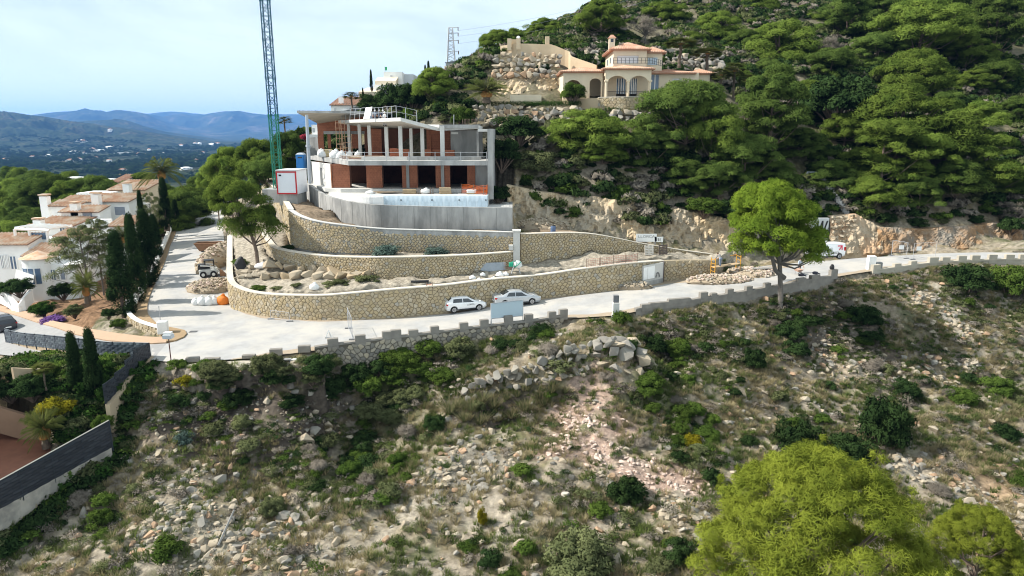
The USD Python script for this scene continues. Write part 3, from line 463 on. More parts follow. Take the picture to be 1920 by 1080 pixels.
def strip(pts_list, close=False):                          # loft between rows of equal length
    n = len(pts_list[0]); k = len(pts_list); v = np.vstack(pts_list); f = []
    for r in range(k if close else k - 1):
        a = np.arange(n - 1) + r * n; b = np.arange(n - 1) + ((r + 1) % k) * n
        f += [np.stack([a, a + 1, b + 1], 1), np.stack([a, b + 1, b], 1)]
    return tm(v, np.vstack(f))
def wallbody(q, nrm, zb, zt, o, i):                        # closed bar: offsets outward o and inward i
    O = lambda d, z: np.column_stack([q[:, :2] + nrm * d, z])
    m = strip([O(o, zb), O(o, zt), O(-i, zt), O(-i, zb)], True)
    n = len(q); e = np.array([[0, n, 2 * n], [0, 2 * n, 3 * n]]); f = np.vstack([m.faces[:, ::-1], e, (e + n - 1)[:, ::-1]])
    return tm(m.vertices, f)
def facing(parent, q, s, nrm, zb, zt, cell, seed, mats, limit=300, depth=(.05, .11), gap=.022, flat_=1.25, ragged=0.0, w=None):
    """irregular stones laid on the outward face; the largest in the picture are parts of their own"""
    r = np.random.default_rng(seed); L = s[-1]; H = float(np.max(zt - zb)); cx, cy = cell * flat_, cell / flat_
    ns, nh = int(L / cx) + 1, int(H / cy) + 2
    gi, gj = np.meshgrid(np.arange(-1, ns + 1), np.arange(-1, nh + 1), indexing='ij')
    pts = np.stack([(gi + .5 * (gj % 2) + r.uniform(-.36, .36, gi.shape)) * cx, (gj + .5 + r.uniform(-.36, .36, gi.shape)) * cy], -1).reshape(-1, 2)
    vor = Voronoi(pts); out = []
    for k in range(len(pts)):
        reg = vor.regions[vor.point_region[k]]
        if -1 in reg or len(reg) < 3: continue
        c = pts[k]
        if not (0 < c[0] < L): continue
        hz = np.interp(c[0], s, zt - zb) - (r.random() * ragged if ragged else 0)
        if not (0 < c[1] < hz - cy * .22): continue
        pg = Polygon(vor.vertices[reg]).intersection(shapely.box(.01, .0, L - .01, max(.05, np.interp(c[0], s, zt - zb) - .01))).buffer(-gap, join_style=2)
        if pg.is_empty or pg.geom_type != 'Polygon' or pg.area < .004: continue
        pg = pg.simplify(.015); a = np.asarray(pg.exterior.coords)[:-1]
        if len(a) < 3: continue
        if not pg.exterior.is_ccw: a = a[::-1]
        ce = a.mean(0); d = r.uniform(*depth); b = ce + (a - ce) * .86; rg = .35 + .3 * r.random()
        ss = np.r_[a[:, 0], a[:, 0], b[:, 0], ce[0]]; hh = np.r_[a[:, 1], a[:, 1], b[:, 1], ce[1]]; dd = np.r_[np.full(len(a), -.02), np.full(len(a), d * .55), d * (.85 + .15 * r.random(len(a))), d * 1.08]
        base = np.stack([np.interp(ss, s, q[:, 0]), np.interp(ss, s, q[:, 1]), np.interp(ss, s, zb) + hh], 1)
        nn = np.stack([np.interp(ss, s, nrm[:, 0]), np.interp(ss, s, nrm[:, 1])], 1)
        base[:, :2] += nn * dd[:, None]
        n = len(a); i = np.arange(n); j = (i + 1) % n
        f = np.vstack([np.stack([i, j, n + j], 1), np.stack([i, n + j, n + i], 1), np.stack([n + i, n + j, 2 * n + j], 1), np.stack([n + i, 2 * n + j, 2 * n + i], 1), np.stack([2 * n + i, 2 * n + j, np.full(n, 3 * n)], 1)])
        ww = w or [.28, .26, .22, .12, .05, .07]
        out.append((pg.area ** .5 / np.hypot(base[0, 0], base[0, 1]) * (.3 if abs(nn[0, 0]) > .97 else 1), base, f, int(r.choice(len(mats), p=ww[:len(mats)] / np.sum(ww[:len(mats)])))))
    out.sort(key=lambda x: -x[0])
    for _, v, f, m in out[:limit]: part(parent, 'stone', (v, f), mats[m])
    for m in range(len(mats)):
        rest = [(v, f) for _, v, f, k in out[limit:] if k == m]
        if rest: part(parent, 'stone_field', join(rest), mats[m], kind='stuff')
def stonewall(name, label, path, zbase, cell, seed, mats=STONES, thick=.55, cope=.1, group=None, limit=300, ragged=0, band=0, top_m=None, core=None, smooth=True, **k):
    q, s, nrm = frame(path, smooth=smooth); zb = zbase(q[:, 0], q[:, 1]) if callable(zbase) else np.full(len(q), zbase); zt = q[:, 2] - cope
    t = thing(name, label, 'wall', (q[len(q) // 2, 0], q[len(q) // 2, 1], float(zb[len(q) // 2])), group=group)
    part(t, 'wall_core', wallbody(q, nrm, zb - .5, zt - (0 if not band else 0), -.02, thick), core or mortar_m)
    if cope: part(t, 'coping', wallbody(q, nrm, zt + .002, zt + cope, .06, thick + .05), top_m or coping_m)
    facing(t, q, s, nrm, zb - .05, zt - (np.interp(q[:, 0], [-17, -13], [0, band]) if band else 0), cell, seed, mats, limit, ragged=ragged, **k)
    return t
rz_ = lambda x, y: roadz(x, y) - .05
stonewall('retaining_wall', 'lowest ochre stone retaining wall curving along the road with pale coping', W1, rz_, .40, 1, limit=300)
stonewall('retaining_wall', 'short stone wall with ragged top between electric box and yellow scaffold', W1B, rz_, .36, 2, cope=0, ragged=.3, limit=120, smooth=False)
b2 = lambda x, y: np.interp(x, [-30, -20, -13, 0], [5.0, 3.0, 2.7, 2.9])
stonewall('retaining_wall', 'middle curved stone retaining wall above the rock garden', W2, b2, .31, 3, limit=300)
b3 = lambda x, y: np.interp(y, [76, 80, 93, 108], [5.1, 5.4, 6.6, 8.4])
conc_m = mat('concrete', (.41, .40, .38), (.28, .28, .272), .9, .9, .25, 16, c3=(.17, .17, .165), scale3=.6, f3=.75, mapping=(1, 1, .3))
conc_l = mat('concrete_pale', (.58, .565, .53), (.48, .47, .44), .9, .9, .25, 16, c3=(.40, .39, .37), scale3=.4, f3=.45, mapping=(1, 1, .5))
stonewall('retaining_wall', 'upper stone retaining wall with bare concrete band under the house', W3, b3, .31, 4, cope=.07, ragged=.16, band=.36, limit=200, top_m=conc_l, core=conc_m, thick=.5)
stonewall('retaining_wall', 'sunlit stone wall running back beside the dirt ramp to the white cabin', W3L, b3, .38, 5, cope=.08, limit=100, smooth=False)
b4 = lambda x, y: np.interp(x, [0, 10, 20, 27], [2.8, 3.2, 3.4, 3.2])
stonewall('retaining_wall', 'tall stone retaining wall falling away right of the concrete pier', W3R, b4, .31, 6, cope=.07, limit=260)
q0 = P(969, 455, 76.4); t = thing('wall_pier', 'pale concrete pier between the stepped stone walls', 'pier', (q0[0], q0[1], 5.2))
part(t, 'shaft', bbox_(q0[0] - .4, q0[0] + .35, 76.15, 77.3, 2.8, 7.5), conc_l); part(t, 'cap', bbox_(q0[0] - .5, q0[0] + .45, 76.05, 77.4, 7.502, 7.62), conc_l); part(t, 'footing_block', bbox_(q0[0] - .9, q0[0] - .42, 75.9, 76.5, 5.45, 6.0), conc_l)

# crenellated parapet on the valley side of the road
LOWP = [(1560, 520), (1500, 531), (1435, 543), (1370, 554), (1315, 563), (1240, 575), (1190, 583)]
def parapet(name, label, pts, blocks, hp, cell, seed, base=-1.9, mats=GREYST, bm=None, limit=160, lowtop=None):
    pth = RR(pts); q, s, nrm = frame(np.column_stack([pth[:, :2], pth[:, 2] + hp]), .4)
    if nrm[len(nrm) // 2, 1] > 0: nrm = -nrm
    rz0 = roadz(q[:, 0], q[:, 1]); t = thing(name, label, 'parapet', (q[len(q) // 2, 0], q[len(q) // 2, 1], float(rz0[len(q) // 2])))
    zb = np.minimum(rz0 + base, land(q[:, 0] + nrm[:, 0] * .6, q[:, 1] + nrm[:, 1] * .6) - .3); zb = zb if cell else np.maximum(zb, rz0 - 1.4)
    part(t, 'wall_core', wallbody(q, nrm, zb - .3, rz0 + hp - .16, .28, .12), mortar_d if cell else bm); part(t, 'coping', wallbody(q, nrm, rz0 + hp - .158, rz0 + hp, .33, .15), bm)
    if q[0, 0] > q[-1, 0]: q2, n2, z1, z2, s2 = q[::-1], nrm[::-1], zb[::-1], (rz0 + hp - .16)[::-1], s
    else: q2, n2, z1, z2, s2 = q, nrm, zb, rz0 + hp - .16, s
    q2 = q2.copy(); q2[:, :2] += n2 * .3
    if cell: facing(t, q2, s2, n2, z1, z2, cell, seed, mats, limit, w=[.4, .25, .2, .15])
    for (a, b, wd, ht, *o) in blocks:
        c = R(a, b); tan = math.atan2(*(np.array(R(a + 12, b)[:2] - R(a - 12, b + 1.5)[:2]))[::-1]); k = np.argmin(np.hypot(q[:, 0] - c[0], q[:, 1] - c[1])); tan = math.atan2(nrm[k, 0] * -1, nrm[k, 1]) + math.pi if False else math.atan2(-nrm[k, 0], nrm[k, 1]) + math.pi
        cc = q[k, :2] + nrm[k] * .09; m = bevbox(wd, .44, ht + .5, .025); part(t, 'block', moved(m, (cc[0], cc[1], rz0[k] + hp + ht / 2 - .25), tan), bm, label=o[0] if o else None)
    return t
par_m = mat('parapet_cement', (.25, .23, .2), (.18, .165, .145), 1.4, .92, .35, 16)
parapet('road_parapet', 'grey stone parapet with square blocks along the bend of the road', [(590, 657), (625, 652), (730, 639), (820, 628), (905, 617), (993, 607), (1055, 597)], [(622, 652, .95, .5), (676, 645, .95, .5), (724, 640, .9, .55), (746, 637.5, .95, .6), (772, 634, .9, .4), (818, 628, .8, .5), (866, 622.5, .85, .5), (908, 617, .85, .55), (950, 612, .85, .65), (993, 607, .85, .6), (1033, 600, .8, .5), (1056, 597, .85, .55)], .42, .42, 21, bm=par_m)
parapet('road_parapet', 'low grey cement parapet under the lone roadside pine', LOWP, [(1208, 580, 1.2, .25), (1235, 576, 2.6, .22), (1272, 570, 2.5, .3), (1318, 562.5, .9, .55), (1338, 559, .7, .3), (1368, 554.5, .8, .45), (1402, 549, .8, .42), (1436, 543, .8, .42), (1500, 531, 1.2, .3), (1527, 526.5, 1.3, .35), (1559, 520, 1.05, .6)], .32, 0, 22, base=-.5, bm=par_m)
parapet('road_parapet', 'row of pale blocks edging the straight road on the far right', [(1640, 507), (1690, 500), (1730, 495), (1780, 491), (1850, 488), (1920, 486.5), (1985, 487)], [(1641, 507, 1.1, .55), (1680, 501.5, 1.0, .35), (1712, 497.5, .9, .4), (1750, 493.5, 1.2, .6), (1773, 491.6, 1.0, .5), (1800, 490, 1.0, .55), (1828, 489, 1.0, .55), (1858, 488, 1.0, .55), (1890, 487, 1.0, .5), (1920, 486.5, 1.0, .5)], .15, 0, 23, base=-.6, bm=mat('parapet_pale', (.42, .38, .31), (.34, .31, .25), 1.3, .92, .3, 16))
def bollard_block(px, py, w, h, lab):
    c = R(px, py); t = thing('kerb_block', lab, 'concrete block', (c[0], c[1], c[2]), rz=8, world=False)
    m = bevbox(w, .45, h, .03); part(t, 'block', moved(m, (0, 0, h / 2)), par_m)
for a in [(518, 666, 1.05, .6, 'first grey concrete block standing left of the parapet by the flat slab'), (571, 660, 1.05, .62, 'grey concrete block standing nearest the left end of the crenellated parapet'), (467, 671, 1.1, .3, 'low broken concrete kerb piece overgrown with dry weeds'), (398, 676.5, 1.3, .28, 'low mossy kerb block beside the round sign post'), (362, 678, 1.1, .4, 'pale kerb block at the corner below the round sign')]: bollard_block(*a)
# white toothed wall along the left road
pth = RR(L_IN[:-3] + [(243, 580), (243, 594)]); pl = np.vstack([pth, RR([(258, 608), (284, 618), (307, 624)])]); q, s, nrm = frame(np.column_stack([pl[:, :2], roadz(pl[:, 0], pl[:, 1])]), .5)
if nrm[len(nrm) // 2, 0] > 0: nrm = -nrm
t = thing('parapet_wall', 'white toothed parapet wall along the road above the white houses', 'parapet', tuple(q[len(q) // 2]))
rz0 = q[:, 2]; whitep = mat('limewash', (.78, .77, .74), (.66, .65, .61), 1.2, .9, .3, 14)
zb = np.minimum(rz0 - .6, land(q[:, 0] + nrm[:, 0], q[:, 1] + nrm[:, 1]) - .4)
part(t, 'wall_core', wallbody(q, nrm, zb - .3, rz0 + .45, .2, .12), mortar_m); part(t, 'coping', wallbody(q, nrm, rz0 + .452, rz0 + .6, .27, .16), whitep)
kk = q[:, 1] < 72; q2 = q[kk][::1].copy(); q2[:, :2] += nrm[kk] * .22; s2 = np.r_[0, np.cumsum(np.hypot(*np.diff(q2[:, :2], axis=0).T))]
facing(t, q2, s2, nrm[kk], zb[kk], rz0[kk] + .44, .4, 31, STONES[:4] + [STONES[5]], 110, w=[.2, .2, .3, .1, .2])
L = s[-1] - 11; n = int(L / 2.6)
for i in range(n):
    d = (i + .5) * L / n; x, y, z = [np.interp(d, s, q[:, k]) for k in range(3)]; nx, ny = np.interp(d, s, nrm[:, 0]), np.interp(d, s, nrm[:, 1])
    part(t, 'tooth', moved(bevbox(1.05, .46, .55, .03), (x + nx * .06, y + ny * .06, z + .6 + .277), math.atan2(ny, nx) + math.pi / 2), whitep)
c = R(322, 626); part(t, 'end_pier', moved(bevbox(.9, .7, 1.25, .04), (c[0] - .9, c[1] + .2, c[2] + .6), .2), whitep)
# ------------------------------------------------------------- house under construction
zG, zS0, zS1 = 11.4, float(P(800, 310, 84.5)[2]), float(P(800, 301.5, 84.5)[2]); zF = zS1 + .12
T = thing('concrete_house', 'unfinished concrete and brick house shell with slanted slab roofs above the stone walls', 'building', (-15, 90, zG))
brick_m = mat('clay_block', (.36, .14, .078), (.26, .098, .056), 2.2, .9, .4, 20); brick_d = mat('clay_joint_shade', (.15, .065, .04), (.12, .052, .034), 3, .95)  # dark clay: block joints, and deep shade painted into the inner walls
soffit_m = mat('concrete_soffit', (.5, .45, .38), (.42, .38, .325), .7, .9, .2, 10, c3=(.34, .31, .27), scale3=.5, f3=.4)
render_l = mat('cement_render_light', (.66, .64, .60), (.55, .53, .5), .8, .9, .25, 14, c3=(.45, .43, .4), scale3=.5, f3=.4)
def brickwall(parent, name, a, b, z0, z1, th=.24, rows=.24, length=.36, seed=0):
    """hollow clay blocks laid in courses between two plan points (faces left of a-b direction turned outward)"""
    a, b = np.array(a, float), np.array(b, float); L = np.hypot(*(b - a)); ang = math.atan2(*(b - a)[::-1]); ca, sa = math.cos(ang), math.sin(ang)
    w = part(parent, name, moved(bbox_(0, L, .012, th, z0, z1), (a[0], a[1], 0), ang), brick_d)
    r = np.random.default_rng(seed); ms = []; n = int(round((z1 - z0) / rows)); h = (z1 - z0) / n
    for i in range(n):
        x = -(i % 2) * length / 2
        while x < L - .02:
            x0, x1 = max(0, x) + .007, min(L, x + length) - .007
            if x1 - x0 > .03:
                o = r.uniform(-.008, .008); ms.append(bbox_(x0, x1, o, th * .5, z0 + i * h + .008, z0 + (i + 1) * h - .008))
            x += length
    part(w, 'brick_course', moved(join(ms), (a[0], a[1], 0), ang), brick_m, kind='stuff')
    return w
def XP(px, py, Y): return float(P(px, py, Y)[0])
# podium: curved foundation wall, pool membrane, terrace
qc, sc_, nc = frame(CONC, .4); part(T, 'foundation_wall', wallbody(qc, nc, np.full(len(qc), 6.2) + np.clip((qc[:, 1] - 84) * .25, 0, 3.2), qc[:, 2], 0, .4), conc_m)
for k, d in enumerate(np.arange(7, sc_[-1] - .8, 1.9)):
    x, y, z = [np.interp(d, sc_, qc[:, i]) for i in range(3)]; nx, ny = np.interp(d, sc_, nc[:, 0]), np.interp(d, sc_, nc[:, 1])
    part(T, 'form_joint', moved(bbox_(-.02, .02, -.012, .02, 6.4, z - .05), (x + nx * .006, y + ny * .006, 0), math.atan2(ny, nx) + math.pi / 2), mat('joint_dark', (.17, .17, .165), (.2, .2, .19), 2))
part(T, 'foundation_return', bbox_(qc[-1, 0] - .4, qc[-1, 0], 81.02, 90, 6.3, qc[-1, 2]), conc_m)
part(T, 'foundation_ledge', prism(np.vstack([CONC[3:, :2] + [0, .42], [[-.42, 88], [-22, 90]]]), 9.0, 9.62), conc_l)
mem_m = mat('pool_membrane', (.52, .61, .67), (.47, .56, .63), .6, .6, .25, 3, mapping=(1, 1, .6))
POOL = np.vstack([CONC[2:6, :2] + [[1.2, .4]], [[P(690, 367, 81.6)[0], 81.4], [P(915, 367, 81.6)[0], 81.4], [P(915, 367, 81.6)[0], 87.6], [-23.5, 90]]])
zP = float(P(800, 367, 81.4)[2])
part(T, 'pool_wall', prism(np.vstack([[[P(690, 367, 81.6)[0], 81.4], [P(914, 367, 81.6)[0], 81.4], [P(914, 367, 81.6)[0], 83], [P(690, 367, 81.6)[0], 83]]]), 9.63, zP), mem_m)
mq = np.column_stack([np.linspace(P(690, 367, 81.6)[0], P(914, 367, 81.6)[0], 130), np.full(130, 81.36), np.full(130, 0.)]); wv = .03 * np.sin(mq[:, 0] * 9) * np.sin(mq[:, 0] * 2.3 + 1)
part(T, 'membrane', strip([mq + np.column_stack([wv * 0, -.03 + wv, np.full(130, 9.64)]), mq + np.column_stack([wv * 0, -.02 + wv * .7, np.full(130, 10.2)]), mq + np.column_stack([wv * 0, wv * .2, np.full(130, zP + .01)]), mq + np.column_stack([wv * 0, .3 + wv * 0, np.full(130, zP + .02)])]), mem_m, smooth=True)
for px in (698, 752, 810, 861, 911): part(T, 'outlet', moved(trimesh.creation.cylinder(.09, .1, sections=10).apply_transform(trimesh.transformations.rotation_matrix(math.pi / 2, [1, 0, 0])), P(px, 375, 81.34)), glass_dark)
part(T, 'terrace', prism(np.vstack([CONC[1:6, :2] + [.7, .9], [[XP(690, 367, 82) + .1, 83.0], [XP(915, 367, 82), 83.0], [XP(915, 367, 82), 88.2], [-28, 97]]]), 9.64, zP - .03), conc_l)
ml = np.vstack([CONC[3:6] , [CONC[5] + [1.8, .2, 0]]]); ql, sl, nl = frame(np.column_stack([ml[:, :2] + [.5, .5], ml[:, 2] * 0 + zP - .1]), .4); part(T, 'pool_edge', wallbody(ql, nl, np.full(len(ql), 9.6), ql[:, 2], .12, .6), mat('plaster_white', (.72, .7, .68), (.6, .59, .57), 1, .85))
# ground storey
part(T, 'ground_slab', prism([(XP(640, 352, 86.6), 86.2), (XP(893, 352, 86.6), 86.2), (-2.4, 98), (-27, 98.5), (-28.3, 97), (-23.4, 87.4)], zP - .02, zG), conc_l)
Yf = 88.0
seg = [(624, 656, 'b'), (656, 686, 'o'), (687, 717, 'b'), (717, 754, 'o'), (754, 762, 'b'), (762, 767.5, 'c'), (767.5, 783, 'b'), (783, 816, 'o'), (817, 827, 'b'), (827, 833, 'c'), (833, 844, 'b'), (844, 876, 'o'), (876, 891, 'b')]
for i, (p0, p1, k) in enumerate(seg):
    x0, x1 = XP(p0, 335, Yf), XP(p1, 335, Yf)
    if k == 'b': brickwall(T, 'brick_pier', (x0, Yf), (x1, Yf), zG + .002, zS0 - .002, th=.9 if p1 - p0 > 8 else .5, seed=i)
    if k == 'c': part(T, 'column', bbox_(x0, x1, Yf - .12, Yf + .4, zG, zS0), conc_m)
part(T, 'side_wall', bbox_(XP(891, 335, Yf), XP(924, 335, 84.4), Yf + .1, Yf + .5, zG - 2, zS0 - .003), conc_m)
part(T, 'inner_wall', bbox_(-27, -2.6, 96.5, 96.8, zG, zS0), brick_d);  # inner walls take the dark clay, their shade is in the colour
for px in (672, 737, 800, 861): x = XP(px, 335, Yf) + 1.6; part(T, 'inner_wall', bbox_(x, x + .2, 89.4, 96.4, zG, zS0 - .003), brick_d)
LA, LB = np.array([XP(622, 340, 88), 88.0]), np.array([-28.4, 97.6])   # left facade
def lf(t): return LA + (LB - LA) * t
for t0, t1 in ((.02, .36), (.46, 1.0)):
    a, b = lf(t1), lf(t0); d = (b - a) / np.hypot(*(b - a)); n = np.array([d[1], -d[0]])
    part(T, 'render_wall', prism([a, b, b - n * .3, a - n * .3], zG - .6, zS0 - .004), render_l)
a, b = lf(.46), lf(.36); part(T, 'lintel', prism([a, b, b + [.25, .2], a + [.25, .2]], zG + 2.3, zS0 - .005), conc_m)
part(T, 'edge_board', bbox_(XP(621, 340, 87.9), XP(623, 340, 87.9), 87.85, 88.2, zG, zS0 - .003), mat('timber_red', (.4, .16, .08), (.3, .12, .06), 4))
# first slab
SL = [(XP(653, 305, 84.5), 84.5), (XP(914, 305, 84.5), 84.5), (-2.0, 98), (-27, 107), (-29.6, 103.5)]
part(T, 'floor_slab', prism(SL, zS0, zS1), conc_m); part(T, 'floor_screed', prism([(SL[0][0] + .25, 84.9), (SL[1][0] - .2, 84.9), (-2.4, 97.6), (-27, 106.4), (-29.0, 103.4)], zS1 - .02, zS1 + .03), conc_l)
part(T, 'upstand', bbox_(XP(763, 297, 86.2), XP(902, 297, 86.2), 86.2, 86.6, zS1 + .02, zS1 + .42), conc_m)
part(T, 'upstand', bbox_(XP(680, 297, 87), XP(763, 297, 86.2) - .01, 86.25, 86.62, zS1 + .03, zS1 + .40), conc_l)
zU = lambda y: np.interp(y, [83.5, 89, 107], [19.5, 18.55, 19.35])
for px, Y, w in [(655, 106, .40), (675, 101, .42), (693, 96.5, .42), (725, 91.5, .44), (751, 87.2, .44), (771, 90.5, .38), (792, 88.4, .44), (829.5, 86.9, .5)]:
    x = XP(px, 265, Y); part(T, 'column', bbox_(x - w / 2, x + w / 2, Y - w / 2, Y + w / 2, zS1 + .02, float(zU(Y)) + (.25 if Y > 91 else .1)), conc_l)
# upper walls
brickwall(T, 'brick_wall', (XP(596, 260, 111), 111), (XP(706, 260, 111), 111), float(P(640, 250, 111)[2]), 20.9, seed=40)
brickwall(T, 'brick_wall', (XP(596, 260, 111), 110.95), (XP(607, 260, 111), 110.95), zS1, float(P(640, 249, 111)[2]), seed=41)
for p0, p1 in ((614, 620), (660, 672), (683, 690)): brickwall(T, 'brick_pier', (XP(p0, 260, 111), 111), (XP(p1, 260, 111), 111), zS1 + .9, float(P(640, 249.5, 111)[2]) - .01, seed=p0)
part(T, 'brick_parapet', bbox_(XP(607, 280, 111), XP(660, 280, 111), 111.0, 111.2, zS1, zS1 + .7), brick_d)
part(T, 'beam', bbox_(XP(607, 248, 110.9), XP(690, 248, 110.9), 110.8, 111.15, float(P(640, 250, 111)[2]) - .12, float(P(640, 247, 111)[2]) + .1), conc_m)
for x0, x1, y, n in [(690, 716, 104, 1), (800, 845, 95, 4)]: brickwall(T, 'brick_wall', (XP(x0, 270, y), y), (XP(x1, 270, y), y), zS1 + .03, 18.7, seed=50 + n, rows=.24)
part(T, 'inner_wall', bbox_(-22, -5, 106, 106.2, zS1, 18.8), brick_d)  # upper back wall, deep shade put into its colour
part(T, 'door_lining', bbox_(XP(806, 270, 94.9), XP(808, 270, 94.9), 94.8, 95.0, zS1, 17.8), mat('timber_red', (.4, .16, .08)))
yR = 92.5
part(T, 'side_wall', bbox_(XP(845, 270, yR), XP(905, 270, yR), yR, yR + .35, zS1 + .03, 18.5), conc_m)
x0, x1 = XP(914, 270, 84.6), XP(925, 270, 84.6)
part(T, 'side_wall', bbox_(x0, x1, 84.45, yR + 6, zS1 - 4.6, 18.62), conc_m)
part(T, 'wall_top', bbox_(XP(896, 245, 85.5), x0 + .3, 85.2, yR, 18.3, 18.61), conc_l)
part(T, 'side_column', bbox_(XP(894, 270, 88.4), XP(898, 270, 88.4), 88.2, 88.7, zS1, 18.3), conc_m)
part(T, 'hanging_beam', bbox_(XP(846, 248, 90), XP(859, 248, 90), 89.8, 90.3, 18.0, 18.25), conc_l)
# slanted roofs: bottom corners, thickness
def slantroof(name, pts, th, top, bot, edge):
    b = np.array([P(*p) for p in pts]); c = b.mean(0); n = len(b); i = np.arange(n); j = (i + 1) % n; t_ = b + [0, 0, th]
    e = tm(np.vstack([b, t_]), np.vstack([np.stack([i, j, n + j], 1), np.stack([i, n + j, n + i], 1)]))
    r = part(T, name, e, edge); bb = tm(np.vstack([b, c]), np.stack([j, i, np.full(n, n)], 1)); part(r, 'soffit', bb, bot); part(r, 'roof_deck', tm(np.vstack([t_, c + [0, 0, th]]), np.stack([i, j, np.full(n, n)], 1)), top)
    return b
RB = slantroof('slanted_roof', [(634, 231, 106), (751, 227.2, 83.6), (822, 245.5, 88.6), (898, 241.5, 88.4), (905, 243, 99), (760, 243, 112), (690, 240, 113)], .42, conc_l, soffit_m, conc_l)
RA = slantroof('slanted_roof', [(557, 211.5, 97), (690, 213, 104.5), (735, 214, 114), (690, 228, 119), (596, 232, 111)], .32, conc_l, soffit_m, conc_m)
part(T, 'roof_upstand', bbox_(XP(824, 240, 88.4), XP(896, 240, 88.4), 88.25, 88.65, 18.72, 19.15), conc_m)
for px in np.linspace(868, 894, 11): part(T, 'rebar', bar(P(px, 234.5, 88.5), P(px, 234.5, 88.5) + [0, 0, .75], .03), mat('rebar', (.2, .13, .09), (.14, .1, .08), 5, .8))
part(T, 'rebar', bar(P(851, 235, 88.5), P(851, 215, 88.5), .05), mat('scaffold_steel', (.42, .43, .44), (.3, .31, .32), 3, .5, metal=.5)); 
steel_m = MATS['scaffold_steel']
x = XP(576, 280, 96); part(T, 'steel_column', tube([P(581, 340, 95.6) - [0, 0, .4], P(575, 217, 96.2) + [0, 0, .1]], [.26, .2], 14), mat('pipe_grey', (.36, .39, .42), (.3, .33, .36), 1, .5)); part(T, 'column_collar', tube([P(578, 272, 96), P(578, 276, 96)], .34, 14), MATS['pipe_grey'])
def railing(name, label, pts, h, cat='guard rail', rails=(.5, 1.0), post=1.6, lean=(0, 0), m=None):
    q, s = resample(pts, post); t = thing(name, label, cat, tuple(q[0])); o = np.array([lean[0], lean[1], 1.0])
    for p in q: part(t, 'post', bar(p, p + o * h, .055), m or steel_m)
    for r in rails: part(t, 'rail', tube(q + o * (h * r), .025, 5), m or steel_m)
    return t
railing('guard_rail', 'scaffold tube guard rail along the first floor slab edge', [(XP(768, 300, 84.7), 84.7, zS1), (XP(912, 300, 84.7), 84.7, zS1)], 1.05, rails=(.5, .95), post=2.8)
railing('guard_rail', 'guard rail with thin posts in front of the brick heaps on the left terrace', [(XP(600, 292, 103), 102.5, zS1), (XP(653, 300, 85), 85, zS1), (XP(768, 300, 84.7) - .1, 84.7, zS1)], 1.05, rails=(.5, .95), post=2.6)
railing('guard_rail', 'leaning roof guard rail with dark netting left of the white board', [RB[0] * .98 + RB[1] * .02 + [.2, .3, .42], RB[0] * .55 + RB[1] * .45 + [.2, .3, .42]], 1.5, lean=(.12, .1), post=2.2)
gr = railing('guard_rail', 'roof edge guard rail around the workers in helmets', [RB[0] * .5 + RB[1] * .5 + [.2, .3, .42], RB[1] + [-.4, .6, .42], RB[1] * .55 + RB[2] * .45 + [-.2, .5, .45]], 1.35, post=1.7)
a, b = RB[0] * .52 + RB[1] * .48 + [-.15, .1, .45], RB[0] * .42 + RB[1] * .58 + [-.15, .1, .45]
single('white_board', hexa([a, b, b + [.02, .05, 0], a + [.02, .05, 0]], [a + [.35, .3, 1.5], b + [.35, .3, 1.5], b + [.37, .35, 1.5], a + [.37, .35, 1.5]]), mat('board_white', (.8, .8, .78), (.74, .74, .72), 1), 'white board leaning on the roof edge beside the workers', 'board')
# ------------------------------------------------------------- crane, cabin, toilet, posts
cg, cb = mat('crane_green', (.02, .19, .12), (.015, .14, .095), 2, .5), mat('crane_blue', (.02, .10, .16), (.016, .08, .13), 2, .5)
c0 = P(520, 322, 91); z0 = 10.6; t = thing('tower_crane', 'lattice tower crane mast, green below and blue above, left of the house', 'crane', (c0[0], c0[1], z0))
wd = .45
part(t, 'base_block', bbox_(c0[0] - 1.6, c0[0] + 1.6, c0[1] - 1.6, c0[1] + 1.6, z0 - 1.2, z0 + .5), conc_m)
for sgi in range(9):
    za, zb_ = z0 + .5 + sgi * 4.6, z0 + .5 + (sgi + 1) * 4.6; m = cg if sgi < 2 else cb
    for sx, sy in ((-1, -1), (1, -1), (1, 1), (-1, 1)): part(t, 'chord', bbox_(c0[0] + sx * wd - .06, c0[0] + sx * wd + .06, c0[1] + sy * wd - .06, c0[1] + sy * wd + .06, za, zb_ - .01), m)
    ms = []; n = 5; h = (zb_ - za) / n; C = [(-wd, -wd), (wd, -wd), (wd, wd), (-wd, wd)]
    for i in range(n):
        for k in range(4):
            p, q_ = C[k], C[(k + 1) % 4]; p0, p1 = (p, q_) if (i + k) % 2 else (q_, p)
            ms += [bar([c0[0] + p0[0], c0[1] + p0[1], za + i * h], [c0[0] + p1[0], c0[1] + p1[1], za + (i + 1) * h], .05), bar([c0[0] + p[0], c0[1] + p[1], za + i * h], [c0[0] + q_[0], c0[1] + q_[1], za + i * h], .045)]
    part(t, 'bracing', join(ms), m); 
    [part(t, 'splice_collar', bbox_(c0[0] + a - .09, c0[0] + a + .09, c0[1] + b - .09, c0[1] + b + .09, zb_ - .2, zb_ + .2), m) for a, b in C]
q = P(535, 361, 87.5); xa, xb = XP(513, 340, 88.3), XP(556, 340, 87.3); zb_ = float(P(535, 363, 87)[2]); zt = float(P(535, 321, 87)[2])
t = thing('site_cabin', 'white site cabin with red frame standing under the crane', 'cabin', ((xa + xb) / 2, 88.6, zb_)); cw, cr = mat('cabin_white', (.7, .72, .75), (.62, .64, .68), .6, .5), mat('cabin_red', (.5, .035, .04), (.42, .03, .035), 2, .5)
yb = 87.2; xl = xb - 2.45
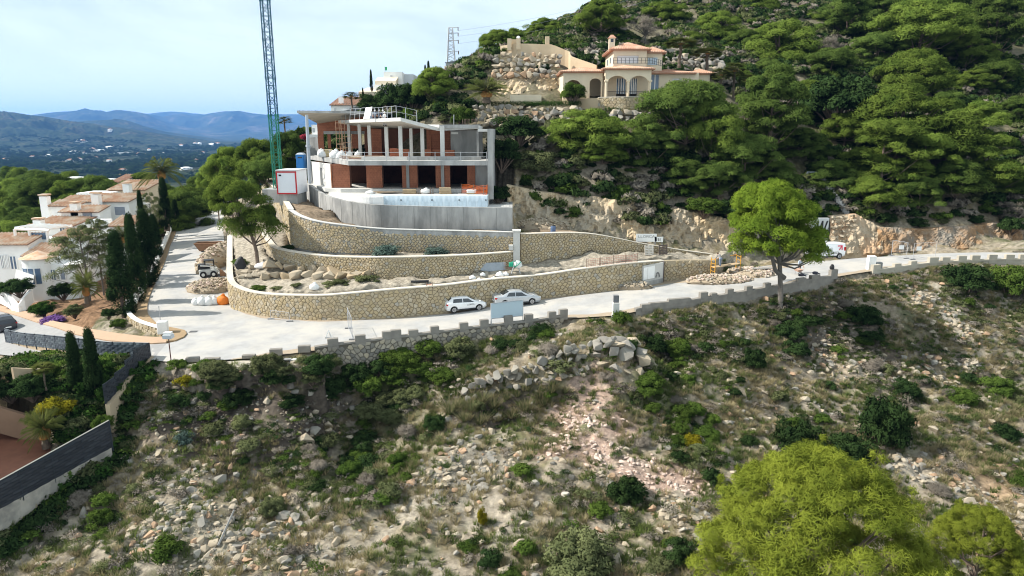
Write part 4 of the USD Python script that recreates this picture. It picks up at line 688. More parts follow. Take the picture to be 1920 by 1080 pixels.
part(t, 'body', bbox_(xl, xb, yb, yb + 4.6, zb_ - .1, zt - .02), cw); part(t, 'footing', bbox_(xl + .1, xb - .1, yb + .2, yb + 4.4, zb_ - 1.5, zb_ - .102), conc_m); part(t, 'roof', bbox_(xl - .06, xb + .06, yb - .06, yb + 4.66, zt, zt + .14), mat('cabin_roof', (.6, .6, .6), (.5, .5, .5), 1))
for n, a in (('frame_post', (xl - .03, xl + .12, yb - .04, yb + .1, zb_ - .1, zt - .02)), ('frame_post', (xb - .12, xb + .03, yb - .04, yb + .1, zb_ - .1, zt - .02)), ('frame_rail', (xl + .13, xb - .13, yb - .035, yb + .1, zt - .2, zt - .03)), ('frame_rail', (xl + .13, xb - .13, yb - .035, yb + .1, zb_ - .09, zb_ + .07))): part(t, n, bbox_(*a), cr)
part(t, 'window', bbox_(xl + .3, xl + .62, yb - .03, yb + .05, zt - .62, zt - .42), glass_dark)
q = P(566, 318, 99); t = thing('portable_toilet', 'bright blue portable toilet behind the grey steel column', 'toilet', tuple(q)); tb = mat('toilet_blue', (.03, .17, .42), (.025, .14, .36), 1.2, .45)
part(t, 'cabin', moved(bevbox(1.15, 1.15, 2.1, .05), q + [0, 0, 1.05]), tb); part(t, 'roof', moved(hexa([(-.6, -.6, 0), (.6, -.6, 0), (.6, .6, 0), (-.6, .6, 0)], [(-.3, -.5, .22), (.3, -.5, .22), (.3, .5, .22), (-.3, .5, .22)]), q + [0, 0, 2.1]), mat('toilet_roof', (.55, .6, .66), (.5, .55, .6), 1, .5)); part(t, 'door', bbox_(q[0] - .42, q[0] + .42, q[1] - .61, q[1] - .57, q[2] + .12, q[2] + 1.95), mat('toilet_door', (.035, .2, .5), (.03, .17, .45), 1, .45)); part(t, 'vent', bbox_(q[0] - .3, q[0] + .3, q[1] - .625, q[1] - .6, q[2] + 1.6, q[2] + 1.8), glass_dark)
# ------------------------------------------------------------- heaps and stacks on the site
bag_m, pal_m, wood_m = mat('bag_white', (.72, .71, .69), (.58, .58, .57), 2.5, .8, .6, 8), mat('pallet_wood', (.45, .34, .21), (.34, .25, .16), 3, .9), mat('timber_plank', (.42, .28, .16), (.3, .2, .12), 3, .9)
def lump(r, sx, sy, sz, n=40, sub=2, amp=.25, sd=0, flat_=True):
    m = trimesh.creation.icosphere(sub); v = m.vertices * (1 + amp * (meshkit.fbm(m.vertices * 1.7 + sd * 7.3, 3, sd) - .5) * 2)[:, None]
    if flat_: v[:, 2] = np.maximum(v[:, 2], -.55)
    return tm(v * [sx, sy, sz], m.faces)
def bigbag(p, s, label, group=None, m=None, cat='bag'):
    s = np.broadcast_to(np.asarray(s, float), 3) * .78; t = thing('builders_bag', label, cat, tuple(p), group=group, world=False)
    b = lump(0, .52 * s[0], .52 * s[1], .62 * s[2], amp=.22, sd=int(abs(p[0]) * 37) % 91); part(t, 'sack', moved(b, (0, 0, .33 * s[2])), m or bag_m, smooth=50)
    part(t, 'tie', moved(lump(0, .16 * s[0], .16 * s[1], .2 * s[2], sub=1, amp=.4, sd=3), (.08 * s[0], 0, .95 * s[2])), m or bag_m)
def palletstack(p, w, d, h, label, m, rz=0, cat='stack', layers=5):
    t = thing('material_stack', label, cat, tuple(p), rz=rz, world=False); r = np.random.default_rng(int(abs(p[0] * 91)))
    for k in range(3): part(t, 'pallet_bearer', bbox_(-w / 2, w / 2, (k - 1) * d * .42 - .05, (k - 1) * d * .42 + .05, 0, .1), pal_m)
    part(t, 'pallet_deck', bbox_(-w / 2, w / 2, -d / 2, d / 2, .102, .14), pal_m)
    for k in range(layers):
        o = r.uniform(-.04, .04, 2); part(t, 'layer', bbox_(-w / 2 + .05 + o[0], w / 2 - .05 + o[0], -d / 2 + .05 + o[1], d / 2 - .05 + o[1], .145 + k * (h - .15) / layers, .14 + (k + .93) * (h - .15) / layers), m)
zf = zS1 + .03
for a in [(738, 94, 1.0, 1.25, 'narrow stack of red clay blocks, left of three between the upper columns'), (745, 93.2, .9, 1.2, 'red clay block stack touching the left side of the middle column'), (761, 92.5, .95, 1.2, 'single red clay block stack right of the middle upper column'), (801, 91.2, 1.25, 1.2, 'wide red clay block pallet behind the upper rail'), (818, 91.6, 1.4, 1.15, 'dark red block pallet beside the thick upper column'), (842, 89.8, 1.5, 1.15, 'red clay block pallet nearest the grey concrete side wall')]:
    palletstack((XP(a[0], 285, a[1]), a[1], zf), a[2], 1.0, a[3], a[4], brick_m)
for px, py, Y, s, l in [(602, 292, 100, 1.3, 'white builders bag on the slab edge left of the small pallet'), (605, 293, 96.5, 1.2, 'white sack standing near the grey column top'), (629, 297, 92.5, (1.9, 1.3, 1.4), 'large heap of white sacks below the ladder scaffold'), (640, 298, 90.5, (1.6, 1.2, 1.2), 'white plastic sacks at the slab corner by the scaffold foot'), (655, 290, 98, (1.2, 1, 1.0), 'white bag behind the left terrace rail'), (670, 289, 97, 1.0, 'small white bag between two upper columns on the left')]:
    bigbag((XP(px, py, Y), Y, zf), s, l)
palletstack((XP(617, 294, 97), 97, zf), 1.1, 1.0, 1.1, 'yellowish pallet of board packs among white sacks on the upper terrace', mat('board_yellow', (.5, .4, .22), (.42, .33, .19), 3), 10)
r_ = np.random.default_rng(77)
t = thing('plank_heap', 'heap of reddish planks and formwork on the upper terrace', 'plank heap', (XP(675, 296, 88.5), 88.5, zf))
for k in range(22):
    px = 652 + 58 * r_.random() ; c = np.array([XP(px, 296, 88), 87.2 + 2.6 * r_.random(), zf + .03 + .045 * k * .45]); part(t, 'plank', moved(bbox_(-1.2, 1.2, -.1, .1, 0, .05), c, r_.uniform(-.5, .5)), [wood_m, mat('plank_red', (.3, .12, .07), (.22, .09, .05), 3), pal_m][k % 3])
zt_ = zP + .0
for a in [(768, 84.6, 1.7, .55, 'stack of pale boards on the pool deck, left of the white sack'), (835, 84.4, 1.5, .75, 'tall stack of timber boards on the pool deck, near the orange net'), (884, 84.2, 1.2, .5, 'white block pallet inside the orange net on the pool deck')]:
    palletstack((XP(a[0], 362, a[1]), a[1], zt_), a[2], 1.1, a[3], a[4], pal_m if 'block' not in a[4] else white_m, 4, layers=6)
bigbag((XP(798, 365, 84.5), 84.5, zt_), (1.6, 1, .8), 'crumpled white sack between two short posts on the pool deck'); bigbag((XP(695, 365, 84.2), 84.2, zt_), (1.5, 1, .55), 'flat white sack at the left end of the pool deck')
for px in (784, 788, 807, 812): 
    t = thing('formwork_post', 'short rust brown post standing beside the crumpled sack on the pool deck', 'post', (XP(px, 365, 84), 84, zt_), group='short brown posts on the pool deck', world=False); part(t, 'shaft', bbox_(-.05, .05, -.05, .05, 0, .75), MATS['rebar']); part(t, 'foot_plate', bbox_(-.11, .11, -.11, .11, 0.0, .02), MATS['rebar'])
t = thing('plank_heap', 'low scatter of planks on the pool deck by the brick openings', 'plank heap', (XP(722, 364, 84.5), 84.5, zt_))
for k in range(10): part(t, 'plank', moved(bbox_(-1.3, 1.3, -.09, .09, 0, .05), (XP(712 + 34 * r_.random(), 362, 85), 84 + 1.4 * r_.random(), zt_ + .01 + k * .025), r_.uniform(-.2, .2)), [wood_m, pal_m, mat('plank_grey', (.3, .28, .26), (.23, .22, .2), 3)][k % 3])
net_m = usdkit.material(stage, '/World/Looks/orange_net', {'d': ('diffuse_bsdf', {'color': (.75, .2, .05)}), 't': ('translucent_bsdf', {'color': (.75, .2, .05)}), 'x': ('mix_closure', {'fac': .35})}, [('d.BSDF', 'x.closure1'), ('t.BSDF', 'x.closure2')], surface='x.closure')
def netfence(name, label, pts, h, m=net_m, cell=.16, w=.035, postm=None, cat='net fence'):
    q, s = resample(pts, .5); t = thing(name, label, cat, tuple(q[0])); qq, ss = resample(pts, cell); sag = .06 * np.sin(ss * 2.1)
    ms = [tube(np.column_stack([qq[:, :2], qq[:, 2] + z + sag * z]), w / 2, 3, False) for z in np.arange(.06, h + .01, cell)] + [bar([*p[:2], p[2] + .05], [*p[:2], p[2] + h], w * .8, 3) for p in qq]
    part(t, 'mesh_net', join(ms), m); q2, _ = resample(pts, 1.7)
    for p in q2: part(t, 'post', bar(p, p + [0, 0, h + .12], .05), postm or MATS['rebar'])
    return t
netfence('safety_net', 'orange plastic safety net at the right end of the pool deck', [(XP(865, 362, 84.6), 84.6, zt_), (XP(893, 363, 83.2), 83.6, zt_), (XP(912, 365, 82.2), 82.2, zt_), (XP(914, 365, 82), 87, zt_)], 1.05)
# scaffold tower on the upper left terrace
def ladderframe(t, a, b, z0, z1, m, n=6):
    for p in (a, b): part(t, 'upright', bar([*p, z0], [*p, z1], .055), m)
    for k in range(n): z = z0 + (k + .5) * (z1 - z0) / n; part(t, 'rung', bar([*a, z], [*b, z], .04), m)
sm = mat('scaffold_peach', (.55, .33, .2), (.45, .27, .17), 3, .6); xs, ys = XP(632, 285, 101), 101.0
t = thing('scaffold_tower', 'thin peach coloured ladder scaffold in front of the left brick wall', 'scaffold', (xs, ys, zf))
ladderframe(t, (xs, ys), (xs + .75, ys), zf, 19.9, sm, 7); ladderframe(t, (xs + .1, ys + 1.6), (xs + .85, ys + 1.6), zf, 19.9, sm, 7); ladderframe(t, (xs + .95, ys - .2), (xs + 2.2, ys - .2), zf, 18.0, sm, 4)
for z in (zf + 1.6, zf + 3.2): part(t, 'platform', bbox_(xs - .05, xs + .9, ys - .1, ys + 1.7, z, z + .05), pal_m)
# ------------------------------------------------------------- villa on the slope
def panel(x0, x1, z0, z1, Y, th, holes=()):               # wall facing the valley, with square or arched openings
    g = shapely.box(x0, z0, x1, z1)
    for a, b, c, d, *ar in holes:
        h = shapely.box(a, c, b, d)
        if ar: r = (b - a) / 2; h = shapely.union_all([shapely.box(a, c, b, d - r * ar[0]), shapely.affinity.scale(Point((a + b) / 2, d - r * ar[0]).buffer(1, 10), r, r * ar[0])])
        g = g.difference(h)
    ms = []
    for q in getattr(g, 'geoms', [g]):
        m = trimesh.creation.extrude_polygon(q, th, engine='earcut'); v = m.vertices; m = tm(np.column_stack([v[:, 0], Y + th - v[:, 2], v[:, 1]]), m.faces); ms.append(m)
    return join(ms)
def tileslope(parent, e0, e1, r1, r0, m, pitch=.26, name='roof', under=None):
    e0, e1, r1, r0 = [np.asarray(a, float) for a in (e0, e1, r1, r0)]; ex = (e1 - e0); L = np.linalg.norm(ex); ex /= L
    up = r0 - e0; up -= ex * (up @ ex); H = np.linalg.norm(up)
    if H < 1e-6: up = r1 - e0; up -= ex * (up @ ex); H = np.linalg.norm(up)
    up /= H; n = np.cross(ex, up); n *= np.sign(n[2]) or 1
    sl = part(parent, name, tm([e0, e1, r1, r0, e0 - n * .12, e1 - n * .12, r1 - n * .12, r0 - n * .12], np.vstack([[[0, 1, 2], [0, 2, 3]], _BF[:2] + 4, _BF[4:]])), under or m)
    s0, s1 = (r0 - e0) @ ex, (r1 - e0) @ ex; ms = []; k = max(2, int(L / pitch)); r = np.random.default_rng(int(L * 100))
    for i in range(k):
        s = (i + .5) * L / k; h = H * (s / s0 if s < s0 else (L - s) / (L - s1) if s > s1 else 1) if (s0 > 0 or s1 < L) else H
        if h < .15: continue
        w = L / k * .34; a = e0 + ex * s - up * .06; b = e0 + ex * s + up * h; q = n * (pitch * .33 + r.uniform(-.012, .012))
        ms.append(tm([a - ex * w, a + q, a + ex * w, b - ex * w, b + q, b + ex * w], [[0, 1, 4], [0, 4, 3], [1, 2, 5], [1, 5, 4], [0, 2, 1]]))
    if ms: part(sl, 'tile_row', join(ms), m, kind='stuff')
    return sl
def hiproof(parent, x0, x1, y0, y1, z, h, m, ov=.45, fascia=None):
    x0, x1, y0, y1 = x0 - ov, x1 + ov, y0 - ov, y1 + ov; d = (y1 - y0) / 2; w = (x1 - x0) / 2; c = min(d, w); ra, rb = np.array([x0 + c, y0 + d if w > d else y0 + c, z + h]), np.array([x1 - c, y0 + d if w > d else y1 - c, z + h])
    A, B, C, D = [np.array([a, b, z]) for a, b in ((x0, y0), (x1, y0), (x1, y1), (x0, y1))]
    if w > d: sl = [(A, B, rb, ra), (B, C, rb, rb), (C, D, ra, rb), (D, A, ra, ra)]
    else: sl = [(A, B, ra, ra), (B, C, rb, ra), (C, D, rb, rb), (D, A, ra, rb)]
    for s in sl: tileslope(parent, *s, m)
    if fascia: part(parent, 'eaves', bbox_(x0 + .05, x1 - .05, y0 + .05, y1 - .05, z - .22, z - .125), fascia)
cream = mat('render_cream', (.66, .565, .42), (.58, .49, .36), .7, .9, .15, 18); cream2 = mat('render_sand', (.58, .46, .31), (.5, .39, .26), .5, .9, .2, 12)
tile_v = mat('tile_villa', (.46, .25, .165), (.36, .185, .12), 1.4, .9, c3=(.5, .36, .27), scale3=.9, f3=.6); tile_g = mat('tile_gap', (.2, .115, .07), (.15, .085, .055), 2, .95); tile_w = mat('tile_old', (.56, .34, .215), (.42, .235, .14), 1.2, .9, c3=(.62, .52, .40), scale3=.7, f3=.8)
trim_r = mat('eaves_brick', (.36, .17, .1), (.3, .14, .08), 2); shutter = mat('shutter_pale', (.6, .6, .6), (.54, .54, .55), 1, .6); rail_i = mat('iron_black', (.05, .05, .055), (.04, .04, .045), 3, .5); glass_b = mat('window_blue', (.10, .16, .24), (.08, .12, .19), .5, .1, spec=.7)
V = thing('villa', 'cream two storey villa with arches and hipped terracotta roofs above the boulder walls', 'house', (19, 110, 23.2))
def X_(px, Y): return XP(px, 150, Y)
def Z_(py, Y): return float(P(1190, py, Y)[2])
zt = 23.3; Yp, Ym, Yu = 108.0, 110.0, 111.6
ze1 = Z_(128.5, Yp); ze2 = Z_(134, Ym)
def arch(p0, p1, py, Y): return (X_(p0, Y), X_(p1, Y), zt - .2, Z_(py, Y), .75)
part(V, 'porch_wall', panel(X_(1135, Yp), X_(1221, Yp), zt - .3, ze1, Yp, .35, [arch(1139, 1176, 142, Yp), arch(1180, 1216, 142, Yp)]), cream)
part(V, 'porch_side', prism([(X_(1135, Yp), Yp + .352), (X_(1135, Yp) + .3, Yp + .352), (X_(1135, Yp) + .3, Ym), (X_(1135, Yp), Ym)], ze1 - 1.0, ze1), cream)
for px in (1137, 1178, 1219): part(V, 'porch_column', moved(trimesh.creation.cylinder(.2, 2.5, sections=12), (X_(px, Yp), Yp + .1, zt + 1.2)), cream); part(V, 'column_capital', moved(bevbox(.6, .6, .3, .08), (X_(px, Yp), Yp + .1, zt + 2.45)), cream)
part(V, 'left_wing_wall', panel(X_(1056, Ym), X_(1130, Ym), zt - .6, ze2, Ym, .35, [arch(1062, 1089, 150, Ym), arch(1106, 1127, 147, Ym)]), cream)
part(V, 'left_wing_side', prism([(X_(1056, Ym), Ym + .353), (X_(1056, Ym) + .35, Ym + .353), (X_(1050, 118), 118), (X_(1050, 118) - .35, 118)], zt - .6, ze2), cream)
part(V, 'main_wall', panel(X_(1131, 112), X_(1310, 112), zt - .4, ze2, 112, .35, [(X_(1156, 112), X_(1174, 112), zt, Z_(147, 112)), (X_(1181, 112), X_(1195, 112), zt, Z_(147, 112)), (X_(1220, 112), X_(1236, 112), zt, Z_(140, 112)), (X_(1261, 112), X_(1279, 112), Z_(160, 112), Z_(147, 112))]), cream)
part(V, 'end_wing_wall', bbox_(X_(1298, 112.6), X_(1331, 112.6), 112.6, 120, zt - .4, Z_(138, 112.6)), cream)
part(V, 'back_room', bbox_(X_(1062, 115), X_(1128, 115), 115, 115.3, zt - .5, ze2), cream)
for p0, p1, t, b in ((1156, 1174, 147, 176), (1181, 1195, 147, 176), (1220, 1236, 140, 168)):
    w = part(V, 'window', bbox_(X_(p0, 112.2), X_(p1, 112.2), 112.18, 112.24, Z_(b, 112), Z_(t, 112)), glass_b); n = 4 if p0 < 1200 else 2
    for i in range(n + 1): x = X_(p0 + (p1 - p0) * i / n, 112.1); part(w, 'window_frame', bbox_(x - .07, x + .07, 112.08, 112.17, Z_(b, 112), Z_(t, 112)), white_m)
part(V, 'window', bbox_(X_(1261, 112), X_(1279, 112), 112.15, 112.2, Z_(160, 112), Z_(147, 112)), shutter); part(V, 'window', bbox_(X_(1308, 112.6), X_(1318, 112.6), 112.54, 112.62, Z_(158, 112.6), Z_(150, 112.6)), shutter)
zu0 = ze2 + .3
part(V, 'upper_wall', panel(X_(1149, Yu), X_(1211, Yu), zu0, Z_(93, Yu), Yu, .3, [(X_(1156, Yu), X_(1196, Yu), Z_(119, Yu), Z_(104, Yu))]), cream)
part(V, 'upper_side', bbox_(X_(1149, Yu), X_(1149, Yu) + .3, Yu + .301, 121, zu0, Z_(93, Yu)), cream); part(V, 'upper_side', bbox_(X_(1211, Yu) - .3, X_(1211, Yu), Yu + .301, 121, zu0, Z_(93, Yu)), cream)
for y in (114.5, 118): part(V, 'window', bbox_(X_(1149, Yu) - .03, X_(1149, Yu) + .02, y, y + 1, Z_(115, Yu), Z_(104, Yu)), glass_b)
part(V, 'upper_annex', bbox_(X_(1211, 113) + .02, X_(1240, 113), 113, 119, zu0, Z_(98, 113)), cream)
part(V, 'shutter', bbox_(X_(1156, Yu), X_(1196, Yu), Yu + .15, Yu + .2, Z_(119, Yu), Z_(104, Yu)), shutter); part(V, 'shutter', bbox_(X_(1213, 113), X_(1231, 113), 112.94, 113.01, Z_(122, 113), Z_(108, 113)), mat('shutter_blue', (.42, .5, .56), (.38, .45, .5), 1, .6))
hiproof(V, X_(1149, Yu), X_(1211, Yu), Yu, 120.5, Z_(92, Yu), 1.25, tile_v, .6, trim_r); hiproof(V, X_(1208, 113), X_(1241, 113), 113, 119.4, Z_(97.5, 113), .9, tile_v, .5, trim_r)
hiproof(V, X_(1056, Ym), X_(1140, Ym), Ym, 119, ze2, .85, tile_v, .55, trim_r); hiproof(V, X_(1135, Yp), X_(1221, Yp), Yp, 116, ze1, .75, tile_v, .5, trim_r); hiproof(V, X_(1224, Ym), X_(1304, Ym), 111.8, 119.5, ze2 - .03, .75, tile_v, .5, trim_r); hiproof(V, X_(1300, 112.6), X_(1331, 112.6), 112.6, 119.8, Z_(137, 112.6), .7, tile_v, .5, trim_r)
cx = X_(1145, 113); zc = Z_(96, 113); part(V, 'chimney', bbox_(cx - .45, cx + .45, 112.6, 113.5, zc, zc + 1.9), cream); part(V, 'chimney_cap', hexa([(cx - .62, 112.45, zc + 1.9), (cx + .62, 112.45, zc + 1.9), (cx + .62, 113.65, zc + 1.9), (cx - .62, 113.65, zc + 1.9)], [(cx - .2, 112.9, zc + 2.4), (cx + .2, 112.9, zc + 2.4), (cx + .2, 113.2, zc + 2.4), (cx - .2, 113.2, zc + 2.4)]), tile_v); part(V, 'chimney_opening', bbox_(cx - .2, cx + .2, 112.56, 112.62, zc + 1.3, zc + 1.75), glass_dark)
railing('villa_railing', 'black iron railing on the upper balcony of the villa', [(X_(1149, Yp), Yp + .1, ze1 + .7), (X_(1222, Yp), Yp + .1, ze1 + .7), (X_(1240, 110.5), 110.5, ze1 + .5)], .85, rails=(.1, .5, 1.0), post=.6, m=rail_i)
part(V, 'railing', join([bar((X_(1139, Yp), Yp + .1, zt + .95), (X_(1216, Yp), Yp + .1, zt + .95), .05)] + [bar((x, Yp + .1, zt), (x, Yp + .1, zt + .95), .025) for x in np.linspace(X_(1139, Yp), X_(1216, Yp), 44)]), rail_i)
tw = np.array([[X_(1122, 107.4), 107.4, zt + .1], [X_(1175, 105.8), 105.8, zt + .1], [X_(1229, 106.4), 106.4, zt + .1]])
stonewall('terrace_wall', 'brown stone terrace wall directly under the villa arches', tw, 20.4, .42, 61, cope=.1, limit=120)
single('villa_terrace', prism([tw[0, :2], tw[1, :2] + [0, .4], tw[2, :2], (X_(1240, 112), 112), (X_(1056, 112), 114), (X_(1056, 110), 109.6), (X_(1110, 108), 107.8)], 21, zt - .05), cream2, 'paved terrace in front of the villa', 'terrace', kind='structure')
# cream parapet wall and rock face left of the villa
def rendered_wall(name, label, pts, h, m, th=.3, cat='wall', cap=None):
    q, s, nrm = frame(np.asarray(pts, float), .8, smooth=False); t = thing(name, label, cat, tuple(q[0])); part(t, 'wall_body', wallbody(q, nrm, q[:, 2] - h, q[:, 2], 0, th), m)
    if cap: part(t, 'wall_cap', wallbody(q, nrm, q[:, 2] + .002, q[:, 2] + .12, .05, th + .05), cap)
    return t
t = rendered_wall('garden_wall', 'tall cream rendered wall crowning the boulder slope left of the villa', [P(938, 86, 124), P(970, 81.5, 122.5), P(1035, 83, 122), P(1066, 96, 121.4), P(1066, 104, 120), P(1118, 122, 117)], 2.6, cream2)
for px, py in ((955, 80), (972, 78.5), (1026, 76)): q = P(px, py + 3, 122.6); part(t, 'pillar', bbox_(q[0] - .35, q[0] + .35, 122.3, 123, q[2] - 1, q[2] + .9), cream2)
q = P(972, 77, 122.6); part(t, 'globe_lamp', moved(trimesh.creation.icosphere(2, .33), q + [0, 0, .5]), white_m)
part(t, 'top_wall', bbox_(P(954, 82, 124)[0], P(970, 82, 124)[0], 123.4, 123.7, 31, 33.6), cream2)
rendered_wall('garden_wall', 'grey block boundary wall running behind the villa roof', [P(1040, 88, 130), P(1160, 87, 130), P(1260, 92, 131), P(1360, 96, 134)], 2.2, mat('block_grey', (.30, .27, .23), (.25, .22, .19), 1, .95))
single('pool_house', panel(P(956, 178, 109)[0], P(1015, 178, 109)[0], 22.6, P(985, 178, 109)[2], 108.6, 2.2), cream, 'low cream garden structure behind the long hedge', 'outbuilding')
rendered_wall('garden_wall', 'pale wall on the ridge left of the round palm', [P(868, 120, 128), P(895, 110, 128)], 1.6, cream2)
# boulder retaining walls
RF = [rockform(i, 11 + i % 5) for i in range(14)]
def boulderwall(name, label, rows, size, seed, mats=None, jit=.3):
    """rows: polylines of points, one per course from the top down; every boulder is a part"""
    r = np.random.default_rng(seed); t = thing(name, label, 'boulder wall', tuple(rows[0][0])); mats = mats or ROCKS
    for row in rows:
        q, s = resample(row, size * .95)
        for p in q:
            k = size * r.uniform(.75, 1.25); bv, bf = RF[int(r.integers(14))]; v = bv * k * r.uniform(.85, 1.15, 3) * 1.08
            a = r.uniform(0, 6.28); c, s_ = math.cos(a), math.sin(a); v[:, :2] = v[:, :2] @ np.array([[c, s_], [-s_, c]])
            part(t, 'boulder', (v + p + r.normal(size=3) * [jit * .3, jit * .3, jit * .22], bf), mats[int(r.integers(len(mats)))], smooth=28)
    return t
ROCKS = [mat('rock_' + n, c1, c2, .9, .95, .7, 7) for n, c1, c2 in [('sand', (.38, .32, .235), (.3, .245, .175)), ('pale', (.385, .33, .25), (.31, .26, .195)), ('grey', (.28, .26, .22), (.2, .185, .16)), ('rust', (.37, .245, .155), (.29, .195, .125)), ('ash', (.26, .24, .21), (.19, .175, .15))]]
def prow(pts): return np.array([P(*p) for p in pts])
boulderwall('boulder_wall', 'pale dry boulder wall below the long clipped hedge', [prow([(892, y0, 106 - k * .5), (950, y0 + 2, 105.6 - k * .5), (1020, y0 + 4, 105.4 - k * .5), (1088, y0 + 4, 105.6 - k * .5)]) for k, y0 in enumerate((200, 208, 216, 224))] + [prow([(895, 232, 103.6), (950, 232, 103.4)])], 1.0, 71)
boulderwall('boulder_wall', 'grey boulder wall end right of the yellow green pine crown', [prow([(1150, 211 + k * 8, 105.4 - k * .5), (1215, 214 + k * 8, 105.4 - k * .5)]) for k in range(3)], 1.05, 72, [ROCKS[1], ROCKS[2], ROCKS[4]])
boulderwall('boulder_wall', 'tall pale boulder slope under the cream rendered wall', [prow([(933 - k * 2, 104 + k * 9.5, 121 - k * .9), (985, 102 + k * 9.5, 120 - k * .9), (1050 - k * 3, 106 + k * 9.5, 119.4 - k * .9)]) for k in range(5)], 1.05, 73, [ROCKS[0], ROCKS[2], ROCKS[3], ROCKS[0]])
boulderwall('boulder_wall', 'boulder bank behind the villa left of its chimney', [prow([(1068, 97 + k * 6.5, 127 - k * .8), (1120, 98 + k * 6.5, 126.6 - k * .8)]) for k in range(4)], 1.1, 74, [ROCKS[1], ROCKS[2]])
boulderwall('boulder_wall', 'grey boulder bank right of the villa upper floor behind the palms', [prow([(1240, 103 + k * 6.5, 128 - k * .8), (1300, 105 + k * 6.5, 127 - k * .8), (1352, 108 + k * 6, 127 - k * .8)]) for k in range(5)], 1.1, 75, [ROCKS[2], ROCKS[4], ROCKS[1]])
# houses on the ridge
def vol(parent, p0, p1, pe, Y, dep, rise, zb, m=None, tile=tile_w, wins=(), name='wall', rx=0):
    x0, x1 = XP(p0, pe, Y), XP(p1, pe, Y); ze = float(P(p0, pe, Y)[2])
    if rise: part(parent, name, hexa([(x0, Y, zb), (x1, Y, zb), (x1 + rx, Y + dep, zb), (x0 + rx, Y + dep, zb)], [(x0, Y, ze), (x1, Y, ze), (x1 + rx, Y + dep, ze + rise), (x0 + rx, Y + dep, ze + rise)]), m or white_m)
    else: part(parent, name, hexa([(x0, Y, zb), (x1, Y, zb), (x1 + rx, Y + dep, zb), (x0 + rx, Y + dep, zb)], [(x0, Y, ze), (x1, Y, ze), (x1 + rx, Y + dep, ze), (x0 + rx, Y + dep, ze)]), m or white_m)
    if rise and tile: tileslope(parent, (x0 - .2, Y - .4, ze + .02), (x1 + .2, Y - .4, ze + .02), (x1 + rx + .1, Y + dep, ze + rise + .1), (x0 + rx - .1, Y + dep, ze + rise + .1), tile, pitch=.46, under=tile_g)
    for a, b, c, d, *k in wins:
        w = part(parent, 'window', bbox_(XP(a, c, Y), XP(b, c, Y), Y - .04, Y + .05, float(P(a, d, Y)[2]), float(P(a, c, Y)[2])), glass_b if not k else k[0])
        xa, xb, za, zb2 = XP(a, c, Y), XP(b, c, Y), float(P(a, d, Y)[2]), float(P(a, c, Y)[2])
        for x in np.linspace(xa, xb, 3 if not k else 2): part(w, 'window_frame', bbox_(x - .06, x + .06, Y - .1, Y - .045, za, zb2), white_m)
H = thing('ridge_house', 'white stepped modern house on the ridge behind the dark trees', 'house', tuple(P(750, 165, 140)))
vol(H, 719, 754, 135, 141, 8, 0, 20, wins=[(732, 736, 141, 144)]); vol(H, 703, 742, 152, 138, 3, .9, 18, cream, None); vol(H, 742, 775, 139, 143, 8, 0, 20, mat('render_grey_white', (.6, .62, .64), (.54, .56, .58), 1)); vol(H, 700, 752, 159, 136, 2.5, 0, 20); vol(H, 672, 718, 172, 133, 8, 1.2, 18, cream, None, wins=[(690, 697, 178, 184)]); vol(H, 716, 760, 168, 134, 6, 0, 18, mat('render_grey', (.42, .42, .41), (.36, .36, .35), 1))
q = P(722, 135, 142); part(H, 'flag_pole', bar(q, q + [0, 0, 1.0], .06), steel_m); part(H, 'flag', bbox_(q[0], q[0] + .4, 142, 142.03, q[2] + .3, q[2] + .95), mat('flag_green', (.05, .35, .16), (.05, .3, .14), 1))
H = thing('ridge_house', 'small white house with terracotta roof and chimney behind the slanted slabs', 'house', tuple(P(650, 205, 128)))
vol(H, 620, 676, 197, 127, 7, 1.6, 16, tile=tile_v, wins=[(626, 630, 203, 208)]); q = P(640, 190, 128); part(H, 'chimney', bbox_(q[0] - .4, q[0] + .4, 127.6, 128.4, q[2] - 1.5, q[2] + .8), white_m); part(H, 'carport', hexa(*[[P(645, 208, 124), P(680, 207, 124), P(680, 207, 129), P(645, 208, 129)], [P(660, 202, 124), P(676, 199, 124), P(676, 199, 129), P(660, 202, 129)]]), mat('slate_grey', (.2, .21, .22), (.16, .17, .18), 1))
H = thing('ridge_house', 'narrow white house end with balcony between steel column and brick wall', 'house', tuple(P(590, 262, 124)))
vol(H, 584, 597, 234, 126, 6, 0, 9); vol(H, 580, 596, 252, 124, 3, 0, 8, wins=[(586, 590, 240, 248)])
rendered_wall('garden_wall', 'grey curved garden wall behind the upper terrace bags', [P(577, 258, 117), P(598, 257, 116)], 3, conc_m)
q = P(850, 119, 132); t = thing('transformer_hut', 'small grey rendered hut at the foot of the lattice pylon', 'hut', tuple(q)); part(t, 'wall', bbox_(q[0] - 1.3, q[0] + 1.3, 131, 133, 24, q[2]), mat('render_grey', (.42, .42, .41), (.36, .36, .35), 1)); part(t, 'roof', hexa(*[[(q[0] - 1.4, 130.9, q[2]), (q[0] + 1.4, 130.9, q[2]), (q[0] + 1.4, 133.1, q[2]), (q[0] - 1.4, 133.1, q[2])], [(q[0] - 1.4, 130.9, q[2] + .1), (q[0] + 1.4, 130.9, q[2] + .5), (q[0] + 1.4, 133.1, q[2] + .5), (q[0] - 1.4, 133.1, q[2] + .1)]]), mat('slate_grey', (.2, .21, .22)))
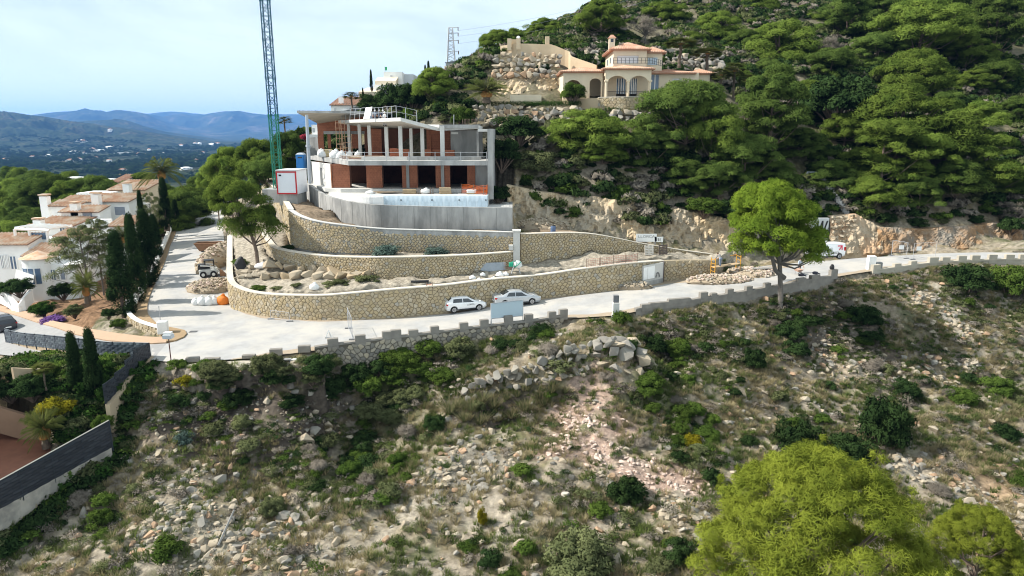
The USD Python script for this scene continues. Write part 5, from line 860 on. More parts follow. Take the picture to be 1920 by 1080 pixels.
for px in (869, 875): q = P(px, 107, 129); t = thing('gate_post', 'dark gate pillar at the end of the ridge wall, ' + ('taller left one' if px == 869 else 'shorter right one'), 'pillar', (q[0], 129, q[2] - 2.5)); part(t, 'shaft', bbox_(q[0] - .22, q[0] + .22, 128.8, 129.2, q[2] - 2.6, q[2]), mat('pillar_dark', (.1, .08, .09), (.08, .065, .075), 2)); part(t, 'cap', bbox_(q[0] - .3, q[0] + .3, 128.7, 129.3, q[2] + .002, q[2] + .12), conc_m)
# lattice pylon with wires
q = P(846, 118, 136); zb_, zt_p = q[2] - 2, float(P(846, 52, 136)[2]); t = thing('lattice_pylon', 'grey lattice power pylon on the skyline', 'pylon', (q[0], 136, zb_)); n = 12; hh = (zt_p - zb_) / n
galv = mat('galvanised', (.45, .46, .48), (.36, .37, .39), 3, .5)
W_ = lambda z: .85 - .5 * (z - zb_) / (zt_p - zb_)
for sx, sy in ((-1, -1), (1, -1), (1, 1), (-1, 1)): part(t, 'leg', bar((q[0] + sx * W_(zb_), 136 + sy * W_(zb_), zb_), (q[0] + sx * W_(zt_p), 136 + sy * W_(zt_p), zt_p), .12), galv)
ms = []
for i in range(n):
    for k in range(4):
        C = [(-1, -1), (1, -1), (1, 1), (-1, 1)]; a, b = C[k], C[(k + 1) % 4]; z1, z2 = zb_ + i * hh, zb_ + (i + 1) * hh
        if i % 2: a, b = b, a
        ms.append(bar((q[0] + a[0] * W_(z1), 136 + a[1] * W_(z1), z1), (q[0] + b[0] * W_(z2), 136 + b[1] * W_(z2), z2), .07))
part(t, 'bracing', join(ms), galv)
for dz in (0, -1.0, -2.3, -4.2): part(t, 'cross_arm', bar((q[0] - .5, 136, zt_p + dz), (q[0] + 1.5, 136, zt_p + dz + .1), .1), galv); part(t, 'insulator', tube([(q[0] + 1.4, 136, zt_p + dz + .05), (q[0] + 1.4, 136, zt_p + dz - .5)], .1, 6), mat('insulator_glass', (.2, .16, .15), (.15, .12, .11), 2, .3))
for k, dz in enumerate((0, -1.0, -2.3)):
    a = np.array((q[0] + 1.4, 136, zt_p + dz - .5)); b = np.array((62, 190, 66 + k * -1.5)); u_ = np.linspace(0, 1, 24)[:, None]
    w = thing('power_line', 'thin overhead power line rising from the pylon, ' + ('topmost', 'middle', 'lowest')[k] + ' of three', 'power line', tuple(a)); part(w, 'wire', tube(a * (1 - u_) + b * u_ - np.hstack([0 * u_, 0 * u_, 3.2 * 4 * u_ * (1 - u_)]), .018, 4, False), steel_m)
# ------------------------------------------------------------- white houses below the left road
H = thing('white_house', 'large white house with stepped old terracotta roofs beyond the dark tree', 'house', (-62, 110, -3))
gw = mat('grille_window', (.28, .31, .36), (.22, .25, .3), 2, .5)
vol(H, 147, 241, 378, 108, 5, .8, -5, wins=[(214, 235, 388, 403, gw)]); vol(H, 87, 143, 386, 106, 5, 1.1, -5, wins=[(105, 109, 399, 406), (117, 124, 400, 407)], rx=1.2); vol(H, 113, 186, 397, 103.5, 3, .6, -5, wins=[(154, 174, 399, 408, gw)]); vol(H, 50, 136, 424, 99, 4.6, .8, -6, rx=1.0, wins=[(112, 122, 428, 440)]); vol(H, 103, 160, 443, 95.5, 3, .6, -6, wins=[(108, 116, 450, 466), (126, 136, 452, 468, gw)]); vol(H, 203, 247, 424, 99.5, 4, 1.0, -5); vol(H, 240, 258, 385, 110, 4, 0, -5, wins=[(244, 256, 392, 406, glass_dark)]); vol(H, 143, 200, 362, 118, 5, 0, -3); vol(H, 203, 272, 356, 122, 7, 1.2, -3, cream); vol(H, 144, 202, 412, 102, 1.2, 0, -5)
for px, py, Y in ((181, 374, 107), (85, 378, 106), (239, 354, 119), (74, 423, 99), (142, 392, 104)): q = P(px, py, Y); part(H, 'chimney', bbox_(q[0] - .55, q[0] + .55, Y - .5, Y + .5, q[2] - 2.5, q[2] + .8), white_m); part(H, 'chimney_cap', bbox_(q[0] - .65, q[0] + .65, Y - .6, Y + .6, q[2] + .95, q[2] + 1.15), tile_w)
H = thing('white_house', 'white terrace house with pergola and round bay at the left edge', 'house', (-66, 92, -5))
vol(H, -60, 52, 458, 92, 4, .9, -8, wins=[(0, 6, 479, 503), (9, 14, 478, 503), (18, 30, 481, 504)]); vol(H, 44, 98, 479, 90.5, 4, 1.0, -8, wins=[(84, 92, 486, 500)]); vol(H, 84, 140, 497, 89, 4, 0, -8, wins=[(94, 104, 506, 524), (112, 122, 506, 524, gw)]); vol(H, 34, 90, 450, 95, 4, 0, -6, wins=[(58, 88, 436, 449, glass_b)])
q = P(66, 506, 88.6); part(H, 'round_bay', moved(trimesh.creation.cylinder(1.9, 5.4, sections=24), (q[0], 89.6, q[2] - 1.2)), white_m, smooth=30); part(H, 'bay_roof', moved(trimesh.creation.cone(2.2, .9, sections=24), (q[0], 89.6, q[2] + 1.5)), tile_w)
for i in range(4): a = -2.4 + i * .42; part(H, 'window', moved(bbox_(-.3, .3, -.03, .03, -1.4, .6), (q[0] + 1.92 * math.cos(a), 89.6 + 1.92 * math.sin(a), q[2] - .3), a + math.pi / 2), glass_b)
for px in (30, 57, 90): a = P(px, 452, 94.6); part(H, 'pergola_post', bbox_(a[0] - .12, a[0] + .12, 94.5, 94.8, a[2] - .6, P(px, 430, 94.6)[2]), white_m)
a, b = P(28, 429, 94.6), P(92, 432, 94.6); part(H, 'pergola_beam', bar(a, b, .28), white_m); part(H, 'pergola_beam', bar(a + [1, 3.5, .1], b + [1, 3.5, .1], .28), white_m)
for f_ in np.linspace(0, 1, 7): part(H, 'pergola_slat', bar(a + (b - a) * f_ + [0, 0, .2], a + (b - a) * f_ + [1, 3.5, .3], .12), white_m)
part(H, 'garden_stair', hexa([P(28, 520, 88), P(62, 530, 87), P(62, 530, 89), P(28, 520, 90)], [P(30, 505, 88), P(64, 516, 87), P(64, 516, 89), P(30, 505, 90)]), white_m)
rendered_wall('garden_wall', 'white curved garden wall end beside the purple flowers', [P(34, 572, 82.5), P(46, 557, 83), P(60, 543, 84.4)], 1.6, white_m); rendered_wall('garden_wall', 'white garden wall in front of the clipped round hedges', [P(-10, 540, 86), P(14, 552, 84.6), P(34, 575, 82.4)], 1.8, white_m)
for i, (a, b, c, Y, zb_, l) in enumerate([(163, 190, 338, 175, -25, 'white cubic house among pines behind the large tiled roofs'), (105, 128, 334, 190, -30, 'pale grey house half hidden by pines, right of two on the wooded slope'), (84, 97, 344, 180, -28, 'small pale house half hidden by pines, left of two on the wooded slope'), (208, 230, 342, 165, -22, 'house with a bright terracotta roof beyond the white houses'), (332, 362, 362, 160, -10, 'house with orange hipped roof beyond the tall palm')]):
    H = thing('slope_house', l, 'house', tuple(P(a, c, Y))); vol(H, a, b, c, Y, 7, 1.4 if i > 2 else 0, zb_, tile=tile_v, wins=[(a + (b - a) * .2, a + (b - a) * .4, c + 4, c + 8, glass_dark)]); vol(H, a - 5, a + 4, c + 5, Y - 2, 5, 1 if i > 2 else 0, zb_, tile=tile_v)
# ------------------------------------------------------------- slate coloured fence and garden walls at lower left
fm_a = [mat('slate_slat_' + n, c, tuple(x * .8 for x in c), 1.5, .55, .15, 20) for n, c in (('a', (.085, .105, .125)), ('b', (.11, .135, .155)), ('c', (.065, .08, .1)))]; fm2 = [mat('shaded_slat_' + n, c, tuple(x * .8 for x in c), 1.5, .6, .15, 20) for n, c in (('a', (.028, .03, .036)), ('b', (.036, .039, .046)), ('c', (.022, .024, .029)))]; fback = mat('slate_back', (.03, .036, .044), (.025, .03, .036), 2, .7)  # darker slat copy: shade on the stepped and lower fences put into colour
def slatfence(name, label, pts, zb, zt, row=.2, length=.75, seed=0, postgap=2.2, face=1, limit=300, fm=None):
    fm = fm or fm_a
    q, s, nrm = frame(np.asarray(pts, float), .3, smooth=len(pts) > 4); nrm = nrm * face; t = thing(name, label, 'fence', (q[0, 0], q[0, 1], float(q[0, 2])))
    zb_a = np.interp(s, np.linspace(0, s[-1], len(zb)), zb) if np.ndim(zb) else np.full(len(q), zb); zt_a = np.interp(s, np.linspace(0, s[-1], len(zt)), zt)
    part(t, 'backing', wallbody(q, nrm if face > 0 else -nrm, zb_a, zt_a, .01, .01), fback); r = np.random.default_rng(seed); pcs = []
    n = int(round(np.max(zt_a - zb_a) / row))
    for i in range(n):
        x = (i % 2) * -length / 2
        while x < s[-1]:
            a, b = max(.02, x), min(s[-1] - .02, x + length - .03); x += length
            if b - a < .1: continue
            ss = np.linspace(a, b, 3); z0 = np.interp(ss, s, zb_a) + i * row; tt = np.interp(ss, s, zt_a)
            if np.any(z0 + row > tt + .03): continue
            o = np.array([.02, .075, .02]) + r.uniform(0, .012); xy = np.stack([np.interp(ss, s, q[:, 0]), np.interp(ss, s, q[:, 1])], 1); nn = np.stack([np.interp(ss, s, nrm[:, 0]), np.interp(ss, s, nrm[:, 1])], 1)
            f_ = xy + nn * o[:, None]; b_ = xy - nn * o[:, None]
            v = np.vstack([np.column_stack([f_, z0 + .012]), np.column_stack([f_, z0 + row - .015]), np.column_stack([b_, z0 + .012]), np.column_stack([b_, z0 + row - .015])])
            fc = [];
            for u in (0, 1): fc += [[u, u + 1, 4 + u], [u, 4 + u, 3 + u], [6 + u, 10 + u, 7 + u], [6 + u, 9 + u, 10 + u], [3 + u, 4 + u, 10 + u], [3 + u, 10 + u, 9 + u], [u, 7 + u, 1 + u], [u, 6 + u, 7 + u]]
            pcs.append((v, np.array(fc), int(r.integers(3))))
    for v, f_, m in pcs[:limit]: part(t, 'slat', (v, f_), fm[m])
    if len(pcs) > limit: part(t, 'slat_field', join([(v, f_) for v, f_, _ in pcs[limit:]]), fm[0], kind='stuff')
    for d in np.arange(0, s[-1] + .1, postgap): x, y = np.interp(d, s, q[:, 0]), np.interp(d, s, q[:, 1]); part(t, 'post', bbox_(x - .05, x + .05, y - .05, y + .05, float(np.interp(d, s, zb_a)) - .3, float(np.interp(d, s, zt_a)) + .06), fback)
    part(t, 'top_rail', tube(np.column_stack([q[:, :2], zt_a + .03]), .03, 4), fm[1])
    return t, q, nrm, zb_a
FB = [G(12, 642, -3.6), G(45, 651, -3.0), G(82, 657.5, -2.55), G(120, 664, -2.1), G(160, 668, -1.7), G(205, 670, -1.4), G(245, 669, -1.2), G(282, 668, -1.0)]
FT = [float(P(a, b, f_[1])[2]) for (a, b), f_ in zip([(12, 617), (45, 629), (82, 634.5), (120, 640), (160, 642), (205, 643), (245, 644), (282, 643.5)], FB)]
t, q, nrm, zb_a = slatfence('slate_fence', 'long curved blue grey slatted fence along the lower lane', FB, [f_[2] for f_ in FB], FT, seed=1)
rendered_wall('garden_wall', 'tan rendered wall under the curved slatted fence', np.column_stack([q[:, :2] , zb_a - .02]), 1.6, mat('render_tan', (.42, .33, .22), (.35, .27, .18), .8, .9, .3, 12))
c = FB[-1]; e = P(197, 759, 50); st = [(c[:2], 1.25, 0)]
pa = [c[:2] + (e[:2] - c[:2]) * f_ for f_ in (0, .36, .55, .77, 1.0)]; tops = [(643.5, 656.5), (671, 672), (694, 695), (714, 715)]
for i in range(4):
    a, b = pa[i], pa[i + 1]; zt0 = float(P(282 - 85 * 0, tops[i][0], a[1])[2]); k = [(281, 644, 248, 657), (248, 671, 231, 672), (231, 693, 214, 695), (214, 713, 196, 716)][i]
    z0, z1 = float(P(k[0], k[1], a[1])[2]), float(P(k[2], k[3], b[1])[2]); zz = (z0 + z1) / 2 if i else None
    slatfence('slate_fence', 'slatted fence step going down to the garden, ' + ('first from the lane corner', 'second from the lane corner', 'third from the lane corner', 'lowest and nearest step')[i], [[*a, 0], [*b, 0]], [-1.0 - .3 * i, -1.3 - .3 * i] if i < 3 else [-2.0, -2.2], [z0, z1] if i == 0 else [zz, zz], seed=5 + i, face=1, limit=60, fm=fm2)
tan_m = MATS['render_tan']
rendered_wall('retaining_wall', 'tan retaining wall under the stepped fence with dry grass on its crest', [[*pa[0], -1.02], [*pa[2], -1.32], [*pa[3], -1.9], [*e[:2], -2.25]], 4.5, tan_m, th=.35)
f0, f1 = P(204, 790, 48.4), P(-30, 919, 40.4); fb0, fb1 = P(204, 838, 48.4), P(-30, 966, 40.4)
rendered_wall('retaining_wall', 'grey stained concrete wall carrying the long dark fence at bottom left', [fb0, fb1], 2.2, mat('concrete_stained', (.38, .345, .29), (.27, .25, .215), .9, .9, .4, 10, c3=(.16, .15, .135), scale3=.8, f3=.7), th=.3)
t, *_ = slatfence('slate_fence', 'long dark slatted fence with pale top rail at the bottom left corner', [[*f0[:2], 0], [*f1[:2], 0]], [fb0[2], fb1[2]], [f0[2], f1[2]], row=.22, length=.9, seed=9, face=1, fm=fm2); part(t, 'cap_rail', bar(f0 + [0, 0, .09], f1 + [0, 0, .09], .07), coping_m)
rendered_wall('garden_wall', 'low pale curved garden wall below the tan wall', [P(24, 690, 51.5), P(70, 692, 53), P(117, 702, 53.4)], 1.4, tan_m); rendered_wall('garden_wall', 'brown garden wall with a rounded end by the red patio', [P(-30, 756, 49.6), P(18, 770, 49.8), P(60, 782, 50), P(84, 790, 49.6)], 2.2, mat('render_brown', (.3, .19, .125), (.25, .155, .1), .8, .9, .3, 10))
single('patio', prism([a[:2] for a in _pp], _pz - 2.5, _pz), mat('patio_red', (.27, .115, .07), (.21, .09, .055), 1.2, .85, .3, 10), 'red brown patio inside the dark fence', 'patio', kind='structure')
# ------------------------------------------------------------- plants
def leafcloud(cent, rad, per, L, Wd, seed, flat=.72, up=.35, thr=-.55, inner=.7):
    """leaf-size triangles spread over the shell of each clump, shaded by the clump's own roundness"""
    r = np.random.default_rng(seed); cent = np.asarray(cent, float); rad = np.broadcast_to(rad, (len(cent),)); n = len(cent) * per
    k = np.repeat(np.arange(len(cent)), per); d = r.normal(size=(n, 3)); d /= np.linalg.norm(d, axis=1, keepdims=True); d[:, 2] = np.where(d[:, 2] < thr, -d[:, 2], d[:, 2])
    p = cent[k] + d * (rad[k] * (inner + (1.08 - inner) * r.random(n)))[:, None] * [1, 1, flat]
    nn = d + .7 * r.normal(size=(n, 3)); nn /= np.linalg.norm(nn, axis=1, keepdims=True)
    t = r.normal(size=(n, 3)) + d * .6; t -= nn * np.sum(t * nn, 1, keepdims=True); t /= np.linalg.norm(t, axis=1, keepdims=True); b = np.cross(nn, t)
    l, w = L * r.uniform(.6, 1.3, n)[:, None], Wd * r.uniform(.7, 1.3, n)[:, None]
    v = np.stack([p - t * l * .5 - b * w * .5, p - t * l * .5 + b * w * .5, p + t * l * .5], 1)
    fn = np.cross(v[:, 1] - v[:, 0], v[:, 2] - v[:, 0]); flip = np.sum(fn * d, 1) < 0; v[flip] = v[flip][:, ::-1]
    sn = d * .75 + [0, 0, up] + nn * .35; sn /= np.linalg.norm(sn, axis=1, keepdims=True)
    return v.reshape(-1, 3), np.arange(3 * n).reshape(-1, 3), np.repeat(sn, 3, 0)
bark = mat('bark_pine', (.17, .125, .095), (.10, .075, .06), 5, .95, .8, 12); bark_g = mat('bark_grey', (.17, .15, .13), (.11, .097, .085), 5, .95, .8, 12)
PINE_A = leafmat('pine_needles', (.055, .095, .018), (.19, .25, .045)); PINE_B = leafmat('pine_needles_dark', (.04, .072, .018), (.14, .195, .042)); PINE_Y = leafmat('pine_needles_bright', (.09, .122, .016), (.285, .32, .042))
PINE_L = leafmat('pine_needles_lush', (.065, .115, .014), (.215, .285, .032))
def pine(name, seed, R, Hc, Ht, ncl, rc, per, L, Wd, m, fork=False, lean=(0, 0), layered=0, tr=.2, low=.12, bm=bark, lob=(.76, 1.12), spike=0):
    r = np.random.default_rng(seed); p = proto(name); cs = []
    lobes = r.uniform(*lob, 7)
    while len(cs) < ncl:
        h = r.random() ** .8; a = r.uniform(0, 2 * math.pi); lob = np.interp(a / (2 * math.pi) * 7 % 7, range(8), [*lobes, lobes[0]])
        env = math.sqrt(max(0, 1 - h ** 2.2)) * (min(1, (h + low) / .28) ** .7) * (1 - layered * .35 * (math.sin(h * 17 + a) > .1))
        q = env * R * lob * (r.uniform(.8, 1.0) if r.random() < .8 else r.uniform(.2, .75)); cs.append([q * math.cos(a), q * math.sin(a), Ht - Hc + h * (Hc - rc * .5)])
    cs = np.array(cs); cs[:, :2] += np.array(lean) * ((cs[:, 2:] / Ht) ** 1.3)
    rad = rc * r.uniform(.5, 1.35, ncl) * np.interp(cs[:, 2], [Ht - Hc, Ht], [1.0, .85])
    v, f, n = leafcloud(cs, rad, per, L, Wd, seed + 1, thr=-.22)
    if spike: k = r.integers(0, ncl, spike); d = r.normal(size=(spike, 3)) * [.6, .6, .45] + [0, 0, .75]; d /= np.linalg.norm(d, axis=1, keepdims=True); v2, f2, n2 = leafcloud(cs[k] + d * rad[k][:, None] * r.uniform(.85, 1.3, spike)[:, None], .2, 90, L * .9, Wd, seed + 2, flat=1.3, thr=-2, inner=.2); v, f, n = np.vstack([v, v2]), np.vstack([f, f2 + len(v)]), np.vstack([n, n2])
    part(p, 'crown', (v, f), m, normals=n)
    zt = Ht - Hc * .25; u = np.linspace(0, 1, 9); tp = np.column_stack([lean[0] * (u * zt / Ht) ** 1.3 + .12 * np.sin(u * 5 + seed), lean[1] * (u * zt / Ht) ** 1.3 + .1 * np.cos(u * 4 + seed), u * zt]); tp[0, 2] = -7
    ms = [tube(tp, np.linspace(tr, tr * .35, 9), 8)]
    for k in r.choice(ncl, min(ncl, 22), replace=False):
        c = cs[k]; z0 = max(Ht - Hc * 1.1, c[2] - np.hypot(c[0], c[1]) * .8 - .6); z0 = min(z0, zt * .97); b = np.array([np.interp(z0, tp[:, 2], tp[:, j]) for j in (0, 1)] + [z0]); mid = (b + c) / 2 + [0, 0, -.12 * R]
        ms.append(tube([b, mid, c], [tr * .38, tr * .25, tr * .1], 5))
    if fork: b = np.array([0, 0, Ht - Hc * 1.3]); ms.append(tube([b, b + [-R * .22, 0, .8], b + [-R * .34, .1, 2.6], b + [-R * .42, 0, 4.6]], [tr * .8, tr * .68, tr * .55, tr * .3], 8))
    part(p, 'trunk', join(ms), bm); return p, R, Ht
PINES = {'dome': pine('dome_pine', 1, 5, 6.2, 8.4, 78, 1.35, 430, .5, .1, PINE_A), 'round': pine('round_pine', 2, 4.6, 7.4, 9.5, 80, 1.3, 420, .5, .1, PINE_A, low=.2), 'tall': pine('tall_pine', 3, 4.4, 9.2, 11.5, 92, 1.2, 400, .52, .1, PINE_B, layered=1, low=.3), 'dark': pine('dark_pine', 4, 5, 7, 9, 84, 1.3, 420, .5, .1, PINE_B, layered=.6, low=.25), 'layer': pine('layered_pine', 5, 4.6, 8.6, 10.5, 76, 1.2, 420, .52, .1, PINE_A, layered=1.3, low=.3)}
def plant_at(px, ybase, Y=None):
    if Y is None: return onland(px, ybase)
    q = P(px, ybase, Y); return np.array([q[0], Y, float(land(q[0], Y))])
rp = np.random.default_rng(99)
def put_pine(kind, cx, yt, w, Y, label, group=None, rz=None, name='pine_tree', yb=None):
    p, R, H = PINES[kind]; x = P(cx, yt, Y); z0 = float(land(x[0], Y)) if yb is None else float(P(cx, yb, Y)[2]); t = Y / ray(cx, yt)[1]
    s = w * t / FPX / (2 * R * 1.05); sz = min(max((x[2] - z0) / H, .75 * s), 1.2 * s); inst(p, name, (x[0], Y, x[2] - H * sz), rp.uniform(0, 360) if rz is None else rz, (s, s, sz), label, 'pine tree', group)
PL = [('dome', 1105, 204, 165, 97.5, 'wide yellow green pine crown below the grey boulder wall end'), ('dark', 1290, 150, 190, 100, 'large dark pine standing in front of the villa right wing'), ('round', 1340, 172, 120, 98.5, 'mid green pine leaning out right of the villa pine'), ('tall', 1455, 122, 150, 104, 'tall layered pine with a pointed top right of the dragon trees'), ('dark', 1400, 250, 150, 97.5, 'low dark pine filling the slope left of the concrete steps'), ('dark', 1215, 240, 130, 98, 'shaded dark pine between the yellow green pine and the villa pine'),
      ('dome', 1718, 92, 150, 125, 'bright dome pine high on the right slope'), ('round', 1700, 158, 225, 108, 'largest pine in the middle of the right slope'), ('layer', 1665, 222, 170, 100.5, 'layered pine sweeping down to the road bank at right'), ('layer', 1745, 250, 130, 100, 'layered pine tucked right of the sweeping one'), ('layer', 1860, 252, 150, 102.5, 'bright layered pine at the right edge above the road'), ('dark', 1800, 300, 130, 99, 'dark shaded pine behind the mesh panels'),
      ('round', 1465, 40, 165, 141, 'broad pine on the upper slope above the palms'), ('dark', 1400, 55, 100, 144, 'dark pine behind the tall palm'), ('tall', 1595, -20, 120, 152, 'tall pine touching the top edge, left of the widest one'), ('dome', 1735, -5, 190, 141, 'widest pine at the top right of the slope'), ('tall', 1880, -25, 130, 142, 'tall pine in the top right corner'), ('round', 1345, 22, 110, 152, 'round pine on the upper slope above the villa roof'), ('dome', 1130, -2, 105, 142, 'dense dome pine on the skyline behind the cream wall'), ('dome', 1022, 34, 75, 152, 'small dome pine on the skyline left of the dense one'), ('dome', 932, 56, 80, 131, 'flat pine on the ridge above the palm'), ('dome', 963, 53, 50, 136, 'small pine right of the flat ridge pine'),
      ('dome', 1245, 2, 90, 160, 'pale pine behind the grey leafless tree'), ('round', 1425, -8, 100, 168, 'far pine at the top edge above the broad one'), ('dome', 1530, 20, 80, 165, 'far small pine between two tall ones'), ('dark', 1560, 90, 110, 132, 'dark pine in the dip left of the bright dome'), ('dark', 1650, 60, 110, 140, 'dark pine left of the widest one'), ('round', 1820, 60, 90, 138, 'pine under the widest one on its right'), ('dark', 1870, 110, 110, 132, 'dark round tree at the right edge of the slope'), ('tall', 1660, -20, 100, 160, 'pine behind the widest one at the top edge'), ('round', 1290, 60, 90, 145, 'green tree right behind the villa roof'), ('dark', 1500, 240, 120, 106, 'dark tree in shade above the concrete steps'), ('dark', 1780, 170, 90, 118, 'dark tree between bright dome and right edge'), ('round', 1835, 190, 110, 114, 'rough green tree in the right hand scrub'), ('dark', 1560, 300, 110, 101.5, 'dark low pine right of the concrete steps'), ('tall', 1795, -35, 90, 152, 'narrow pine at top edge between widest and corner ones'), ('dark', 1350, 300, 120, 95.5, 'dark pine low on the slope above the pale cliff'),
      ('round', 813, 126, 84, 113, 'bright green pine on the slope above the roof guard rail'), ('dome', 425, 275, 88, 113, 'dome pine beyond the left road, leftmost of the cluster'), ('dome', 478, 260, 105, 112, 'dome pine left of the crane mast'), ('dark', 540, 246, 95, 117, 'dark pine right behind the crane mast'), ('round', 400, 300, 60, 122, 'shaded pine at the end of the left road'), ('dark', 500, 290, 90, 106, 'dark pine under the crane mast')]
for k, cx, yt, w, Y, l in PL: put_pine(k, cx, yt, w, Y, l)
for k, (cx, yt, w, Y) in enumerate([(1180, 40, 70, 160), (1370, -10, 90, 175), (1480, -25, 90, 178), (1555, 45, 70, 158), (1620, 110, 70, 138), (1755, 120, 90, 133), (1830, 130, 80, 131), (1910, 180, 80, 122), (1440, 110, 80, 131), (1520, 150, 80, 120), (1590, 210, 90, 110), (1900, 320, 90, 101), (1730, 330, 90, 98), (1850, 20, 80, 158), (1700, 30, 80, 155), (1610, 30, 70, 162), (1310, 110, 70, 135), (1390, 130, 80, 127), (1130, 262, 90, 95.5), (1290, 300, 100, 95), (1460, 300, 100, 98.5), (1640, 330, 100, 97.5), (1780, 240, 90, 106), (1060, 110, 50, 145), (1000, 88, 50, 148)]):
    put_pine(['dark', 'round', 'dome', 'dark'][k % 4], cx, yt, w, Y, 'smaller green tree filling the wooded hillside', 'smaller trees on the wooded hillside', name='hillside_tree')
# lone roadside pine, leaning pine by the rock garden, big pine in front
p, R0, H = pine('lone_pine', 11, 5.0, 7.2, 12.6, 150, 1.15, 600, .42, .075, PINE_L, fork=True, tr=.33, low=.3, bm=bark_g, lob=(.9, 1.08), lean=(-2.6, 0)); b = onland(1466, 583, 60)
zt = float(P(1462, 334, b[1])[2]); s = 182 * (b[1] / .98) / FPX / (2 * R0 * 1.05); inst(p, 'pine_tree', b - [0, 0, .2], 0, (s, s, (zt - b[2]) / H), 'lone bright umbrella pine with forked trunk standing below the road parapet', 'pine tree')
p, R0, H = pine('leaning_pine', 12, 4.2, 7.2, 9.6, 70, 1.2, 560, .42, .075, PINE_A, tr=.26, lean=(-3.7, .4), low=.2); Y = 77; b = P(484, 484, Y); zt = float(P(455, 324, Y)[2]); s = 132 * Y / FPX / (2 * R0 * 1.05); inst(p, 'pine_tree', (b[0], Y, b[2] - .3), 0, (s, s, (zt - b[2]) / H), 'leaning pine beside the left road at the rock garden', 'pine tree')
p, R0, H = pine('front_pine', 13, 5.2, 8.4, 11, 300, .78, 400, .30, .03, PINE_Y, tr=.3, low=.3, lob=(.66, 1.16), spike=260); Y = 31.5
def front(cx, yt, w, Y, l, rz, hmax=14):
    x = P(cx, yt, Y); t = Y / ray(cx, yt)[1]; s = w * t / FPX / (2 * R0 * .98); inst(p, 'pine_tree', (x[0], Y, x[2] - H * s * 1.0), rz, (s, s, s), l, 'pine tree')
front(1545, 852, 455, 32, 'big yellow green pine crown filling the bottom right foreground', 35); front(1850, 955, 190, 36, 'smaller yellow green pine beside the big one in the bottom right corner', 160)
# cypresses
def cypress(name, seed, R, H, m, per=7000, L=.3):
    r = np.random.default_rng(seed); p = proto(name); h = r.random(90) ** .9; a = r.uniform(0, 6.28, 90); e = R * np.clip(np.minimum((1 - h) ** .62 * 1.15, 1), .12, 1) * np.clip(h / .06, .6, 1) * .72
    v, f, n = leafcloud(np.column_stack([e * np.cos(a), e * np.sin(a), .25 + h * (H - .4)]), R * .42, 150, L, .07, seed, flat=1.5, up=.2, thr=-2); part(p, 'crown', (v, f), m, normals=n); part(p, 'trunk', tube([(0, 0, -.4), (0, 0, H * .7)], [R * .18, .04], 6), bark); return p, R, H
CYP_M = leafmat('cypress_green', (.012, .026, .010), (.034, .058, .018), .15); cy = cypress('cypress', 5, 1.0, 8, CYP_M)
def put_cyp(px, yt, yb, w, Y, label, name='cypress_tree'):
    a, b = P(px, yt, Y), P(px, yb, Y); s = w * Y / FPX / 2.0; inst(cy[0], name, (a[0], Y, b[2]), rp.uniform(0, 360), (s, s, (a[2] - b[2]) / 8), label, 'cypress tree')
for a in [(213, 440, 592, 46, 71.5, 'broad dark cypress in the garden nearest the white parapet bend'), (241, 408, 578, 34, 76, 'tall cypress rising behind the broad one'), (266, 398, 530, 38, 83, 'dark cypress beside the toothed parapet'), (303, 336, 426, 22, 113, 'cypress standing in front of the tall date palm'), (260, 360, 440, 14, 98, 'narrow cypress right of the large white house'), (237, 405, 470, 15, 88, 'thin short cypress before the white house'), (285, 405, 480, 24, 98, 'cypress hidden behind the toothed parapet'), (131, 628, 770, 32, 52.5, 'left one of two dark garden cypresses behind the stepped fence'), (164, 622, 778, 36, 52, 'right one of two dark garden cypresses behind the stepped fence'), (695, 132, 170, 6, 132, 'slim cypress on the skyline left of the ridge house'), (680, 165, 182, 4, 131, 'tiny cypress spire beside the ridge house'), (797, 122, 140, 5, 126, 'left one of two cypress tips behind the bright pine'), (803, 115, 138, 6, 126.5, 'right one of two cypress tips behind the bright pine'), (326, 375, 410, 14, 118, 'small cypress at the toothed parapet beyond the palm')]: put_cyp(*a)
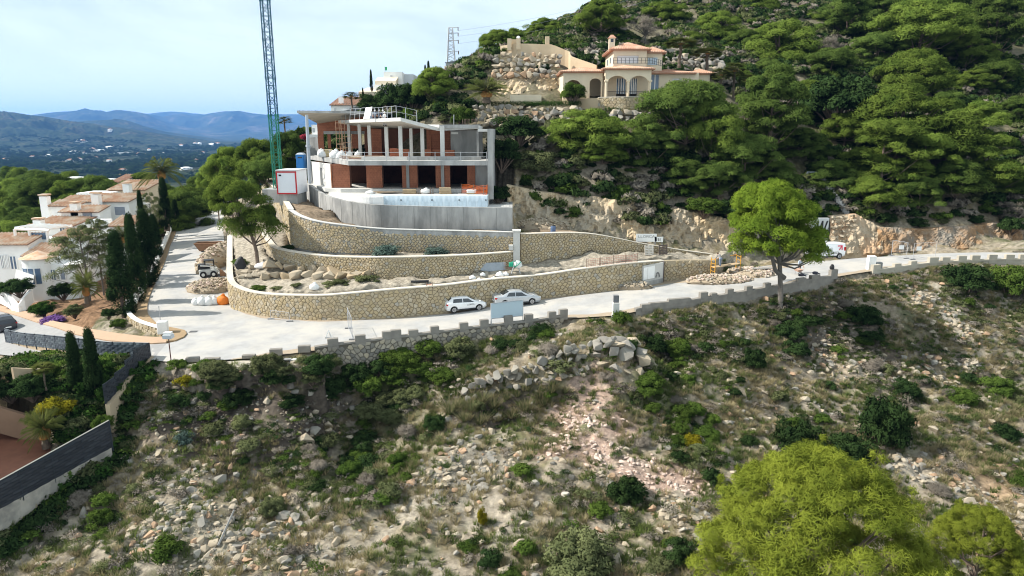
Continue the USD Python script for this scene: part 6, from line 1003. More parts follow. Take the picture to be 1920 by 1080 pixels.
# palms
def palm(name, seed, nf, fl, trunkH, tr, m, droop=.5, lw=.5, fan=False, dead=0):
    r = np.random.default_rng(seed); p = proto(name); P_ = []; V_, F_, N_ = [], [], []; o = 0
    def leaf(a, b, c):
        nonlocal o
        V_.append(np.array([a, b, c])); F_.append([[o, o + 1, o + 2]]); N_.append(np.tile([0, 0, 1.], (3, 1))); o += 3
    for i in range(nf):
        a = i * 2.39996; el = r.uniform(-.25, 1.35) if not fan else r.uniform(-.6, 1.4); L = fl * r.uniform(.8, 1.1); d = np.array([math.cos(a), math.sin(a), 0]); side = np.array([-d[1], d[0], 0]); u = np.linspace(0, 1, 9)
        q = d[None] * (u * L * math.cos(el))[:, None] + np.array([0, 0, 1.])[None] * (u * L * math.sin(el) - droop * L * u ** 2)[:, None] + [0, 0, trunkH]; P_.append(tube(q, np.linspace(.035, .008, 9), 3, False))
        if fan:
            for k in np.linspace(-1.3, 1.3, 11): e = q[5] + (d * math.cos(k) + side * math.sin(k)) * L * .55 + [0, 0, math.sin(el) * L * .25 - .18 * L * abs(k)]; w = side * math.cos(k) * .1 - d * math.sin(k) * .1; leaf(q[5] - w, q[5] + w, e)
        else:
            for k in range(1, 9):
                for kk in (0, .33, .66):
                    b = q[k - 1] * (1 - kk) + q[k] * kk
                    for s in (-1, 1): e = b + side * s * lw * L * .38 * math.sin(math.pi * min(.97, (k + kk) / 9.5 + .06)) + d * .16 * L + [0, 0, -.10 * L * u[k]]; w = d * .05; leaf(b - w, b + w, e)
    v = np.vstack(V_); part(p, 'fronds', (v, np.vstack(F_)), m, normals=None); part(p, 'frond_stem', join(P_), MATS['palm_stem'])
    z = np.linspace(-.3, trunkH, 14); part(p, 'trunk', tube(np.column_stack([.05 * np.sin(z), z * 0, z]), tr * (1 + .08 * (np.arange(14) % 2)) * np.where(z < .4, 1.25, 1), 10), MATS['palm_trunk']); part(p, 'crownshaft', moved(lump(0, tr * 1.7, tr * 1.7, tr * 2, sub=2), (0, 0, trunkH - tr)), MATS['palm_fruit']); return p
mat('palm_stem', (.2, .2, .07), (.16, .16, .06), 3); mat('palm_trunk', (.16, .125, .095), (.1, .08, .06), 6, .95, .8, 9); mat('palm_fruit', (.42, .19, .05), (.28, .14, .05), 4)
PALM_M = leafmat('palm_green', (.06, .085, .02), (.17, .18, .05), .25); PALM_D = leafmat('palm_dark', (.025, .05, .018), (.07, .1, .03), .25)
dp = palm('date_palm', 1, 72, 4.2, 8, .42, PALM_M, .42, .6); fp = palm('fan_palm', 2, 60, 1.7, 6, .14, PALM_M, .1, fan=True); sp = palm('short_palm', 3, 90, 3.2, 1.6, .45, PALM_M, .2, .5)
def put_palm(p, H, px, yt, yb, Y, label, s=1.0, name='palm_tree'):
    a, b = P(px, yt, Y), P(px, yb, Y); z = (a[2] - b[2]) / H; inst(p, name, (a[0], Y, b[2]), rp.uniform(0, 360), (s, s, z), label, 'palm tree')
put_palm(dp, 8, 302, 324, 430, 116, 'tall date palm with drooping fronds beside the left road', .88); put_palm(sp, 1.6, 912, 172, 190, 106.2, 'squat round date palm at the left end of the hedge', 1.1)
put_palm(fp, 6, 533, 226, 262, 128, 'fan palm on the skyline right of the crane mast', .95); put_palm(fp, 6, 659, 180, 212, 122, 'fan palm in front of the small ridge house roof', 1.0); put_palm(fp, 6, 1276, 82, 125, 120.5, 'taller fan palm right of the villa upper floor', 1.7); put_palm(fp, 6, 1327, 100, 140, 119.5, 'shorter fan palm above the villa end wing', 1.7)
for px, yt, yb, Y, s, l in [(1352, 140, 195, 112, 1.1, 'dragon tree right of the villa end wing, left one'), (1378, 132, 195, 112.6, 1.2, 'dragon tree right of the villa end wing, middle one'), (1400, 150, 195, 111.8, 1.0, 'dragon tree right of the villa end wing, right one')]: put_palm(fp, 6, px, yt, yb, Y, l, s)
put_palm(sp, 1.6, 232, 445, 462, 86, 'yellowish palm tuft between the garden cypresses', .55); put_palm(sp, 1.6, 160, 540, 565, 79, 'green cactus like plant clump in the white house garden', .5); put_palm(fp, 6, 80, 690, 730, 51, 'slim yucca in the lower garden beside the cypress', .5); put_palm(sp, 1.6, 82, 805, 835, 48, 'blue green spiky yucca ball by the red patio', .5)
# shrubs
def shrub(name, seed, m, ncl=16, per=130, R=.5, rc=.24, L=.13, Wd=.055, H=.62, stem=True):
    r = np.random.default_rng(seed); p = proto(name); a = r.uniform(0, 6.28, ncl); q = R * np.sqrt(r.random(ncl)) * .85; z = H * r.uniform(.2, .85, ncl) * np.sqrt(np.clip(1 - (q / R) ** 2 * .7, .1, 1))
    v, f, n = leafcloud(np.column_stack([q * np.cos(a), q * np.sin(a), z]), rc * r.uniform(.7, 1.3, ncl), per, L, Wd, seed, flat=.85, up=.4, thr=-.3, inner=.5); part(p, 'foliage', (v, f), m, normals=n)
    if stem: part(p, 'stem', join([tube([(0, 0, -.25), (q[i] * math.cos(a[i]) * .9, q[i] * math.sin(a[i]) * .9, z[i])], [.03, .01], 4) for i in range(0, ncl, 3)]), bark)
    return p
LEAF = {'dark': leafmat('leaf_dark', (.014, .030, .011), (.045, .075, .022), .2), 'green': leafmat('leaf_green', (.04, .075, .015), (.11, .16, .03), .35), 'olive': leafmat('leaf_olive', (.07, .085, .036), (.165, .18, .08), .3), 'grey': leafmat('twig_grey', (.15, .13, .105), (.28, .245, .2), .15), 'yellow': leafmat('leaf_yellow', (.12, .12, .012), (.3, .25, .015), .35), 'blue': leafmat('leaf_blue', (.06, .10, .08), (.14, .19, .16), .2), 'purple': leafmat('flower_purple', (.10, .05, .16), (.22, .12, .33), .2), 'hedge': leafmat('leaf_hedge', (.018, .045, .010), (.055, .105, .02), .25), 'straw': leafmat('straw', (.22, .185, .10), (.38, .325, .19), .35), 'lawn': leafmat('grass_fresh', (.075, .105, .03), (.175, .205, .07), .45), 'red': leafmat('flower_red', (.2, .03, .05), (.35, .05, .07), .2)}
SH = {k: [shrub(k + '_shrub', i * 7 + j, LEAF[k], ncl=18 + 4 * j, Wd=.05 if k != 'grey' else .016, L=.13 if k != 'grey' else .26, per=120) for j in range(2)] for i, k in enumerate(LEAF) if k not in ('straw', 'lawn')}
BIG = {k: shrub('big_' + k + '_bush', 50 + i, LEAF[k], ncl=46, per=230, R=.5, rc=.15, L=.06, Wd=.03) for i, k in enumerate(('dark', 'green', 'olive', 'hedge'))}
def put_shrub(kind, px, py, w, label, Y=None, h=1.0, group=None, name='shrub', cat='shrub', big=False, q=None):
    q = (onland(px, py) if Y is None else P(px, py, Y)) if q is None else q; t = np.hypot(q[1], q[2] - ZC); s = w * t / FPX if w else 1
    inst(BIG[kind] if big else SH[kind][int(rp.integers(2))], name, q - [0, 0, .06 * s], rp.uniform(0, 360), (s, s, s * h), label, cat, group)
NOTABLE = [('dark', 1655, 825, 95, 'big dark green carob bush on the right slope above the yellow pine', 1.5, 1), ('dark', 1412, 688, 44, 'dark round bush on the slope below the lone pine', 1.5, 1), ('dark', 1495, 845, 90, 'dark brownish bush behind the top of the yellow pine', 1.1, 1), ('dark', 1175, 935, 70, 'dark bush at the foot of the pale rubble', 1.0, 1), ('green', 1125, 965, 40, 'bright green bush with yellow flowers left of the dark rubble bush', 1.0, 0), ('olive', 1080, 1070, 130, 'large grey green broom bush at the bottom centre', .9, 1), ('dark', 1275, 1050, 60, 'dark green bush left of the yellow pine at the bottom', 1.1, 1), ('green', 985, 1035, 38, 'small rounded bright bush at the bottom left of the broom', 1.0, 0),
  ('olive', 512, 965, 46, 'feathery grey green bush beside two grey boulders', 1.3, 1), ('green', 310, 1040, 60, 'green bush at the left end of the pale rubble heap', .8, 0), ('blue', 345, 830, 36, 'blue green bush on the dark bank left', .9, 0), ('yellow', 352, 730, 38, 'yellow orange flowering bush under the kerb slab', .8, 0), ('green', 690, 735, 56, 'leafy bright bush in the shaded gully', 1.1, 1), ('olive', 865, 665, 62, 'olive bush with white litter under the parapet', 1.0, 1), ('dark', 1015, 628, 44, 'dark bush climbing the parapet end', .9, 1), ('dark', 815, 805, 44, 'dark rounded bush at the top of the grey stones', 1.1, 1), ('green', 1165, 605, 34, 'leafy bush at the foot of the concrete post', 1.2, 0), ('dark', 1810, 540, 85, 'olive dark bush on the bank under the right parapet', 1.0, 1), ('green', 1895, 545, 80, 'bright green bush at the right edge under the road', 1.1, 1), ('green', 1805, 755, 56, 'bright bush on the right terrace, left of the bigger pair', .9, 1), ('green', 1870, 735, 60, 'bright bush pair on the right terrace edge', .8, 1), ('dark', 1700, 745, 50, 'leafy dark bush standing on the pale path edge', 1.0, 1), ('olive', 1460, 752, 30, 'round little bush on the pale path', 1.0, 0), ('dark', 1887, 820, 40, 'dark bush at the right edge of the lower slope', 1.0, 0), ('dark', 1338, 905, 36, 'dark bush touching the left top of the yellow pine', 1.2, 0), ('yellow', 1300, 838, 34, 'yellow flowering bush on the green slope', 1.0, 0), ('yellow', 905, 985, 16, 'slim yellow flowering stalk plant on pale soil', 3.0, 0), ('green', 760, 690, 60, 'spreading bush below the crenellated wall', .9, 1), ('olive', 620, 690, 50, 'straw green bush at the end of the flat slab', .9, 1), ('green', 980, 890, 40, 'bush at the edge between grey stones and pink rubble', .9, 0), ('dark', 1215, 655, 70, 'dark bush in the shade right of the boulder outcrop', .8, 1), ('dark', 1590, 860, 90, 'dark bush between carob and yellow pine', .9, 1), ('olive', 1040, 690, 60, 'pale dry grass like bush on the mound top', .5, 0), ('green', 880, 1030, 36, 'low bush at the bottom centre left of the broom', .8, 0), ('olive', 735, 930, 44, 'olive bush on the pale flat, left of the grey stones', .9, 0), ('dark', 690, 880, 50, 'dark bush at the gully mouth', .8, 0)]
for k, px, py, w, l, h, b in NOTABLE: put_shrub(k, px, py, w, l, h=h, big=bool(b) and k in BIG)
for k, px, py, w, Y, l, h in [('dark', 36, 545, 52, 84.5, 'dark clipped round hedge ball by the white garden wall, right one', .85), ('hedge', 12, 548, 44, 85.5, 'bright clipped round hedge ball by the white garden wall, left one', .85), ('hedge', 82, 585, 46, 79.5, 'clipped green mound bush above the purple flowers', .8), ('purple', 103, 602, 40, 76.5, 'purple flowering mound beside the pink pavement', .5), ('green', 222, 612, 30, 68.4, 'clipped green ball at the foot of the broad cypress', .9), ('dark', 203, 592, 26, 70.5, 'small dark clipped ball beside the broad cypress', 1.0), ('dark', 118, 552, 46, 83, 'dark spiky shrub on the garden bank', .9), ('olive', 140, 588, 36, 76, 'olive rockery shrub between pale stones', .9), ('hedge', 205, 745, 60, 52.5, 'dark hedge filling the corner behind the stepped fence', 1.2), ('hedge', 180, 705, 60, 54, 'trimmed hedge under the curved fence', .9), ('dark', 60, 735, 70, 51, 'feathery dark shrub in the lower garden', .9), ('dark', 20, 740, 60, 51.5, 'dark drooping shrub at the left edge of the lower garden', .9), ('yellow', 105, 775, 50, 49.6, 'yellow green shrub in the lower garden', .9), ('olive', 145, 805, 50, 49.2, 'grey green mound shrub near the fence bend', .8), ('green', 190, 800, 40, 49.5, 'green shrub tucked inside the fence bend', 1.0), ('green', 95, 705, 60, 53.5, 'leafy shrub on the low curved garden wall', .7), ('red', 572, 262, 18, 122, 'red flowering shrub left of the steel column', 1.0),
  ('green', 1072, 184, 46, 107.6, 'round green citrus bush before the villa left arches', 1.1), ('dark', 1018, 132, 26, 118.6, 'dark round bush on the boulder slope', .9), ('green', 868, 232, 46, 104.5, 'bright green bush above the flat roof upstand', 1.2), ('blue', 725, 478, 46, 74.5, 'blue green conifer shrub behind the middle wall, larger left one', .7), ('blue', 815, 475, 40, 75, 'blue green conifer shrub behind the middle wall, lower right one', .5), ('dark', 745, 200, 70, 117, 'dark olive tree mass behind the workers', 1.1), ('dark', 700, 205, 60, 119, 'dark rounded tree left of the workers behind the roof', .9), ('dark', 770, 198, 60, 116, 'dark tree touching the bright pine', 1.2), ('dark', 935, 372, 50, 86.5, 'dark ivy bush at the right corner of the pool deck', .9), ('dark', 970, 255, 90, 97, 'dark shrub mass right of the house side wall', .8), ('dark', 940, 300, 70, 93, 'dark shrub against the house side wall', 1.1), ('olive', 1000, 320, 90, 94.5, 'grey olive shrub under the boulder wall', .8), ('green', 1320, 395, 70, 91.5, 'green shrub hanging over the pale cliff', .7), ('dark', 1575, 210, 120, 113, 'dark glossy broadleaf tree between the pines', 1.0), ('dark', 1380, 400, 70, 92, 'dark leafy bush above the cliff by the lone pine', .8), ('dark', 1895, 430, 50, 95, 'dark bush at the far right road bank', .9), ('dark', 1255, 180, 26, 108, 'dark clipped bush at the right end of the terrace wall', 1.0)]:
    put_shrub(k, px, py, w, l, Y=Y, h=h, big=k in BIG)
hd, _ = resample([P(905, 197, 107), P(985, 196.5, 106.8), P(1085, 196, 106.8)], .55); v, f, n = leafcloud(np.vstack([hd + [0, 0, .1], hd + [0, .5, .25]]), .55, 150, .14, .07, 3, up=.4, thr=-2, inner=.6)
t = thing('hedge', 'long clipped green hedge along the top of the pale boulder wall', 'hedge', tuple(hd[0])); part(t, 'foliage', (v, f), LEAF['hedge'], normals=n); part(t, 'stem', join([bar(q - [0, 0, 1], q, .05) for q in hd[::3]]), bark)
hd, _ = resample([P(1140, 205, 106), P(1215, 208, 106)], .55); v, f, n = leafcloud(np.vstack([hd, hd + [0, .5, .15]]), .5, 130, .14, .07, 4, up=.4, thr=-2, inner=.6); t = thing('hedge', 'short hedge below the brown terrace wall of the villa', 'hedge', tuple(hd[0])); part(t, 'foliage', (v, f), LEAF['hedge'], normals=n); part(t, 'stem', join([bar(q - [0, 0, 1], q, .05) for q in hd[::3]]), bark)
# leafless grey trees
def bare(name, seed, m, R=1.6, H=4):
    r = np.random.default_rng(seed); p = proto(name); c = r.normal(size=(26, 3)) * [R * .5, R * .5, H * .2] + [0, 0, H * .6]; v, f, n = leafcloud(c, .6, 120, .5, .035, seed, thr=-2, inner=.2); part(p, 'twigs', (v, f), m, normals=n); part(p, 'trunk', join([tube([(0, 0, -.3), (0, 0, H * .3), q], [.14, .09, .02], 5) for q in c]), bark_g); return p
bt = bare('bare_tree', 8, LEAF['grey'])
for px, yt, yb, Y, s, l in [(1212, 22, 82, 140, 1.5, 'grey leafless tree on the slope above the villa roof'), (1560, 62, 112, 136, 1.2, 'brown grey bare tree between green pines'), (1905, 375, 430, 97, 1.0, 'pale bare tree at the right edge above the bank')]:
    a, b = P(px, yt, Y), P(px, yb, Y); inst(bt, 'bare_tree', (a[0], Y, b[2]), rp.uniform(0, 360), (s, s, (a[2] - b[2]) / 4.4), l, 'bare tree')
p, R0, H = pine('garden_tree', 21, 3.4, 5.2, 6.6, 52, .8, 260, .22, .07, LEAF['olive'], tr=.16, low=.3, bm=bark_g); TREE_D = leafmat('leaf_dusky', (.03, .04, .03), (.085, .095, .065), .2); 
for px, yt, yb, w, Y, l in [(148, 425, 540, 115, 84, 'dusky grey green tree in front of the white terrace house'), (175, 408, 500, 70, 87, 'dusky tree right of the white terrace house'), (278, 360, 425, 40, 108, 'green garden tree behind the narrow cypress')]:
    a, b = P(px, yt, Y), P(px, yb, Y); s = w * Y / FPX / (2 * R0); inst(p, 'garden_tree', (a[0], Y, b[2]), rp.uniform(0, 360), (s, s, (a[2] - b[2]) / H), l, 'tree')
# ------------------------------------------------------------- cover that nobody could count
def zone(pts, r):
    c = np.array([[*onland(a[0], a[1])[:2], a[2] if len(a) > 2 else r] for a in pts])
    def w(x, y): d = np.hypot(x[:, None] - c[:, 0], y[:, None] - c[:, 1]) / c[:, 2]; return np.clip(1.25 - d.min(1), 0, 1)
    return w
Z_GREEN = zone([(700, 700), (760, 740), (680, 850), (620, 890), (850, 680), (900, 672), (940, 655), (990, 640), (740, 800), (1200, 730), (1270, 780), (1320, 850), (1230, 700), (1290, 830), (700, 920), (560, 860), (860, 720, 1.5), (1450, 600), (1260, 620), (1350, 640), (1850, 720), (1750, 730), (1650, 730), (300, 930, 2), (1800, 560)], 2.6)
Z_ROCK = zone([(330, 960), (400, 1000), (450, 1040), (520, 1000), (480, 960), (560, 1060), (380, 1060), (860, 860), (900, 890), (940, 860), (820, 890), (1230, 930), (1290, 960), (1180, 910), (1050, 830), (1120, 850), (1200, 880), (1280, 900), (1090, 790), (1550, 680), (1600, 690), (1680, 700), (1760, 705), (1820, 690), (1720, 890), (1780, 910), (1850, 950), (1900, 980), (1760, 590), (1800, 610), (1730, 560), (360, 900), (300, 1000)], 2.0)
Z_DARK = zone([(360, 740), (430, 735), (520, 760), (440, 810), (560, 790), (600, 720), (500, 720), (350, 800), (1500, 610), (1540, 640), (1570, 600), (1600, 650), (1480, 580)], 3.0)
Z_BARE = zone([(700, 1000), (780, 960), (900, 960), (1060, 870), (1130, 830), (1590, 705), (1500, 715), (450, 1020), (400, 990), (1200, 880), (1270, 910), (1100, 790), (870, 870), (930, 870), (1060, 610), (980, 680), (1720, 890), (1850, 910), (1180, 700), (640, 1010), (830, 1000)], 2.3)
rs = np.random.default_rng(42)
def sample(n, x0, x1, y0, y1, w, avoid=.35):
    x, y = rs.uniform(x0, x1, n), rs.uniform(y0, y1, n); u = x / y; k = (np.abs(u) < .86) & (rs.random(n) < w(x, y)) & ~shapely.contains_xy(KEEP, x, y); x, y = x[k], y[k]
    return x, y, land(x, y)
_wl = [LineString(a[:, :2]).buffer(.9) for a in (W1, W1B, W2, W3, W3L, W3R)]
KEEP = shapely.union_all([ROADS.buffer(.7), PAD.buffer(1.0), Polygon([(-32, 84), (0, 82), (0, 105), (-32, 112)]), Polygon([(-8, 101.5), (24, 102), (24, 106), (36, 108), (36, 124), (-4, 124)]), T1, T2, T3] + _wl)
GARDEN = Polygon([(-31, 58), (-60, 75), (-60, 34), (-33, 38), (-29, 48)])
def ang(n): return rs.uniform(0, 360, n)
def tuft(seed, n=34, h=.42, w=.025, spread=.2, lean=.5):
    r = np.random.default_rng(seed); a = r.uniform(0, 6.28, n); b = np.column_stack([np.cos(a), np.sin(a), 0 * a]) * (spread * r.random(n))[:, None]; d = np.column_stack([np.cos(a), np.sin(a), 0 * a]) * (lean * h * r.random(n))[:, None] + np.array([0, 0, 1]) * (h * r.uniform(.5, 1, n))[:, None]; s = np.column_stack([-np.sin(a), np.cos(a), 0 * a]) * w
    v = np.stack([b - s, b + s, b + d], 1).reshape(-1, 3); v[:, 2] -= .02
    return tm(v, np.arange(3 * n).reshape(-1, 3)), np.tile([0, -.1, 1.], (3 * n, 1))
def clumpm(seed, n, L, Wd, R=.5, rc=.26, H=.4, ncl=7):
    r = np.random.default_rng(seed); a = r.uniform(0, 6.28, ncl); q = R * np.sqrt(r.random(ncl)) * .8; v, f, nn = leafcloud(np.column_stack([q * np.cos(a), q * np.sin(a), H * r.uniform(.1, .6, ncl)]), rc, n, L, Wd, seed, thr=-.1, inner=.4, up=.5); return tm(v, f), nn
x, y, z = sample(110000, -34, 72, 34, 84, lambda x, y: (.21 + .5 * Z_GREEN(x, y)) * (1 - .6 * Z_DARK(x, y)) * (1 - .85 * Z_BARE(x, y)) * (meshkit.fbm(np.column_stack([x, y, 0 * x]) * .5, 3, 71) > .42) * (1 - .6 * Z_ROCK(x, y))); n = len(x); print('grass', n)
scatter('wild_grass', 'short wild green grass growing over the lower slope', 'grass', [(*tuft(1)[:1], LEAF['lawn'], None), (tuft(2, lean=.9)[0], LEAF['lawn'], None)], np.column_stack([x, y, z]), np.column_stack([rs.uniform(.7, 1.5, n)] * 2 + [rs.uniform(.6, 1.3, n)]), ang(n), rs.integers(0, 2, n))
x, y, z = sample(90000, -34, 72, 34, 84, lambda x, y: (.32) * (1 - .75 * Z_DARK(x, y)) * (1 - .6 * Z_GREEN(x, y)) * (1 - .8 * Z_BARE(x, y)) * (meshkit.fbm(np.column_stack([x, y, 0 * x]) * .4, 3, 75) > .45)); n = len(x)
scatter('dry_grass', 'dry straw coloured grass tufts over the lower slope', 'grass', [(tuft(3, lean=.9)[0], LEAF['straw'], None), (tuft(4, 50, .3, .012, .3, 1.2)[0], LEAF['straw'], None)], np.column_stack([x, y, z]), np.column_stack([rs.uniform(.7, 1.5, n)] * 3), ang(n), rs.integers(0, 2, n))
cl = [(clumpm(i, 34, .13, .05)[0], LEAF[k], clumpm(i, 34, .13, .05)[1]) for i, k in enumerate(('green', 'olive', 'dark', 'grey', 'grey', 'olive'))]
x, y, z = sample(60000, -34, 75, 34, 86, lambda x, y: (.10 + .42 * Z_GREEN(x, y) + .42 * Z_DARK(x, y) + .12 * (y > 62)) * (1 - .9 * Z_BARE(x, y)) * (1 - .5 * Z_ROCK(x, y)) * (meshkit.fbm(np.column_stack([x, y, 0 * x]) * .45, 3, 77) > .43)); n = len(x); print('herb', n)
s = rs.uniform(.45, 1.3, n) ** 1.5; scatter('low_scrub', 'low herb and scrub cushions over the lower slope', 'scrub', cl, np.column_stack([x, y, z]), np.column_stack([s, s, s * rs.uniform(.6, 1.1, n)]), ang(n), rs.integers(0, 6, n))
x, y, z = sample(26000, -40, 120, 88, 190, lambda x, y: (.6 * (land(x, y) > 6.3) + .2 * (y > 115)) * (meshkit.fbm(np.column_stack([x, y, 0 * x]) * .2, 3, 79) > .40)); n = len(x); print('under', n)
s = rs.uniform(1.1, 3.4, n); scatter('undergrowth', 'dark scrub undergrowth between the hillside pines', 'undergrowth', [(clumpm(20 + i, 60, .2, .09)[0], LEAF[k], clumpm(20 + i, 60, .2, .09)[1]) for i, k in enumerate(('dark', 'olive', 'dark', 'green', 'grey'))], np.column_stack([x, y, z]), np.column_stack([s, s, s * rs.uniform(.7, 1.3, n)]), ang(n), rs.integers(0, 5, n))
# individual wild shrubs
for kind, cnt, lab, grp in [('dark', 46, 'small dark green wild shrub on the stony slope', 'dark wild shrubs on the slope'), ('green', 46, 'small fresh green wild shrub on the stony slope', 'green wild shrubs on the slope'), ('olive', 46, 'small grey green wild shrub on the stony slope', 'grey green wild shrubs on the slope'), ('grey', 40, 'dry grey twiggy shrub on the stony slope', 'dry twiggy shrubs on the slope')]:
    x, y, z = sample(2600, -33, 72, 38, 84, lambda x, y: (.2 + .8 * Z_GREEN(x, y) + .5 * Z_DARK(x, y)) * (1 - .95 * Z_BARE(x, y)) * (1 - .8 * Z_ROCK(x, y)))
    for i in range(min(cnt, len(x))): s = rs.uniform(.6, 1.5); put_shrub(kind, 0, 0, 0, lab, q=np.array([x[i], y[i], z[i]]), group=grp, h=rs.uniform(.7, 1.1)) if False else inst(SH[kind][i % 2], 'wild_shrub', (x[i], y[i], z[i] - .08), rs.uniform(0, 360), (s * 1.2, s * 1.2, s * rs.uniform(.8, 1.3)), lab, 'shrub', grp)
for i, (px, py, Y) in enumerate([(a, b, c) for a, b, c in [(960, 290, 94), (985, 345, 91), (1040, 355, 91.2), (1090, 345, 92), (1150, 360, 91.6), (1200, 372, 92), (1255, 380, 92.3), (1300, 370, 93), (1350, 385, 93), (1430, 370, 96), (1480, 400, 95.4), (1530, 380, 97), (1600, 395, 97), (1660, 405, 96.4), (1720, 415, 96), (1770, 410, 96.4), (1830, 405, 97), (1880, 395, 98.4), (1010, 270, 99), (1180, 300, 97), (1250, 330, 95.6), (1330, 345, 95.6), (1620, 355, 99.4), (1700, 370, 98), (1780, 365, 99), (1850, 360, 100.6), (1500, 330, 102), (830, 215, 106.4), (780, 210, 110), (880, 150, 120), (905, 130, 126), (850, 180, 113), (950, 100, 136), (1000, 85, 141)]]):
    q = P(px, py, Y); q[2] = float(land(q[0], Y)); s = rs.uniform(1.6, 3.0); inst(BIG['dark'] if i % 3 else BIG['olive'], 'hillside_bush', q - [0, 0, .2], rs.uniform(0, 360), (s, s, s * .85), 'dark bush in the shade of the hillside pines', 'bush', 'bushes under the hillside pines')
for i, (px, py, w, k) in enumerate([(rs.uniform(*a), rs.uniform(*b), rs.uniform(30, 62), kk) for a, b, n, kk in [((600, 720), (690, 740), 9, 'dark'), ((700, 880), (660, 720), 10, 'green'), ((640, 780), (740, 800), 9, 'olive'), ((540, 700), (800, 880), 9, 'dark'), ((1200, 1290), (650, 740), 7, 'green'), ((1240, 1340), (760, 850), 8, 'green'), ((1460, 1640), (600, 670), 8, 'dark'), ((640, 760), (850, 900), 5, 'green'), ((345, 600), (697, 735), 10, 'olive'), ((400, 640), (695, 760), 9, 'dark')] for _ in range(n)]):
    put_shrub(k, px, py, w, {'dark': 'dense dark bush crowding the hollows below the road', 'green': 'dense leafy green bush in the hollows below the road', 'olive': 'dense grey green bush in the hollows below the road'}[k], h=rs.uniform(.6, 1.0), group={'dark': 'dark bushes in the hollows', 'green': 'green bushes in the hollows', 'olive': 'grey green bushes in the hollows'}[k], big=True, name='hollow_bush', cat='bush')
# far forest in the valley, one mass
fx, fy = [], []
q = rs.uniform(-1, -.05, 40000); D = 150 * (4800 / 150) ** rs.random(40000); X, Y = q * D, D
k = (meshkit.fbm(np.column_stack([X, Y, 0 * X]) / np.where(D < 500, 60, 190)[:, None], 3, 91) > np.interp(D, [150, 500, 900, 4800], [.36, .40, .46, .50])) & ~((X > XS[0]) & (Y < YS[-1]) & (Y > YS[0])); X, Y, D = X[k], Y[k], D[k]; n = len(X); print('forest', n)
fm_ = [leafmat('forest_green', (.02, .042, .014), (.06, .095, .028)), leafmat('forest_dark', (.016, .032, .014), (.045, .07, .026))]
def crownm(seed): r = np.random.default_rng(seed); c = r.normal(size=(14, 3)) * [1.7, 1.7, .9] + [0, 0, 4.2]; v, f, nn = leafcloud(c, 1.5, 34, 1.3, .5, seed, up=.3, thr=-.4); return tm(v, f), nn
s = rs.uniform(.7, 1.35, n) * np.interp(D, [150, 2600, 4800], [1, 1.7, 2.4]); z = valley(X, Y) - 30 * np.clip(1 - np.hypot((X + 40) / 150, (Y - 150) / 140), 0, 1) ** .5
scatter('valley_forest', 'dark green pine forest covering the near side of the valley', 'forest', [(crownm(1)[0], fm_[0], crownm(1)[1]), (crownm(2)[0], fm_[1], crownm(2)[1]), (crownm(3)[0], fm_[1], crownm(3)[1])], np.column_stack([X, Y, z - .5]), np.column_stack([s, s, s * rs.uniform(.8, 1.2, n)]), ang(n), rs.integers(0, 3, n))
for i, (px, py, Y) in enumerate([(95, 346, 150), (122, 350, 148), (75, 352, 150), (152, 352, 150), (178, 350, 150), (20, 372, 160), (55, 378, 165), (92, 366, 165), (126, 360, 168), (30, 350, 190), (75, 352, 200), (8, 400, 150), (52, 405, 140), (350, 362, 150), (372, 352, 160), (335, 372, 140), (385, 345, 165), (318, 385, 128), (348, 382, 132), (25, 430, 130), (0, 338, 210), (112, 345, 190), (285, 362, 150), (150, 352, 168), (70, 332, 230), (40, 328, 240), (110, 330, 230), (195, 350, 160), (240, 352, 158), (135, 338, 215), (15, 320, 260), (265, 345, 170), (300, 350, 165)]):
    q = P(px, py, Y); z_ = float(land(q[0], Y)) if (XS[0] < q[0] and Y < YS[-1]) else float(valley(np.array([q[0]]), np.array([Y]))[0]); pk, R_, H_ = PINES[['dark', 'round'][i % 2]]; inst(pk, 'slope_pine', (q[0], Y, q[2] - H_ * .9), rp.uniform(0, 360), .95 + .25 * rs.random(), 'rounded pine on the wooded slope behind the white houses', 'pine tree', 'pines on the slope behind the white houses')
# ------------------------------------------------------------- loose rock
def rockm(seed, n=12): r = np.random.default_rng(seed); v = r.normal(size=(n, 3)); v /= np.linalg.norm(v, axis=1, keepdims=True); return hull(v * [.55, .45, .36] * (1 + r.uniform(-.2, .15, (n, 1))))
RK = [rockm(i, 14 + i % 4) for i in range(10)]
rock_mats = ROCKS + [mat('rock_pink', (.55, .43, .36), (.45, .34, .28), .9, .95, .7, 7), mat('rock_white', (.46, .415, .35), (.37, .33, .275), .9, .95, .6, 7)]
def wmat(x, y): return 5 if ZP(np.array([x]), np.array([y]))[0] > .4 else [0, 0, 2, 1, 1, 3, 4, 2][int(rs.integers(8))]
ZP = zone([(1050, 830), (1120, 850), (1200, 880), (1280, 900), (1090, 790), (1030, 800), (1150, 800)], 2.2)
x, y, z = sample(150000, -33, 70, 34, 80, lambda x, y: .05 + .6 * Z_ROCK(x, y) + .2 * Z_DARK(x, y)); s = .05 + .32 * rs.random(len(x)) ** 4.2; s = s * np.where(ZP(x, y) > .3, .8, 1.1); n = len(x); print('rocks', n)
o = np.argsort(-s / y); big = o[:300]; small = o[300:]
